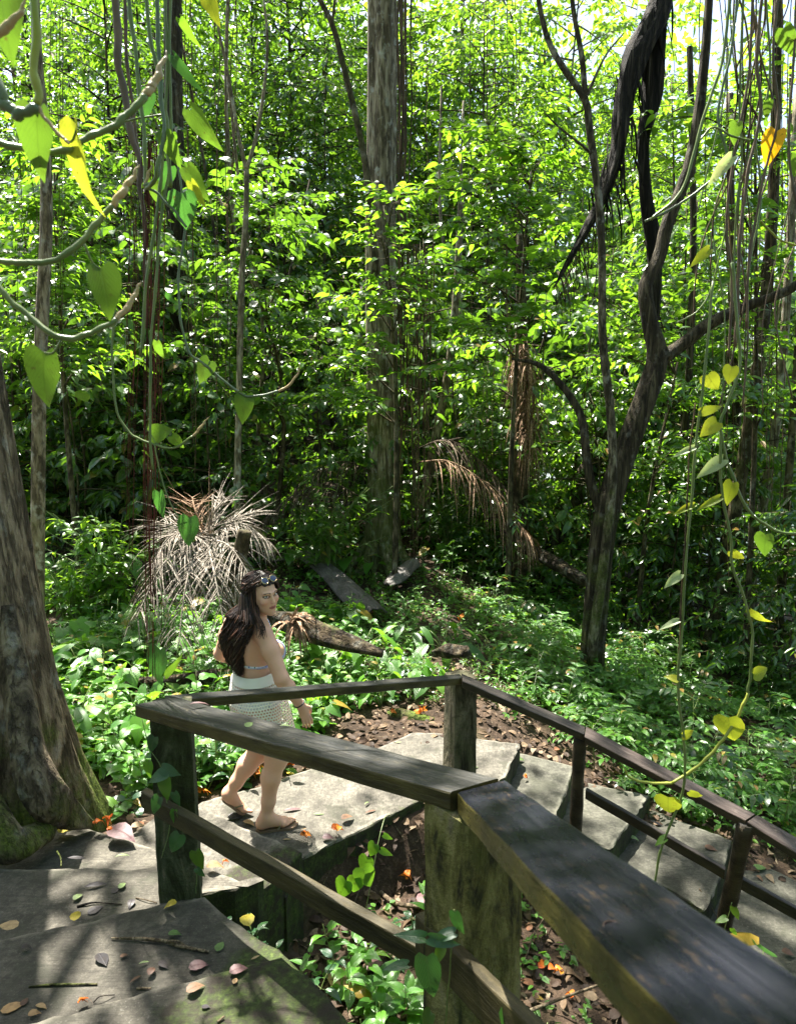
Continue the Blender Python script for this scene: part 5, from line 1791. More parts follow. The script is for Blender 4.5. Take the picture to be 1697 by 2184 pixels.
# ------------------------------------------------------------------ vines in the foreground
BIGHEART = _tpl([(0, 0), (.07, .015), (.18, .025), (.32, .03), (.48, .02), (.64, 0), (.80, -.03), (.92, -.07), (1, -.12)],
                [(-.12, .27, .03), (-.05, .44, .06), (.14, .52, .075), (.34, .49, .06), (.53, .38, .04), (.71, .25, 0), (.87, .11, -.05)])


def vleaf(root, u, v, tu, tv, y, w, lm, yaw=0.0, dy=0.0, stalk=None, smat='stem_green', curl=0.0):
    """leaf whose stalk end is seen at (u,v) and tip at (tu,tv); w is true half-ratio of width to length"""
    off = np.array(root.location)
    p, q = PY(u, v, y), PY(tu, tv, y + dy)
    d = q - p
    L_ = np.linalg.norm(d)
    view = unit(np.array([0, 0, CAMZ]) - p)
    s = unit(np.cross(d, view))
    n = view * math.cos(yaw) + s * math.sin(yaw)
    b = MB()
    leaves(b, [p - off], unit(d), n, L_, L_ * w, BIGHEART, 0, RNG.random(1), curl)
    ts_ = BIGHEART[0]
    b.V[0] = (b.V[0] + (n * L_)[None] * (.03 * np.sin(ts_[:, 0] * 9 + RNG.uniform(0, 6)) * np.abs(ts_[:, 1]) * 2 + .06 * np.abs(ts_[:, 1]) * RNG.uniform(-.5, 2.5) + RNG.normal(0, .006, len(ts_)) - .10 * ts_[:, 0] ** 2 * RNG.uniform(-.3, 1.6))[:, None]).astype(np.float32)
    if stalk is not None:
        a = PY(*stalk)
        add_tube(b, catmull([a - off, (a + p) / 2 - off + [0, 0, -.012], p - off], 8), [.0022, .0016], 6, None, 1, .5)
    return b.build('leaf', [M[lm], M[smat]], root)


def vstem(root, pts, rad, mat, name='stem', sides=9, n=None):
    off = np.array(root.location)
    b = MB()
    P = catmull([PY(*p) - off for p in pts], n or max(16, 8 * len(pts)))
    rj = np.random.default_rng(int(abs(pts[-1][1])) + 5)
    kk = rj.normal(0, 1, P.shape)
    kk = (kk + np.roll(kk, 1, 0) + np.roll(kk, -1, 0)) / 3
    kk[0] = kk[-1] = 0
    P = P + kk * np.mean(rad) * .3 + np.sin(np.arange(len(P)) * .55 + rj.uniform(0, 6))[:, None] * np.array([1, .4, 0]) * np.mean(rad) * .35 * (np.arange(len(P)) > 0)[:, None] * (np.arange(len(P)) < len(P) - 1)[:, None]
    rg_ = np.random.default_rng(len(pts) * 7 + int(abs(pts[0][0])))
    ph = rg_.uniform(0, 6)
    nodes = (1 + .05 * np.sin(np.arange(len(P)) * .8 + ph)) * (1 + .22 * np.exp(-((((np.arange(len(P)) + ph) % 9) - 4.5) / .9) ** 2))
    add_tube(b, P, rad, sides, lambda i, a: nodes[i] * (1 + .03 * np.sin(a * 3 + i)), 0, .5)
    return b.build(name, M[mat], root)


def vine(lab, at, cat='vine', name='climbing_vine'):
    return thing(name, tuple(PY(*at)), lab, cat)


# big-leaved vine hanging close to the lens at the top left
VA = vine('large heart-leaved vine hanging close at the top left corner', (60, 100, 1.15))
y = 1.15
vstem(VA, [(78, -160, y), (75, -20, y), (76, 120, y), (78, 222, y)], [.0062, .006, .0062], 'stem_lime')
vstem(VA, [(-60, 60, y), (-14, 160, y), (14, 225, y), (45, 243, y), (76, 228, y)], [.0085, .008, .0075], 'stem_blue')
vstem(VA, [(80, 226, y), (104, 262, y), (132, 292, y), (148, 306, y)], [.003, .0022], 'stem_bud')
vstem(VA, [(-60, 292, 1.2), (-10, 304, 1.2), (70, 320, 1.2), (135, 322, 1.2), (196, 290, 1.22), (260, 258, 1.24), (308, 205, 1.26)], [.0058, .0055, .0052, .006], 'stem_green')
vstem(VA, [(308, 205, 1.26), (326, 180, 1.27), (342, 148, 1.28), (355, 108, 1.29)], [.006, .0075, .005, .0008], 'stem_bud', 'bud')
vstem(VA, [(-60, 548, 1.25), (-10, 556, 1.25), (60, 560, 1.25), (128, 550, 1.25), (196, 490, 1.27), (240, 438, 1.28)], [.0052, .005, .005], 'stem_green')
vstem(VA, [(240, 438, 1.28), (262, 408, 1.29), (284, 378, 1.3), (297, 352, 1.3)], [.0052, .0062, .0042, .0008], 'stem_bud', 'bud')
vstem(VA, [(-60, 540, 1.3), (-8, 606, 1.3), (50, 665, 1.3), (135, 722, 1.3), (200, 708, 1.32), (250, 680, 1.34)], [.0056, .0052, .0048], 'stem_green')
vstem(VA, [(250, 680, 1.34), (272, 655, 1.35), (290, 625, 1.36), (301, 600, 1.36)], [.0045, .0055, .004, .0008], 'stem_bud', 'bud')
vleaf(VA, 0, -40, 24, 140, 1.1, .62, 'leaf_vine', .35, .02)
vstem(VA, [(-25, 95, 1.06), (10, 62, 1.06), (40, 30, 1.06), (62, -5, 1.06)], [.004, .0065, .004, .0008], 'stem_bud', 'bud')
vleaf(VA, 80, 236, 88, 392, 1.17, .56, 'leaf_vine', .5, .03, (78, 224, 1.15))
vleaf(VA, 166, 268, 194, 464, 1.2, .34, 'leaf_yellow', .95, .02, (140, 300, 1.2))
vleaf(VA, 214, 572, 238, 688, 1.3, .60, 'leaf_vine', -.3, .03, (180, 520, 1.28))
vleaf(VA, 95, 752, 96, 876, 1.32, .55, 'leaf_vine', .35, .03, (132, 724, 1.3))

# green hanging stems a little further in
VB = vine('tangle of green vine stems hanging at the upper left with dark and yellow leaves', (350, 200, 2.3))
for pts, r_, m_ in (([(268, -150, 2.3), (282, 60, 2.3), (300, 210, 2.3), (310, 330, 2.3), (312, 400, 2.3), (330, 380, 2.25), (343, 330, 2.25)], .006, 'stem_green'),
                    ([(330, -150, 2.3), (338, 80, 2.3), (344, 200, 2.3), (348, 300, 2.3), (332, 380, 2.3), (308, 398, 2.3)], .0062, 'stem_blue'),
                    ([(352, -150, 2.35), (356, 100, 2.35), (352, 260, 2.35), (340, 420, 2.35), (318, 560, 2.35), (300, 760, 2.35)], .005, 'stem_green'),
                    ([(370, -150, 2.35), (362, 150, 2.35), (366, 300, 2.35), (345, 470, 2.35), (328, 660, 2.35), (320, 860, 2.35), (326, 1000, 2.35)], .0045, 'stem_green'),
                    ([(290, -150, 2.4), (320, 60, 2.4), (340, 180, 2.4), (356, 270, 2.4), (364, 400, 2.4)], .006, 'stem_green'),
                    ([(350, 245, 2.3), (300, 252, 2.3), (240, 265, 2.3)], .003, 'stem_green'),
                    ([(312, 400, 2.3), (335, 412, 2.3), (372, 450, 2.3), (398, 484, 2.3)], .004, 'stem_blue')):
    vstem(VB, pts, r_, m_)
vstem(VB, [(308, 398, 2.3), (316, 372, 2.3), (324, 352, 2.3)], [.004, .005, .001], 'stem_bud', 'bud')
for a in ((440, -25, 466, 62, 2.1, .52, 'leaf_yellow', .3), (372, 120, 432, 205, 2.3, .28, 'leaf_blue', .4), (408, 235, 474, 326, 2.3, .42, 'leaf_vine', .3), (352, 285, 386, 362, 2.3, .5, 'leaf_vine', .2),
          (400, 358, 446, 432, 2.4, .48, 'leaf_vine', .2), (388, 412, 397, 492, 2.3, .80, 'leaf_blue', .1), (408, 388, 440, 448, 2.35, .36, 'leaf_yellow', .2), (330, 388, 352, 452, 2.4, .5, 'leaf_vine', .5),
          (318, 198, 300, 268, 2.35, .55, 'leaf_blue', .4), (360, 355, 330, 420, 2.45, .5, 'leaf_blue', -.3), (356, 622, 378, 655, 2.3, .35, 'leaf_blue', .6), (336, 728, 348, 770, 2.35, .45, 'leaf_vine', .5), (175, 838, 184, 860, 2.4, .9, 'leaf_vine', .3), (386, 40, 430, 108, 2.3, .3, 'leaf_dark', .5)):
    vleaf(VB, *a, .04)
VC = vine('single bluish vine stem with two hanging heart leaves, left of the tall trunk', (430, 770, 2.5))
vstem(VC, [(376, 300, 2.5), (394, 482, 2.5), (380, 600, 2.5), (388, 690, 2.5), (404, 752, 2.5), (440, 780, 2.5), (512, 838, 2.5), (545, 845, 2.5), (594, 834, 2.5)], [.004, .0042, .004], 'stem_blue')
vstem(VC, [(594, 834, 2.5), (618, 820, 2.5), (636, 795, 2.5), (641, 772, 2.5)], [.004, .0045, .003, .0006], 'stem_bud', 'bud')
vleaf(VC, 448, 770, 420, 818, 2.5, .72, 'leaf_vine', .4, .02, (434, 780, 2.5))
vleaf(VC, 524, 842, 514, 908, 2.5, .62, 'leaf_vine', .2, .02)
VD = vine('looping vine stem with a curled bud above the fallen palm', (350, 930, 2.6))
vstem(VD, [(246, 640, 2.6), (240, 780, 2.6), (252, 880, 2.6), (280, 925, 2.6), (330, 948, 2.6), (372, 955, 2.6), (412, 930, 2.6)], [.0042, .004, .004], 'stem_green')
vstem(VD, [(412, 930, 2.6), (428, 912, 2.6), (438, 898, 2.6), (447, 888, 2.6)], [.004, .0048, .003, .0006], 'stem_bud', 'bud')
vleaf(VD, 322, 925, 372, 918, 2.6, .85, 'leaf_vine', .25, .04, (340, 948, 2.6))
vleaf(VD, 368, 930, 392, 958, 2.6, .7, 'leaf_vine', .3, .02)
vstem(VD, [(330, 948, 2.6), (345, 1020, 2.6), (372, 1090, 2.6), (398, 1110, 2.6)], [.003, .0022], 'stem_green')
vleaf(VD, 404, 1104, 400, 1170, 2.6, .62, 'leaf_blue', .15, .02)
vleaf(VD, 340, 1050, 348, 1110, 2.7, .4, 'leaf_blue', .3, .02)
vleaf(VD, 342, 1385, 336, 1470, 2.9, .5, 'leaf_blue', .5, .02)
vleaf(VD, 352, 1440, 392, 1395, 2.9, .3, 'leaf_vine', .5, .02)

# thin aerial roots hanging in bundles
def roots(lab, at, n, du, v0, v1, mat, r_, seed, group=None, wig=4):
    rg_ = np.random.default_rng(seed)
    u, v, y = at
    root = thing('hanging_roots', tuple(PY(u, v, y)), lab, 'hanging roots')
    off = np.array(root.location)
    b = MB()
    for i in range(n):
        uu = u + rg_.normal(0, du)
        dy = rg_.normal(0, .06 * y / 3)
        e = v1 - abs(rg_.normal(0, .22)) * (v1 - v0)
        k = 7
        pts = [PY(uu + rg_.normal(0, wig) + (u - uu) * .25 * j / k, v0 + (e - v0) * j / (k - 1), y + dy) - off for j in range(k)]
        add_tube(b, catmull(pts, 22), [r_, r_ * .9, r_ * .7], 5, None, 0, .5, False)
    b.build('strands', M[mat], root)


roots('thin red aerial roots hanging down to the left rail corner', (322, 500, 2.84), 18, 13, 300, 1478, 'root_red', .0017, 1)
roots('loose dark red aerial roots left of the main root bundle', (268, 500, 3.2), 6, 22, 250, 1250, 'root_red', .0016, 2)
roots('sparse brown aerial roots hanging over the buttressed trunk side', (120, 300, 3.4), 7, 55, -60, 950, 'root_brown', .0016, 3)
roots('brown lianas hugging the right side of the tall trunk', (858, 300, 10.0), 12, 9, -80, 1150, 'root_brown', .011, 4, wig=3)
roots('curtain of rusty aerial roots right of the tall trunk foot', (893, 800, 9.8), 22, 16, 520, 1190, 'root_brown', .006, 5)
roots('thin lianas hanging in the thicket left of the pale Y sapling', (450, 500, 9.2), 8, 50, 0, 1040, 'root_brown', .006, 6)
roots('fine lianas hanging beside the snag on the right', (1040, 600, 10.0), 10, 90, 0, 1050, 'root_brown', .005, 7)
roots('lianas hanging among the bank trees at the right edge', (1600, 600, 8.6), 14, 60, -60, 1300, 'root_brown', .006, 8)
LI = vine('twisted brown liana hanging left of the green vine tangle', (255, 200, 2.9), 'liana', 'liana')
vstem(LI, [(244, -150, 2.9), (250, 60, 2.9), (262, 180, 2.9), (280, 280, 2.9), (300, 380, 2.9), (308, 520, 2.9), (312, 700, 2.9)], [.014, .014, .012, .008, .004], 'stem_brown', sides=10)
vstem(LI, [(262, -150, 2.95), (268, 70, 2.95), (284, 240, 2.95), (296, 330, 2.95), (302, 420, 2.95)], [.007, .006], 'stem_brown')

# the hanging tangle at the top right
VE = vine('tangle of pale green and brown vine stems hanging at the top right', (1560, 200, 2.4))
rv = np.random.default_rng(12)
for pts, r_, m_ in (([(1568, -120, 2.3), (1540, 120, 2.3), (1500, 250, 2.3), (1455, 400, 2.3), (1388, 468, 2.3)], 0.0046, 'stem_green'),
                    ([(1580, -120, 2.35), (1560, 100, 2.35), (1530, 240, 2.35), (1548, 330, 2.35), (1520, 380, 2.35), (1440, 440, 2.35), (1375, 472, 2.35)], 0.0040, 'stem_blue'),
                    ([(1610, -120, 2.4), (1596, 150, 2.4), (1565, 330, 2.4), (1548, 480, 2.4), (1560, 620, 2.4), (1552, 760, 2.4)], 0.0043, 'stem_brown'),
                    ([(1640, -120, 2.35), (1612, 100, 2.35), (1620, 240, 2.35), (1588, 400, 2.35), (1575, 560, 2.35), (1568, 740, 2.35)], 0.0050, 'stem_brown'),
                    ([(1670, -120, 2.4), (1648, 120, 2.4), (1660, 240, 2.4), (1632, 360, 2.4), (1600, 520, 2.4), (1590, 700, 2.4)], 0.0040, 'stem_brown'),
                    ([(1590, -120, 2.45), (1576, 200, 2.45), (1580, 330, 2.45), (1570, 460, 2.45), (1555, 640, 2.45)], 0.0037, 'stem_green'),
                    ([(1625, -120, 2.5), (1640, 160, 2.5), (1610, 300, 2.5), (1622, 420, 2.5), (1590, 600, 2.5)], 0.0037, 'stem_green'),
                    ([(1490, 300, 2.3), (1520, 272, 2.3), (1560, 290, 2.3), (1600, 300, 2.3)], 0.0031, 'stem_green'),
                    ([(1548, 480, 2.4), (1520, 600, 2.4), (1490, 660, 2.4), (1440, 690, 2.4)], 0.0025, 'stem_green'),
                    ([(1620, 470, 2.4), (1660, 510, 2.4), (1720, 530, 2.4)], 0.0031, 'stem_lime'),
                    ([(1700, -60, 2.3), (1690, 150, 2.3), (1680, 320, 2.3), (1705, 470, 2.3)], 0.0037, 'stem_brown')):
    vstem(VE, pts, r_, m_)
for i in range(13):
    u0 = rv.uniform(1545, 1690)
    L0 = rv.uniform(350, 900)
    vs_ = np.linspace(-120, L0, 6)
    us_ = u0 + np.cumsum(rv.normal(-8, 32, 6))
    vstem(VE, [(a, b_, 2.3 + rv.uniform(0, .35)) if False else (a, b_, 2.45) for a, b_ in zip(us_, vs_)], rv.uniform(.0014, .003), ('stem_brown', 'root_brown', 'stem_green', 'root_brown')[i % 4], sides=6)
for a in ((1655, 280, 1630, 360, 2.4, .62, 'leaf_gold', .2), (1560, 335, 1504, 400, 2.3, .36, 'leaf_pale', .2), (1572, 262, 1560, 312, 2.35, .7, 'leaf_vine', .5), (1640, 215, 1630, 260, 2.4, .5, 'leaf_vine', .4),
          (1512, 532, 1468, 570, 2.3, .45, 'leaf_yellow', .2), (1700, 330, 1690, 380, 2.3, .7, 'leaf_vine', .3), (1670, 60, 1700, 130, 2.3, .5, 'leaf_vine', .2)):
    vleaf(VE, *a, .03)

# the long yellow-leaved vine on the right
VF = vine('long thin vine with backlit yellow-green leaves dangling over the right handrail', (1500, 1000, 2.2))
yv = 2.2
vstem(VF, [(1560, 560, yv), (1572, 700, yv), (1575, 790, yv), (1545, 870, yv), (1535, 920, yv), (1560, 1010, yv), (1590, 1080, yv), (1650, 1130, yv), (1720, 1140, yv)], .0045, 'stem_green')
vstem(VF, [(1535, 920, yv), (1538, 1050, yv), (1556, 1140, yv), (1560, 1200, yv), (1590, 1290, yv), (1602, 1345, yv), (1600, 1425, yv), (1594, 1478, yv)], .0042, 'stem_green')
vstem(VF, [(1594, 1478, yv), (1572, 1530, yv), (1533, 1586, yv), (1490, 1632, yv), (1432, 1670, yv)], .005, 'stem_lime')
vstem(VF, [(1432, 1670, yv), (1385, 1670, yv), (1345, 1660, yv), (1334, 1645, yv), (1325, 1628, yv)], [.0048, .0045, .004, .0008], 'stem_lime', 'bud')
vstem(VF, [(1520, 600, yv), (1500, 800, yv), (1478, 1000, yv), (1462, 1200, yv), (1448, 1400, yv), (1446, 1480, yv), (1455, 1560, yv), (1460, 1650, yv), (1445, 1720, yv), (1412, 1800, yv), (1398, 1870, yv), (1392, 1910, yv)], [.004, .0045, .004], 'stem_green')
vstem(VF, [(1482, 860, yv), (1470, 960, yv), (1465, 1060, yv), (1458, 1180, yv), (1450, 1320, yv), (1446, 1440, yv)], .0025, 'root_brown')
for a in ((1508, 800, 1530, 835, yv, .8, 'leaf_yellow', .2), (1560, 782, 1550, 822, yv, .8, 'leaf_yellow', .3), (1492, 878, 1545, 868, yv, .35, 'leaf_yellow', .2), (1528, 900, 1490, 932, yv, .75, 'leaf_yellow', .2),
          (1478, 955, 1430, 975, yv, .28, 'leaf_pale', .3), (1540, 980, 1482, 1020, yv, .42, 'leaf_pale', .1), (1562, 1030, 1544, 1080, yv, .6, 'leaf_yellow', .3), (1478, 1078, 1430, 1098, yv, .3, 'leaf_yellow', .3),
          (1534, 1062, 1482, 1088, yv, .3, 'leaf_yellow', .2), (1450, 1225, 1412, 1255, yv, .42, 'leaf_pale', .2), (1445, 1325, 1400, 1342, yv, .3, 'leaf_pale', .4), (1560, 1175, 1588, 1195, yv, .5, 'leaf_yellow', .4),
          (1600, 1300, 1645, 1335, yv, .28, 'leaf_yellow', .5), (1606, 1438, 1640, 1425, yv, .7, 'leaf_yellow', .3), (1444, 1450, 1415, 1440, yv, .6, 'leaf_yellow', .4), (1552, 1530, 1562, 1586, yv, .85, 'leaf_yellow', .2),
          (1455, 1568, 1482, 1560, yv, .6, 'leaf_yellow', .4), (1424, 1700, 1424, 1738, yv, 1.05, 'leaf_yellow', .1), (1470, 1688, 1500, 1702, yv, .4, 'leaf_yellow', .4), (1420, 1788, 1392, 1802, yv, .5, 'leaf_vine', .5),
          (1632, 1140, 1628, 1190, yv, .7, 'leaf_vine', .3)):
    vleaf(VF, *a, .02)

# creepers on the posts
def creeper(lab, stem, lv, r_=.002):
    T = vine(lab, stem[0], 'creeper', 'creeper')
    vstem(T, stem, r_, 'stem_green')
    for a in lv:
        vleaf(T, *a)


creeper('heart-leaved creeper climbing the left rail post', [(345, 1830, 2.66), (362, 1760, 2.62), (352, 1690, 2.64), (345, 1640, 2.66), (322, 1600, 2.66), (312, 1570, 2.66)],
        [(330, 1572, 318, 1608, 2.62, .62, 'leaf_blue', .3), (318, 1625, 318, 1662, 2.62, .55, 'leaf_ground', .4), (346, 1638, 386, 1655, 2.6, .6, 'leaf_blue', .2), (356, 1648, 312, 1668, 2.6, .55, 'leaf_blue', .3), (340, 1700, 324, 1740, 2.6, .55, 'leaf_blue', .3),
         (374, 1728, 378, 1770, 2.58, .4, 'leaf_ground', .6), (384, 1780, 362, 1822, 2.58, .66, 'leaf_blue', .1), (352, 1660, 356, 1712, 2.6, .5, 'leaf_dark', .3), (372, 1690, 384, 1722, 2.6, .5, 'leaf_blue', .3)])
creeper('small creeper with a yellowing leaf at the right foot of the left rail post', [(418, 1905, 2.6), (420, 1870, 2.58), (422, 1830, 2.58)],
        [(418, 1815, 432, 1860, 2.56, .55, 'leaf_vine', .3), (420, 1852, 438, 1872, 2.56, .5, 'leaf_blue', .3)])
creeper('dark pointed-leaf creeper on the near concrete post', [(950, 2184, 1.62), (958, 2080, 1.60), (964, 2010, 1.58), (975, 1965, 1.58), (968, 1940, 1.58)],
        [(905, 2000, 838, 1992, 1.56, .36, 'leaf_blue', .2), (968, 1990, 905, 2012, 1.55, .36, 'leaf_blue', .3), (970, 1945, 985, 2000, 1.56, .42, 'leaf_blue', .4), (916, 2000, 985, 2018, 1.54, .36, 'leaf_blue', .2), (910, 2040, 922, 2140, 1.5, .48, 'leaf_blue', .15),
         (945, 2020, 925, 2060, 1.54, .5, 'leaf_dark', .3), (868, 2058, 812, 2068, 1.6, .36, 'leaf_blue', .3), (1090, 2150, 1140, 2240, 1.4, .5, 'leaf_blue', .3), (920, 2160, 900, 2200, 1.5, .6, 'leaf_dark', .3)])
creeper('young vine with small heart leaves trailing over the landing edge', [(768, 1998, 3.5), (788, 1900, 3.55), (806, 1800, 3.7), (820, 1745, 3.85), (832, 1738, 3.95)],
        [(800, 1800, 786, 1828, 3.5, .8, 'leaf_ground', .2), (784, 1828, 770, 1862, 3.45, .85, 'leaf_ground', .1), (772, 1850, 790, 1896, 3.42, .85, 'leaf_ground', .1), (760, 1872, 752, 1906, 3.4, .95, 'leaf_ground', .1), (738, 1878, 722, 1918, 3.38, .85, 'leaf_ground', .2), (812, 1812, 838, 1826, 3.5, .5, 'leaf_ground', .3), (818, 1780, 838, 1792, 3.6, .5, 'leaf_ground', .3)])
creeper('small green climber on the foot of the second wooden post', [(1540, 2000, 3.45), (1550, 1960, 3.45), (1560, 1925, 3.45)],
        [(1548, 1958, 1522, 1968, 3.42, .5, 'leaf_vine', .3), (1565, 1935, 1572, 1965, 3.42, .5, 'leaf_vine', .3), (1560, 1980, 1570, 1998, 3.42, .5, 'leaf_ground', .3)])
# ------------------------------------------------------------------ the walking woman
class SDF:
    def __init__(self, lo, hi, h):
        self.h = h
        self.lo = np.array(lo, float)
        self.n = np.ceil((np.array(hi) - lo) / h).astype(int) + 1
        self.g = np.full(self.n, 1.0, np.float32)

    def sub(self, c0, c1, pad):
        a = np.clip(np.floor((np.minimum(c0, c1) - pad - self.lo) / self.h).astype(int), 0, self.n - 1)
        b = np.clip(np.ceil((np.maximum(c0, c1) + pad - self.lo) / self.h).astype(int) + 1, 1, self.n)
        sl = tuple(slice(i, j) for i, j in zip(a, b))
        ax = [self.lo[i] + self.h * np.arange(a[i], b[i]) for i in range(3)]
        X, Y, Z = np.meshgrid(*ax, indexing='ij', sparse=True)
        return sl, X, Y, Z

    def smin(self, sl, d, k):
        g = self.g[sl]
        hh = np.clip(.5 + .5 * (g - d) / k, 0, 1)
        self.g[sl] = g + (d - g) * hh - k * hh * (1 - hh)

    def cap(self, a, b, ra, rb, k=.02):
        a, b = np.array(a, float), np.array(b, float)
        sl, X, Y, Z = self.sub(a, b, max(ra, rb) + .07)
        ba = b - a
        t = np.clip(((X - a[0]) * ba[0] + (Y - a[1]) * ba[1] + (Z - a[2]) * ba[2]) / (ba @ ba + 1e-9), 0, 1)
        d = np.sqrt((X - a[0] - t * ba[0]) ** 2 + (Y - a[1] - t * ba[1]) ** 2 + (Z - a[2] - t * ba[2]) ** 2) - (ra + (rb - ra) * t)
        self.smin(sl, d, k)

    def ell(self, c, r, fr, k=.03, cut=False):
        """fr: rows are the ellipsoid's axes"""
        c, r = np.array(c, float), np.array(r, float)
        sl, X, Y, Z = self.sub(c, c, max(r) + .07)
        q = [((X - c[0]) * fr[i][0] + (Y - c[1]) * fr[i][1] + (Z - c[2]) * fr[i][2]) / r[i] for i in range(3)]
        k0 = np.sqrt(q[0] ** 2 + q[1] ** 2 + q[2] ** 2)
        k1 = np.sqrt((q[0] / r[0]) ** 2 + (q[1] / r[1]) ** 2 + (q[2] / r[2]) ** 2) + 1e-9
        d = k0 * (k0 - 1) / k1
        if cut:
            g = self.g[sl]
            d = -d
            hh = np.clip(.5 - .5 * (g - d) / k, 0, 1)
            self.g[sl] = g + (d - g) * hh + k * hh * (1 - hh)
        else:
            self.smin(sl, d, k)

    def mesh(self, g=None):
        return nets(self.g if g is None else g, self.lo, self.h)


def nets(g, lo, h):
    s = g < 0
    c = np.zeros(tuple(n - 1 for n in g.shape), np.uint8)
    offs = [(i, j, k) for i in (0, 1) for j in (0, 1) for k in (0, 1)]
    sh = c.shape
    for o in offs:
        c += s[o[0]:o[0] + sh[0], o[1]:o[1] + sh[1], o[2]:o[2] + sh[2]]
    act = (c > 0) & (c < 8)
    I = np.argwhere(act)
    ids = np.full(sh, -1, np.int32)
    ids[act] = np.arange(len(I))
    acc = np.zeros((len(I), 3))
    cnt = np.zeros(len(I))
    for a in offs:
        for ax in range(3):
            if a[ax] == 0:
                b = list(a); b[ax] = 1
                va = g[I[:, 0] + a[0], I[:, 1] + a[1], I[:, 2] + a[2]]
                vb = g[I[:, 0] + b[0], I[:, 1] + b[1], I[:, 2] + b[2]]
                m = (va < 0) != (vb < 0)
                t = np.where(m, va / np.where(m, va - vb, 1), 0)
                p = np.tile(np.array(a, float), (len(I), 1))
                p[:, ax] += t
                acc += p * m[:, None]
                cnt += m
    V = lo + h * (I + acc / cnt[:, None])
    F = []
    for ax in range(3):
        u, v = [(1, 2), (2, 0), (0, 1)][ax]
        A = np.moveaxis(s, (ax, u, v), (0, 1, 2))
        D = np.moveaxis(ids, (ax, u, v), (0, 1, 2))
        e0 = A[:-1, 1:-1, 1:-1]
        e1 = A[1:, 1:-1, 1:-1]
        for sg, mk in ((0, e0 & ~e1), (1, ~e0 & e1)):
            q = np.argwhere(mk)
            if not len(q):
                continue
            i, j, k = q[:, 0], q[:, 1] + 1, q[:, 2] + 1
            f = np.stack([D[i, j - 1, k - 1], D[i, j, k - 1], D[i, j, k], D[i, j - 1, k]], 1)
            F.append(f if sg == 0 else f[:, ::-1])
    return V, np.concatenate(F)


nv = lambda *a: np.array(a, float)
Rr, Ff, Uu = nv(.707, -.707, 0), nv(.707, .707, 0), nv(0, 0, 1)          # chest frame: right, forward, up
Rp, Fp = nv(.60, -.80, 0), nv(.80, .60, 0)                               # pelvis frame
PEL, WAI, CHE, NEC = nv(-.872, 4.0, .835), nv(-.888, 4.015, .985), nv(-.905, 4.03, 1.14), nv(-.865, 4.01, 1.31)
SR, SL = nv(-.795, 3.905, 1.262), nv(-1.045, 4.155, 1.255)
ER, WR_ = nv(-.683, 3.815, 1.02), nv(-.578, 3.85, .835)
EL, WL = nv(-1.14, 4.20, 1.03), nv(-.96, 4.27, .94)
HR_, HL_ = PEL + Rp * .088 - Uu * .02, PEL - Rp * .088 - Uu * .02
KR, AR = nv(-.745, 3.905, .475), nv(-.815, 3.885, .09)
KL, AL = nv(-.885, 4.075, .43), nv(-1.078, 4.022, .165)
HD = nv(-.812, 3.985, 1.492)
hf = unit(nv(.74, -.66, -.10))                                           # the face looks back over the right shoulder
hr = unit(np.cross(hf, Uu))                                              # her right
hu = np.cross(hr, hf)
tilt_ = .07
hu, hr = unit(hu * math.cos(tilt_) + hr * math.sin(tilt_)), unit(hr * math.cos(tilt_) - hu * math.sin(tilt_))
HF = [hr, hf, hu]
H = lambda x, y, z: HD + hr * x + hf * y + hu * z

S = SDF((-1.26, 3.66, -.03), (-.44, 4.44, 1.66), .0042)
CF, PF = [Rr, Ff, Uu], [Rp, Fp, Uu]
S.ell(PEL, (.168, .122, .125), PF, .02)
S.ell(WAI, (.128, .098, .13), PF, .06)
S.ell(CHE, (.148, .106, .16), CF, .06)
S.cap(SR * .9 + SL * .1, SL * .9 + SR * .1, .052, .052, .05)
S.cap(NEC - Uu * .02, (SR + NEC) / 2 + Uu * .0, .05, .045, .04)
S.cap(NEC - Uu * .02, (SL + NEC) / 2, .05, .045, .04)
S.cap(NEC - Uu * .04, H(0, -.03, -.07), .055, .049, .03)
for sg in (1, -1):
    S.ell(PEL - Fp * .055 + Rp * sg * .078 - Uu * .03, (.088, .085, .095), PF, .03)
    S.ell(CHE + Ff * .112 + Rr * sg * .076 - Uu * .04, (.070, .070, .070), CF, .03)
S.ell(CHE + Ff * .062 + Uu * .075, (.12, .05, .09), CF, .04)
# shoulder blades and the furrow of the spine
S.ell(CHE - Ff * .085 + Rr * .072 + Uu * .03, (.05, .028, .08), CF, .04)
S.ell(CHE - Ff * .085 - Rr * .072 + Uu * .03, (.05, .028, .08), CF, .04)
S.ell(CHE - Ff * .128 - Uu * .06, (.012, .028, .17), CF, .03, cut=True)
# arms
for a, e, w_, sgn in ((SR, ER, WR_, 1), (SL, EL, WL, -1)):
    S.cap(a, a + (e - a) * .35, .054, .053, .03)
    S.cap(a + (e - a) * .35, e, .053, .042, .03)
    S.cap(e, e + (w_ - e) * .3, .043, .044, .02)
    S.cap(e + (w_ - e) * .3, w_, .044, .0255, .02)
# legs
S.cap(HR_, KR, .092, .060, .04)
S.cap(HL_, KL, .092, .060, .04)
S.ell(KR + nv(.008, .004, .01), (.05, .05, .06), PF, .05)
S.ell(KL + nv(.008, .004, .01), (.05, .05, .06), PF, .05)
for k_, a_ in ((KR, AR), (KL, AL)):
    cf = k_ + (a_ - k_) * .32 - Fp * .016
    S.cap(k_, cf, .056, .056, .05)
    S.cap(cf, k_ + (a_ - k_) * .72 - Fp * .004, .056, .042, .04)
    S.cap(k_ + (a_ - k_) * .72 - Fp * .004, a_, .043, .035, .02)


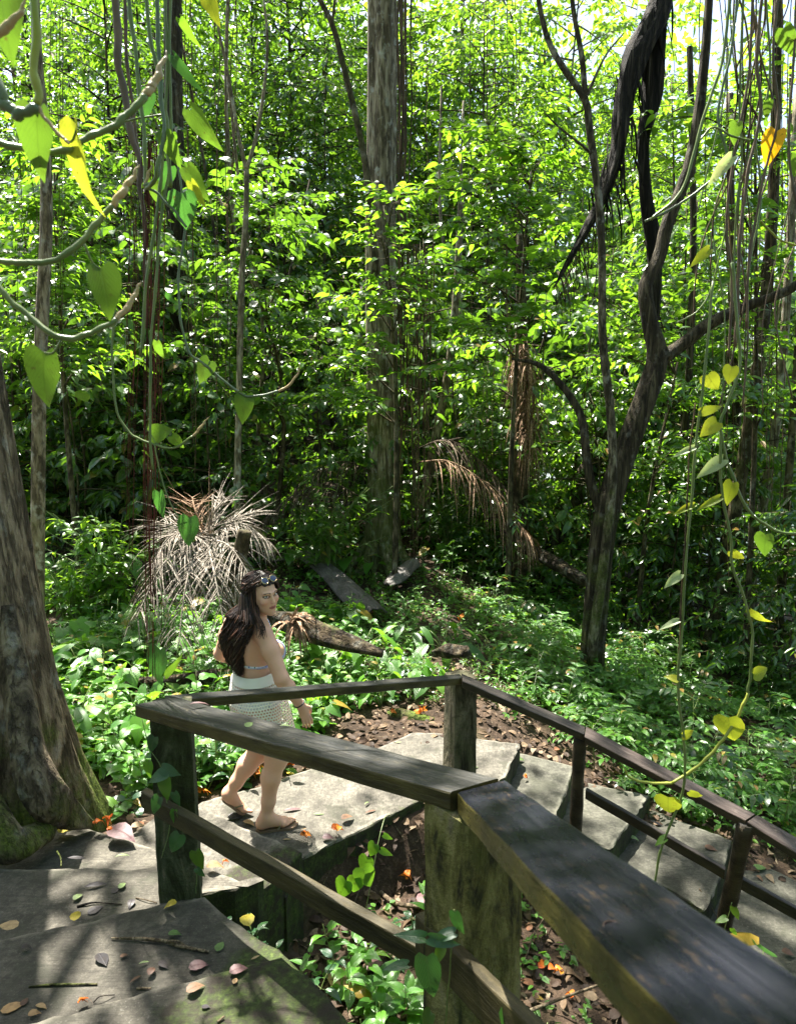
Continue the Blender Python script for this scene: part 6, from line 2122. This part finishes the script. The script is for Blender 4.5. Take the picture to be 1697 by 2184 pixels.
def foot(A, heel, ball, toe, up_, side):
    """side points to the big toe"""
    S.cap(A, heel, .036, .033, .03)
    S.cap(A, ball, .034, .021, .03)
    S.cap(heel, ball, .031, .024, .03)
    S.cap(ball + side * .022, ball - side * .026 - (toe - ball) * .15, .019, .017, .02)
    for q in range(5):
        b_ = ball + side * (.03 - .0145 * q) - (toe - ball) * (.08 * q)
        e_ = b_ + (toe - ball) * (1.0 - .11 * q) - up_ * .004
        S.cap(b_, e_, .0115 - .0009 * q, .0105 - .001 * q, .006)
    S.cap(A + side * .022, A + side * .022, .017, .017, .02)
    S.cap(A - side * .022, A - side * .022, .017, .017, .02)


dR = unit(nv(.97, .24, 0)); sR_ = nv(-dR[1], dR[0], 0)
fR0 = nv(-.862, 3.873, .018)
foot(AR, fR0 + dR * .02 + Uu * .036, fR0 + dR * .158 + Uu * .024, fR0 + dR * .222 + Uu * .014, Uu, sR_)
dL = unit(nv(.125, .045, -.13)); sL_ = unit(np.cross(dL, np.cross(nv(0, 0, 1), dL)) * 0 + nv(dL[1], -dL[0], 0))
uL = unit(np.cross(sL_, dL)); uL = uL if uL[2] > 0 else -uL
fL0 = nv(-1.112, 4.01, .128)
foot(AL, fL0 + dL * .02 + uL * .034, fL0 + dL * .145 + uL * .024, fL0 + dL * .145 + uL * .016 + unit(nv(.95, .3, -.1)) * .058, uL, sL_)


def hand(w0, d, across, palm_n, curl):
    """d along the fingers, across towards the thumb side, palm_n the way the palm faces"""
    S.ell(w0 + d * .048, (.036, .0145, .05), [across, palm_n, d], .014)
    S.cap(w0, w0 + d * .03, .0245, .022, .015)
    for q, (o, L_, r_) in enumerate(((.027, .072, .0088), (.0095, .080, .0091), (-.0085, .074, .0086), (-.0255, .058, .0078))):
        p = w0 + d * (.088 - .004 * abs(q - 1)) + across * o
        dd = unit(d + across * o * 3.2)
        for s_, (fr_, cv) in enumerate(((.46, .25), (.31, .75), (.25, 1.15))):
            ang = curl * cv * (1 + .12 * q)
            dv = unit(dd * math.cos(ang) + palm_n * math.sin(ang))
            q2_ = p + dv * L_ * fr_
            S.cap(p, q2_, r_ * (1.03 - .08 * s_), r_ * (.96 - .1 * s_), .004)
            p = q2_
    t0 = w0 + d * .022 + across * .026
    t1 = t0 + unit(d * .8 + across * .75 + palm_n * .35) * .038
    t2 = t1 + unit(d * 1.0 + across * .25 + palm_n * .45) * .03
    t3 = t2 + unit(d * 1.0 + across * .0 + palm_n * .5) * .022
    S.cap(t0, t1, .0145, .0115, .012); S.cap(t1, t2, .011, .0095, .004); S.cap(t2, t3, .0095, .0078, .004)


hd = unit(nv(.055, .02, -.16))
pn = unit(nv(-.72, .69, 0) - hd * np.dot(nv(-.72, .69, 0), hd))
ac = unit(np.cross(hd, pn)); ac = ac if np.dot(ac, Ff) > 0 else -ac
hand(WR_, hd, ac, pn, .5)
hdl = unit(nv(.14, .05, -.05)); pnl = unit(nv(.4, -.8, -.2) - hdl * np.dot(nv(.4, -.8, -.2), hdl)); acl = unit(np.cross(pnl, hdl)); acl = acl if acl[2] > 0 else -acl
hand(WL, hdl, acl, pnl, .5)
# head
S.ell(H(0, -.018, .028), (.073, .093, .088), HF, .02)
S.ell(H(0, .022, -.03), (.062, .068, .088), HF, .03)
S.ell(H(0, .045, -.072), (.043, .045, .045), HF, .03)
S.ell(H(0, .076, -.103), (.019, .017, .016), HF, .02)
for sg in (1, -1):
    S.ell(H(sg * .041, .062, -.022), (.024, .022, .022), HF, .02)
    S.ell(H(sg * .0315, .098, .009), (.0165, .015, .0085), HF, .010, cut=True)
    S.cap(H(sg * .012, .083, .027), H(sg * .046, .068, .029), .0095, .008, .012)
    S.ell(H(sg * .0085, .100, -.030), (.0065, .0075, .006), HF, .006)
S.cap(H(0, .084, .012), H(0, .105, -.024), .0075, .0098, .009)
S.cap(H(-.015, .084, -.056), H(.015, .084, -.056), .0065, .0065, .006)
S.cap(H(-.012, .083, -.066), H(.012, .083, -.066), .0072, .0072, .006)
V, F = S.mesh()
W_ = thing('person', (-.87, 3.98, 0.0), 'woman in bikini top and white crochet skirt walking on the landing, glancing back', 'person')
POFF = np.array(W_.location)
# skin tone, lips and brows as colours of the skin itself
q = V - HD
lx, ly, lz = q @ hr, q @ hf, q @ hu
col = np.tile(nv(.70, .395, .265), (len(V), 1))
redd = np.clip(.5 + .5 * fbm(V[:, 0] * 9 + V[:, 2] * 5, V[:, 1] * 9 - V[:, 2] * 7, 1.0), 0, 1)
col *= (1 + (redd[:, None] - .5) * nv(.06, .12, .14))
headm = (np.abs(q).max(1) < .16)
ch = headm & (ly > .03)
for sg in (1, -1):
    w1 = np.exp(-(((lx - sg * .04) / .022) ** 2 + ((lz + .026) / .018) ** 2)) * ch
    col += w1[:, None] * nv(.05, -.035, -.02)
    br_ = ch & (np.abs(lz - (.0315 - 3.2 * (np.abs(lx) - .03) ** 2 * 2)) < .0030) & (np.abs(lx - sg * .031) < .019)
    col[br_] = nv(.09, .05, .035)
    ly_ = ch & (np.abs(np.hypot((lx - sg * .0315) / .0165, (lz - .0095) / .0085) - 1) < .24)
    col[ly_] = nv(.10, .055, .04)
lip = ch & (np.hypot(lx / .0235, (lz + .061) / .0105) < 1)
col[lip] = nv(.40, .12, .105)
lin = ch & (np.abs(lz + .061) < .0016) & (np.abs(lx) < .022)
col[lin] = nv(.16, .05, .045)
nt = NT('skin')
cc = attr(nt, 'lco', 'Color')
n1 = nt.noise(nt.pos(), 60.0, 3.0)
M['skin'] = nt.done(nt.bsdf(nt.mix(nt.maprange(n1, .4, .8, 0, .12), cc, (.42, .2, .13)), .48, .4, nt.bump(n1, .05, .004), Subsurface_Weight=.08, Subsurface_Scale=.01))
mb = MB()
mb.add(V - POFF, F, 0, 0.0, col)
body = mb.build('body', M['skin'], W_)


def plain(name, c, rough=.5, spec=.4, **kw):
    nt = NT(name)
    return nt.done(nt.bsdf(c, rough, spec, None, **kw))


M['eye_white'] = plain('eye_white', (.62, .58, .54), .2, .5)
M['iris'] = plain('iris', (.10, .10, .05), .15, .6)
M['pupil'] = plain('pupil', (.006, .005, .005), .1, .6)


def ball(mb, c, r, frame, n=14, mat=0, squash=(1, 1, 1)):
    th = np.linspace(0, math.pi, n)
    ph = np.arange(n * 2) * math.pi / n
    T, Ph = np.meshgrid(th, ph, indexing='ij')
    P = np.stack([np.sin(T) * np.cos(Ph), np.cos(T), np.sin(T) * np.sin(Ph)], -1).reshape(-1, 3) * r * np.array(squash)
    Vv = c + P @ np.array(frame)
    idx = np.arange(n * 2 * n).reshape(n, 2 * n)
    nx = np.roll(idx, -1, 1)
    mb.add(Vv, np.stack([idx[:-1], nx[:-1], nx[1:], idx[1:]], -1).reshape(-1, 4), mat)


gaze = unit(nv(.19, -.95, .26))                                           # the eyes look at the camera
gx_ = unit(np.cross(gaze, Uu))
for sg in (1, -1):
    b = MB()
    c = H(sg * .0315, .0715, .009) - POFF
    ball(b, c, .0122, HF, 14, 0, (1, 1, .62))
    g2 = unit(gaze * .75 + hf * .55)
    gx2 = unit(np.cross(g2, Uu)); gu2 = np.cross(gx2, g2)
    ball(b, c + g2 * .0072, .0062, [gx2, g2, gu2], 10, 1, (1, 1, .9))
    ball(b, c + g2 * .0108, .0034, [gx2, g2, gu2], 8, 2)
    b.build('eye', [M['eye_white'], M['iris'], M['pupil']], W_)

# ---- clothes cut from a shell over the body
def shell(off, regions):
    g = S.g - off
    return np.maximum(g, regions)


ax = [S.lo[i] + S.h * np.arange(S.n[i]) for i in range(3)]
GX, GY, GZ = np.meshgrid(*ax, indexing='ij', sparse=True)
chest_r = (GX - CHE[0]) * Rr[0] + (GY - CHE[1]) * Rr[1]
chest_f = (GX - CHE[0]) * Ff[0] + (GY - CHE[1]) * Ff[1]
chest_u = GZ - CHE[2]
cups = None
for sg in (1, -1):
    a_ = chest_r * sg
    # a triangle that narrows upwards to the halter strap
    tri = np.maximum(np.maximum(-.105 - chest_u, np.abs(a_ - .078 + .22 * np.maximum(0, chest_u - .02)) - np.clip(.082 - .42 * (chest_u + .1), .009, .082)), .035 - chest_f)
    cups = tri if cups is None else np.minimum(cups, tri)
cups = np.maximum(cups, chest_u - .19)
band = np.maximum(np.abs(chest_u + .092 + .09 * np.minimum(0, chest_f)) - .0075, np.abs(chest_r) - .17)
arm_cut = np.minimum(np.hypot(np.hypot(GX - (SR * .45 + ER * .55)[0], GY - (SR * .45 + ER * .55)[1]), (GZ - 1.12) * .45), np.hypot(np.hypot(GX - (SL * .45 + EL * .55)[0], GY - (SL * .45 + EL * .55)[1]), (GZ - 1.12) * .45))
band = np.maximum(band, .067 - arm_cut)
V2, F2 = S.mesh(shell(.0058, np.minimum(cups, band)).astype(np.float32))
nt = NT('bikini_print')
P = nt.pos(obj=True)
vo = nt.n('ShaderNodeTexVoronoi', i_Vector=P, i_Scale=62.0)
hsv = nt.n('ShaderNodeSeparateColor', i_Color=vo.outputs['Color'])
c1_ = nt.ramp(hsv.outputs[0], [(0, (.75, .76, .78)), (.40, (.75, .76, .78)), (.42, (.05, .12, .45)), (.66, (.04, .10, .42)), (.68, (.03, .16, .10)), (.85, (.03, .16, .10)), (.87, (.65, .12, .05))])
c1_.node.color_ramp.interpolation = 'CONSTANT'
dots = nt.maprange(vo.outputs['Distance'], .25, .33, 1, 0)
pc = nt.mix(dots, (.75, .76, .78), c1_)
trim = nt.maprange(attr(nt, 'rnd'), .4, .6)
zig = nt.n('ShaderNodeTexWave', i_Vector=P, i_Scale=48.0, bands_direction='Z').outputs['Fac']
tc_ = nt.mix(nt.maprange(zig, .45, .55), (.045, .10, .42), (.78, .78, .8))
M['bikini'] = nt.done(nt.bsdf(nt.mix(trim, pc, tc_), .7, .2))
q2v = V2 - CHE
rr_, ff_, uu_ = q2v @ Rr, q2v @ Ff, q2v @ Uu
edge_ = np.clip(.082 - .42 * (uu_ + .1), .009, .082) - np.abs(np.abs(rr_) - .078 + .22 * np.maximum(0, uu_ - .02))
trimv = ((edge_ < .014) | (uu_ < -.085)).astype(float)
b = MB()
b.add(V2 - POFF, F2, 0, trimv)
b.build('bikini_top', M['bikini'], W_)
pz = GZ - PEL[2]
pr = np.abs((GX - PEL[0]) * Rp[0] + (GY - PEL[1]) * Rp[1])
brief = np.maximum(np.hypot(GX - PEL[0], GY - PEL[1]) - .2, 0) * 0 + np.maximum(np.maximum(pz - .055, np.hypot(GX - PEL[0], GY - PEL[1]) - .205), -(pz + .015) - .55 * np.maximum(0, pr - .04) * 0 - np.clip(.075 - .6 * pr, 0, .09))
V3, F3 = S.mesh(shell(.005, brief).astype(np.float32))
b = MB()
b.add(V3 - POFF, F3, 0, 0.0)
b.build('bikini_bottom', M['bikini'], W_)
# neck tie
b = MB()
nk = [NEC + nv(-.045, -.03, .02), NEC + nv(-.02, -.055, .015), NEC + nv(.03, -.045, .0)]
add_tube(b, catmull([p - POFF for p in nk], 10), .004, 6, None, 0, 1.0)
b.build('neck_strap', M['bikini'], W_)

b = MB()
for uv in ([(632, 512, 3.965), (664, 552, 3.975), (700, 602, 3.995), (732, 655, 4.02), (756, 705, 4.035), (776, 750, 4.045)],):
    add_tube(b, catmull([PY(373.3 + x * .2931, 1173.3 + y * .2931, d) - POFF for x, y, d in uv], 16), [.004, .006, .010], 6, None, 0, 1.0)
b.build('halter_strap', M['bikini'], W_)

# ---- crochet skirt
nt = NT('crochet')
lc = attr(nt, 'lco', 'Vector')
sp = nt.n('ShaderNodeSeparateXYZ', i_Vector=lc)
row = nt.math('FLOOR', sp.outputs['Y'])
uu = nt.math('ADD', sp.outputs['X'], nt.math('MULTIPLY', row, .5))
fx_ = nt.math('SUBTRACT', nt.math('FRACT', uu), .5)
fy_ = nt.math('SUBTRACT', nt.math('FRACT', sp.outputs['Y']), .5)
r2 = nt.math('ADD', nt.math('MULTIPLY', fx_, fx_), nt.math('MULTIPLY', fy_, fy_))
hole = nt.math('LESS_THAN', r2, .098)
pb = nt.bsdf((.86, .82, .70), .85, .1, nt.bump(r2, .7, .004))
tr = nt.n('ShaderNodeBsdfTransparent')
ms = nt.n('ShaderNodeMixShader', i_Fac=hole)
nt.lk(pb, ms.inputs[1]); nt.lk(tr.outputs[0], ms.inputs[2])
M['crochet'] = nt.done(ms.outputs[0])
nt = NT('knit_band')
wv_ = nt.n('ShaderNodeTexWave', i_Vector=nt.pos(obj=True), i_Scale=90.0, bands_direction='Z').outputs['Fac']
M['knit'] = nt.done(nt.bsdf((.87, .84, .73), .85, .1, nt.bump(wv_, .4, .003)))


def skirt_ring(t):
    """t 0 waist .. 1 hem -> centre, half widths"""
    z = 1.0 - .40 * t
    cx = np.interp(t, [0, .4, 1], [-.886, -.868, -.822])
    cy_ = np.interp(t, [0, .4, 1], [4.012, 3.988, 3.98])
    return np.array([cx, cy_, z]), np.interp(t, [0, .14, .45, 1], [.140, .166, .192, .200]), np.interp(t, [0, .14, .45, 1], [.115, .143, .178, .182])


na, nr = 120, 60
aa = np.arange(na) * 2 * math.pi / na
for nm, t0, t1, mat, flare in (('waistband', 0.0, .13, 'knit', .003), ('skirt', .12, 1.0, 'crochet', 0)):
    rows, lcs = [], []
    for t in np.linspace(t0, t1, nr):
        c, a1, a2 = skirt_ring(t)
        fold = 1 + .034 * t * np.sin(aa * 8 + t * 2) + .016 * t * np.sin(aa * 15 + 1)
        p = c + ((a1 + flare) * fold * np.cos(aa))[:, None] * Rp + ((a2 + flare) * fold * np.sin(aa))[:, None] * Fp
        p[:, 2] += .006 * np.sin(aa * 2 + .5)
        rows.append(p)
        lcs.append(np.column_stack([aa * .185 / .0185, np.full(na, t * .40 / .0170), aa * 0]))
    idx = np.arange(nr * na).reshape(nr, na)
    nx = np.roll(idx, -1, 1)
    b = MB()
    # close the seam with its own column so the stitch count runs on
    rows = [np.vstack([r_, r_[:1]]) for r_ in rows]
    lcs = [np.vstack([l_, [2 * math.pi * .185 / .0185, l_[0, 1], 0]]) for l_ in lcs]
    idx = np.arange(nr * (na + 1)).reshape(nr, na + 1)
    b.add(np.concatenate(rows) - POFF, np.stack([idx[1:, :-1], idx[1:, 1:], idx[:-1, 1:], idx[:-1, :-1]], -1).reshape(-1, 4), 0, 0.0, np.concatenate(lcs))
    b.build(nm, M[mat], W_)

# ---- hair
nt = NT('hair')
hn = nt.noise(nt.pos((60, 60, 14)), 1.5, 4.0)
hc = nt.ramp(attr(nt, 'rnd'), [(0, (.012, .007, .005)), (.6, (.030, .016, .010)), (1, (.13, .06, .035))])
M['hair'] = nt.done(nt.bsdf(hc, .42, .35, nt.bump(hn, .4, .006)))
c3_ = lambda x, y, d: PY(373.3 + x * .2931, 1173.3 + y * .2931, d)
G = catmull([c3_(555, 235, 3.99), c3_(535, 360, 3.965), c3_(515, 480, 3.955), c3_(478, 590, 3.945), c3_(445, 690, 3.955), c3_(455, 800, 3.95), c3_(480, 900, 3.935)], 48)
rad = np.interp(np.linspace(0, 1, 48), [0, .18, .36, .55, .72, .86, 1], [.05, .075, .085, .082, .066, .044, .016])
hs = SDF((-1.2, 3.75, .88), (-.6, 4.2, 1.66), .0055)
hs.ell(H(0, -.024, .036), (.088, .103, .099), HF, .02)
for i in range(6, 46, 2):
    hs.ell(G[i], (rad[i] * .85, rad[i] * .45, .05), [Rr, Ff, Uu], .03)
fx2 = ((ax_ := [hs.lo[i] + hs.h * np.arange(hs.n[i]) for i in range(3)]))
hX, hY, hZ = np.meshgrid(*ax_, indexing='ij', sparse=True)
qx = (hX - HD[0]) * hr[0] + (hY - HD[1]) * hr[1] + (hZ - HD[2]) * hr[2]
qy = (hX - HD[0]) * hf[0] + (hY - HD[1]) * hf[1] + (hZ - HD[2]) * hf[2]
qz = (hX - HD[0]) * hu[0] + (hY - HD[1]) * hu[1] + (hZ - HD[2]) * hu[2]
face = np.maximum(.018 - qy + .45 * np.maximum(0, np.abs(qx) - .055) , np.maximum(qz - .072 + .0 * qx, -.2 - qz))
hs.g = np.maximum(hs.g, -face).astype(np.float32) + (.004 * np.sin(hX * 160 + hZ * 25) * np.sin(hY * 140 - hZ * 18)).astype(np.float32)
V4, F4 = hs.mesh()
hb = MB()
hb.add(V4 - POFF, F4, 0, .2)
rh = np.random.default_rng(3)
Tg = unit(np.gradient(G, axis=0))
for k in range(900):
    th = rh.uniform(-2.6, 2.6)                          # around the skull, 0 = back of the head
    el = rh.uniform(.05, 1.35)
    d = nv(math.sin(th) * math.cos(el) * .086, -math.cos(th) * math.cos(el) * .10 - .026 + .0, math.sin(el) * .095 + .036)
    if d[1] > .012 and d[2] < .075:
        continue
    s0 = H(*(d * 1.06))
    th2 = th * .72
    d2 = nv(math.sin(th2) * .092, -math.cos(th2) * .108 - .024, .0 + rh.normal(0, .02))
    s1 = H(*d2)
    a1, b1 = np.clip(math.sin(th2) + rh.normal(0, .35), -1.1, 1.1), rh.uniform(-1, .25)
    end = int(np.clip(rh.normal(42, 5), 26, 47))
    ids_ = np.linspace(15, end, 11).astype(int)
    ph, amp, fq = rh.uniform(0, 6), rh.uniform(.010, .026), rh.uniform(.32, .5)
    pts = [s0, (s0 + s1) / 2 + unit((s0 + s1) / 2 - HD) * .026, s1]
    for j in ids_:
        w2 = amp * (j / 47)
        spread_ = 1.08 if rh.random() < .85 else 1.3
        pts.append(G[j] + Rr * rad[j] * a1 * spread_ + Ff * rad[j] * .55 * b1 - Ff * .012
                   + Rr * w2 * math.sin(j * fq + ph) * 1.4 + Ff * w2 * math.cos(j * fq + ph))
    r0 = rh.uniform(.0012, .0034)
    add_tube(hb, catmull([p - POFF for p in pts], 46), [r0 * .8, r0 * 1.1, r0, r0 * .25], 5, None, 0, rh.random() ** 2, False)
for k in range(16):                                      # locks that fall forward over the right shoulder
    x0, y0 = rh.uniform(560, 610), rh.uniform(380, 440)
    pts = [c3_(x0, y0, 3.93), c3_(x0 + 10, y0 + 80, 3.885), c3_(x0 + rh.uniform(15, 60), y0 + 150, 3.845), c3_(x0 + rh.uniform(0, 70), y0 + rh.uniform(180, 260), 3.825)]
    add_tube(hb, catmull([p - POFF for p in pts], 14), [.004, .0035, .001], 5, None, 0, rh.random() ** 2, False)
hb.build('hair', M['hair'], W_)

# ---- sunglasses pushed up on the hair
M['gold'] = plain('gold_wire', (.75, .58, .28), .25, .5, Metallic=1.0)
M['lens'] = plain('dark_lens', (.012, .02, .045), .06, .8)
b = MB()
lens = MB()
gn = unit(hf * .72 + hu * .70)
gr = hr
gu = unit(np.cross(gr, gn))
gc_ = H(0, .062, .108)
an = np.linspace(0, 2 * math.pi, 25)
for sg in (1, -1):
    c = gc_ + gr * sg * .030
    ring = np.array([c + gr * math.cos(a) * .0225 + gu * math.sin(a) * .0215 for a in an]) - POFF
    add_tube(b, ring, .0012, 6, None, 0, 0, False)
    lens.add(np.vstack([ring[:-1] * 1.0, [c - POFF + gn * .003]]), np.array([(i, (i + 1) % 24, 24) for i in range(24)]), 0)
    add_tube(b, catmull([c + gr * sg * .0225 - POFF, H(sg * .070, .045, .085) - POFF, H(sg * .074, .0, .07) - POFF], 10), .0009, 5, None, 0, 0, False)
add_tube(b, catmull([gc_ - gr * .008 - POFF, gc_ + gu * .005 + gn * .003 - POFF, gc_ + gr * .008 - POFF], 6), .0016, 5, None, 0, 0, False)
gl = b.build('sunglasses', M['gold'], W_)
lens.build('lens', M['lens'], gl)
# ---- bracelet
b = MB()
wd = unit(WR_ - ER)
b1_ = unit(np.cross(wd, nv(0, 0, 1))); b2_ = np.cross(wd, b1_)
c = WR_ - wd * .018
add_tube(b, np.array([c + (b1_ * math.cos(a) + b2_ * math.sin(a)) * .031 for a in an]) - POFF, .0035, 6, None, 0, 0, False)
b.build('bracelet', plain('bracelet_cord', (.02, .02, .022), .6), W_)

# ---- flip-flops
M['sole'] = plain('tan_sole', (.20, .135, .09), .75, .2)
M['strap'] = plain('olive_strap', (.23, .20, .13), .6, .3)
for heel, d, side, up_, L_ in ((fR0 - dR * .018 - Uu * .0175, dR, sR_, Uu, .262), (fL0 - dL * .018 - uL * .004, dL, sL_, uL, .20)):
    b = MB()
    t = np.linspace(0, 1, 15)
    w = np.interp(t, [0, .04, .12, .3, .5, .72, .88, .96, 1], [.006, .022, .031, .031, .033, .043, .042, .026, .006])
    shift = np.interp(t, [0, .5, .8, 1], [0, .002, .004, .012])
    if d is dL:
        dirs = np.array([unit(d * (1 - sstep(.7, 1, q_)) + unit(nv(.95, .3, -.05)) * sstep(.7, 1, q_)) for q_ in t])
    else:
        dirs = np.tile(d, (15, 1))
    cl = heel + np.vstack([[0, 0, 0], np.cumsum(dirs[1:] * L_ / 14, 0)])
    if d is dL:
        cl[:, 2] = np.maximum(cl[:, 2], .006)
    rows = []
    for i in range(15):
        p = cl[i] + side * shift[i]
        u_ = unit(np.cross(dirs[i], side)); u_ = u_ if u_[2] > 0 else -u_
        rows += [p - side * w[i] , p + side * w[i], p + side * w[i] + u_ * .0155, p - side * w[i] + u_ * .0155]
    V5 = np.array(rows)
    idx = np.arange(60).reshape(15, 4)
    nx = np.roll(idx, -1, 1)
    b.add(V5 - POFF, np.concatenate([np.stack([idx[:-1], nx[:-1], nx[1:], idx[1:]], -1).reshape(-1, 4), idx[:1, ::-1], idx[-1:]]))
    so_ = b.build('sandal', M['sole'], W_, smooth=False)
    bm_fix(so_)
    b = MB()
    i0, i1 = 11, 7
    toe_p = cl[i0] + side * .012 + up_ * .022
    for sg in (1, -1):
        sp_ = cl[i1] + side * sg * .034 + up_ * .014
        add_tube(b, catmull([sp_ - POFF, (cl[9] + side * (sg * .030 + .004) + up_ * .05) - POFF, (cl[10] + side * .012 + up_ * .046) - POFF, toe_p - POFF - up_ * .01], 12), [.0045, .0045, .004], 6, None, 0, 0, False)
    b.build('strap', M['strap'], so_)
# ------------------------------------------------------------------ light, sky, camera
SUN_EL, SUN_AZ = math.radians(64), math.radians(-30.5)      # sun stands behind the scene, to the left
w = bpy.data.worlds.new('World')
SC.world = w
w.use_nodes = True
bg = w.node_tree.nodes['Background']
sky = w.node_tree.nodes.new('ShaderNodeTexSky')
sky.sky_type = 'NISHITA'
sky.sun_disc = False
sky.sun_elevation = SUN_EL
sky.sun_rotation = SUN_AZ
sky.dust_density = 3.0
sky.ozone_density = .4
w.node_tree.links.new(sky.outputs[0], bg.inputs[0])
bg.inputs[1].default_value = 0.075
sl = bpy.data.lights.new('sun', 'SUN')
sl.energy = 5.0
sl.angle = math.radians(0.53)
sl.color = (1.0, .95, .86)
so = bpy.data.objects.new('sun', sl)
COL.objects.link(so)
sd = Vector((math.sin(SUN_AZ) * math.cos(SUN_EL), math.cos(SUN_AZ) * math.cos(SUN_EL), math.sin(SUN_EL)))
so.rotation_euler = sd.to_track_quat('Z', 'Y').to_euler()
so.location = (-6, 10, 30)

cam = bpy.data.cameras.new('camera')
co = bpy.data.objects.new('camera', cam)
COL.objects.link(co)
cam.sensor_fit = 'VERTICAL'
cam.sensor_height = 36.0
cam.sensor_width = 36.0 * 795 / 1024
cam.lens = 24.0
cam.clip_start = 0.05
cam.clip_end = 2000
co.location = (0, 0, CAMZ)
co.rotation_euler = (math.radians(90) - PITCH, 0, 0)
cam.dof.use_dof = True
cam.dof.focus_distance = 4.3
cam.dof.aperture_fstop = 6.3
SC.camera = co
vs = SC.view_settings
vs.view_transform = 'Standard'
vs.look = 'None'
vs.gamma = 1.0
vs.exposure = EXPOSURE
SC.render.engine = 'CYCLES'
cy = SC.cycles
cy.max_bounces = 6
cy.diffuse_bounces = 3
cy.glossy_bounces = 2
cy.transmission_bounces = 5
cy.transparent_max_bounces = 12
cy.use_denoising = True
cy.sample_clamp_indirect = 6.0
SC.render.use_persistent_data = False
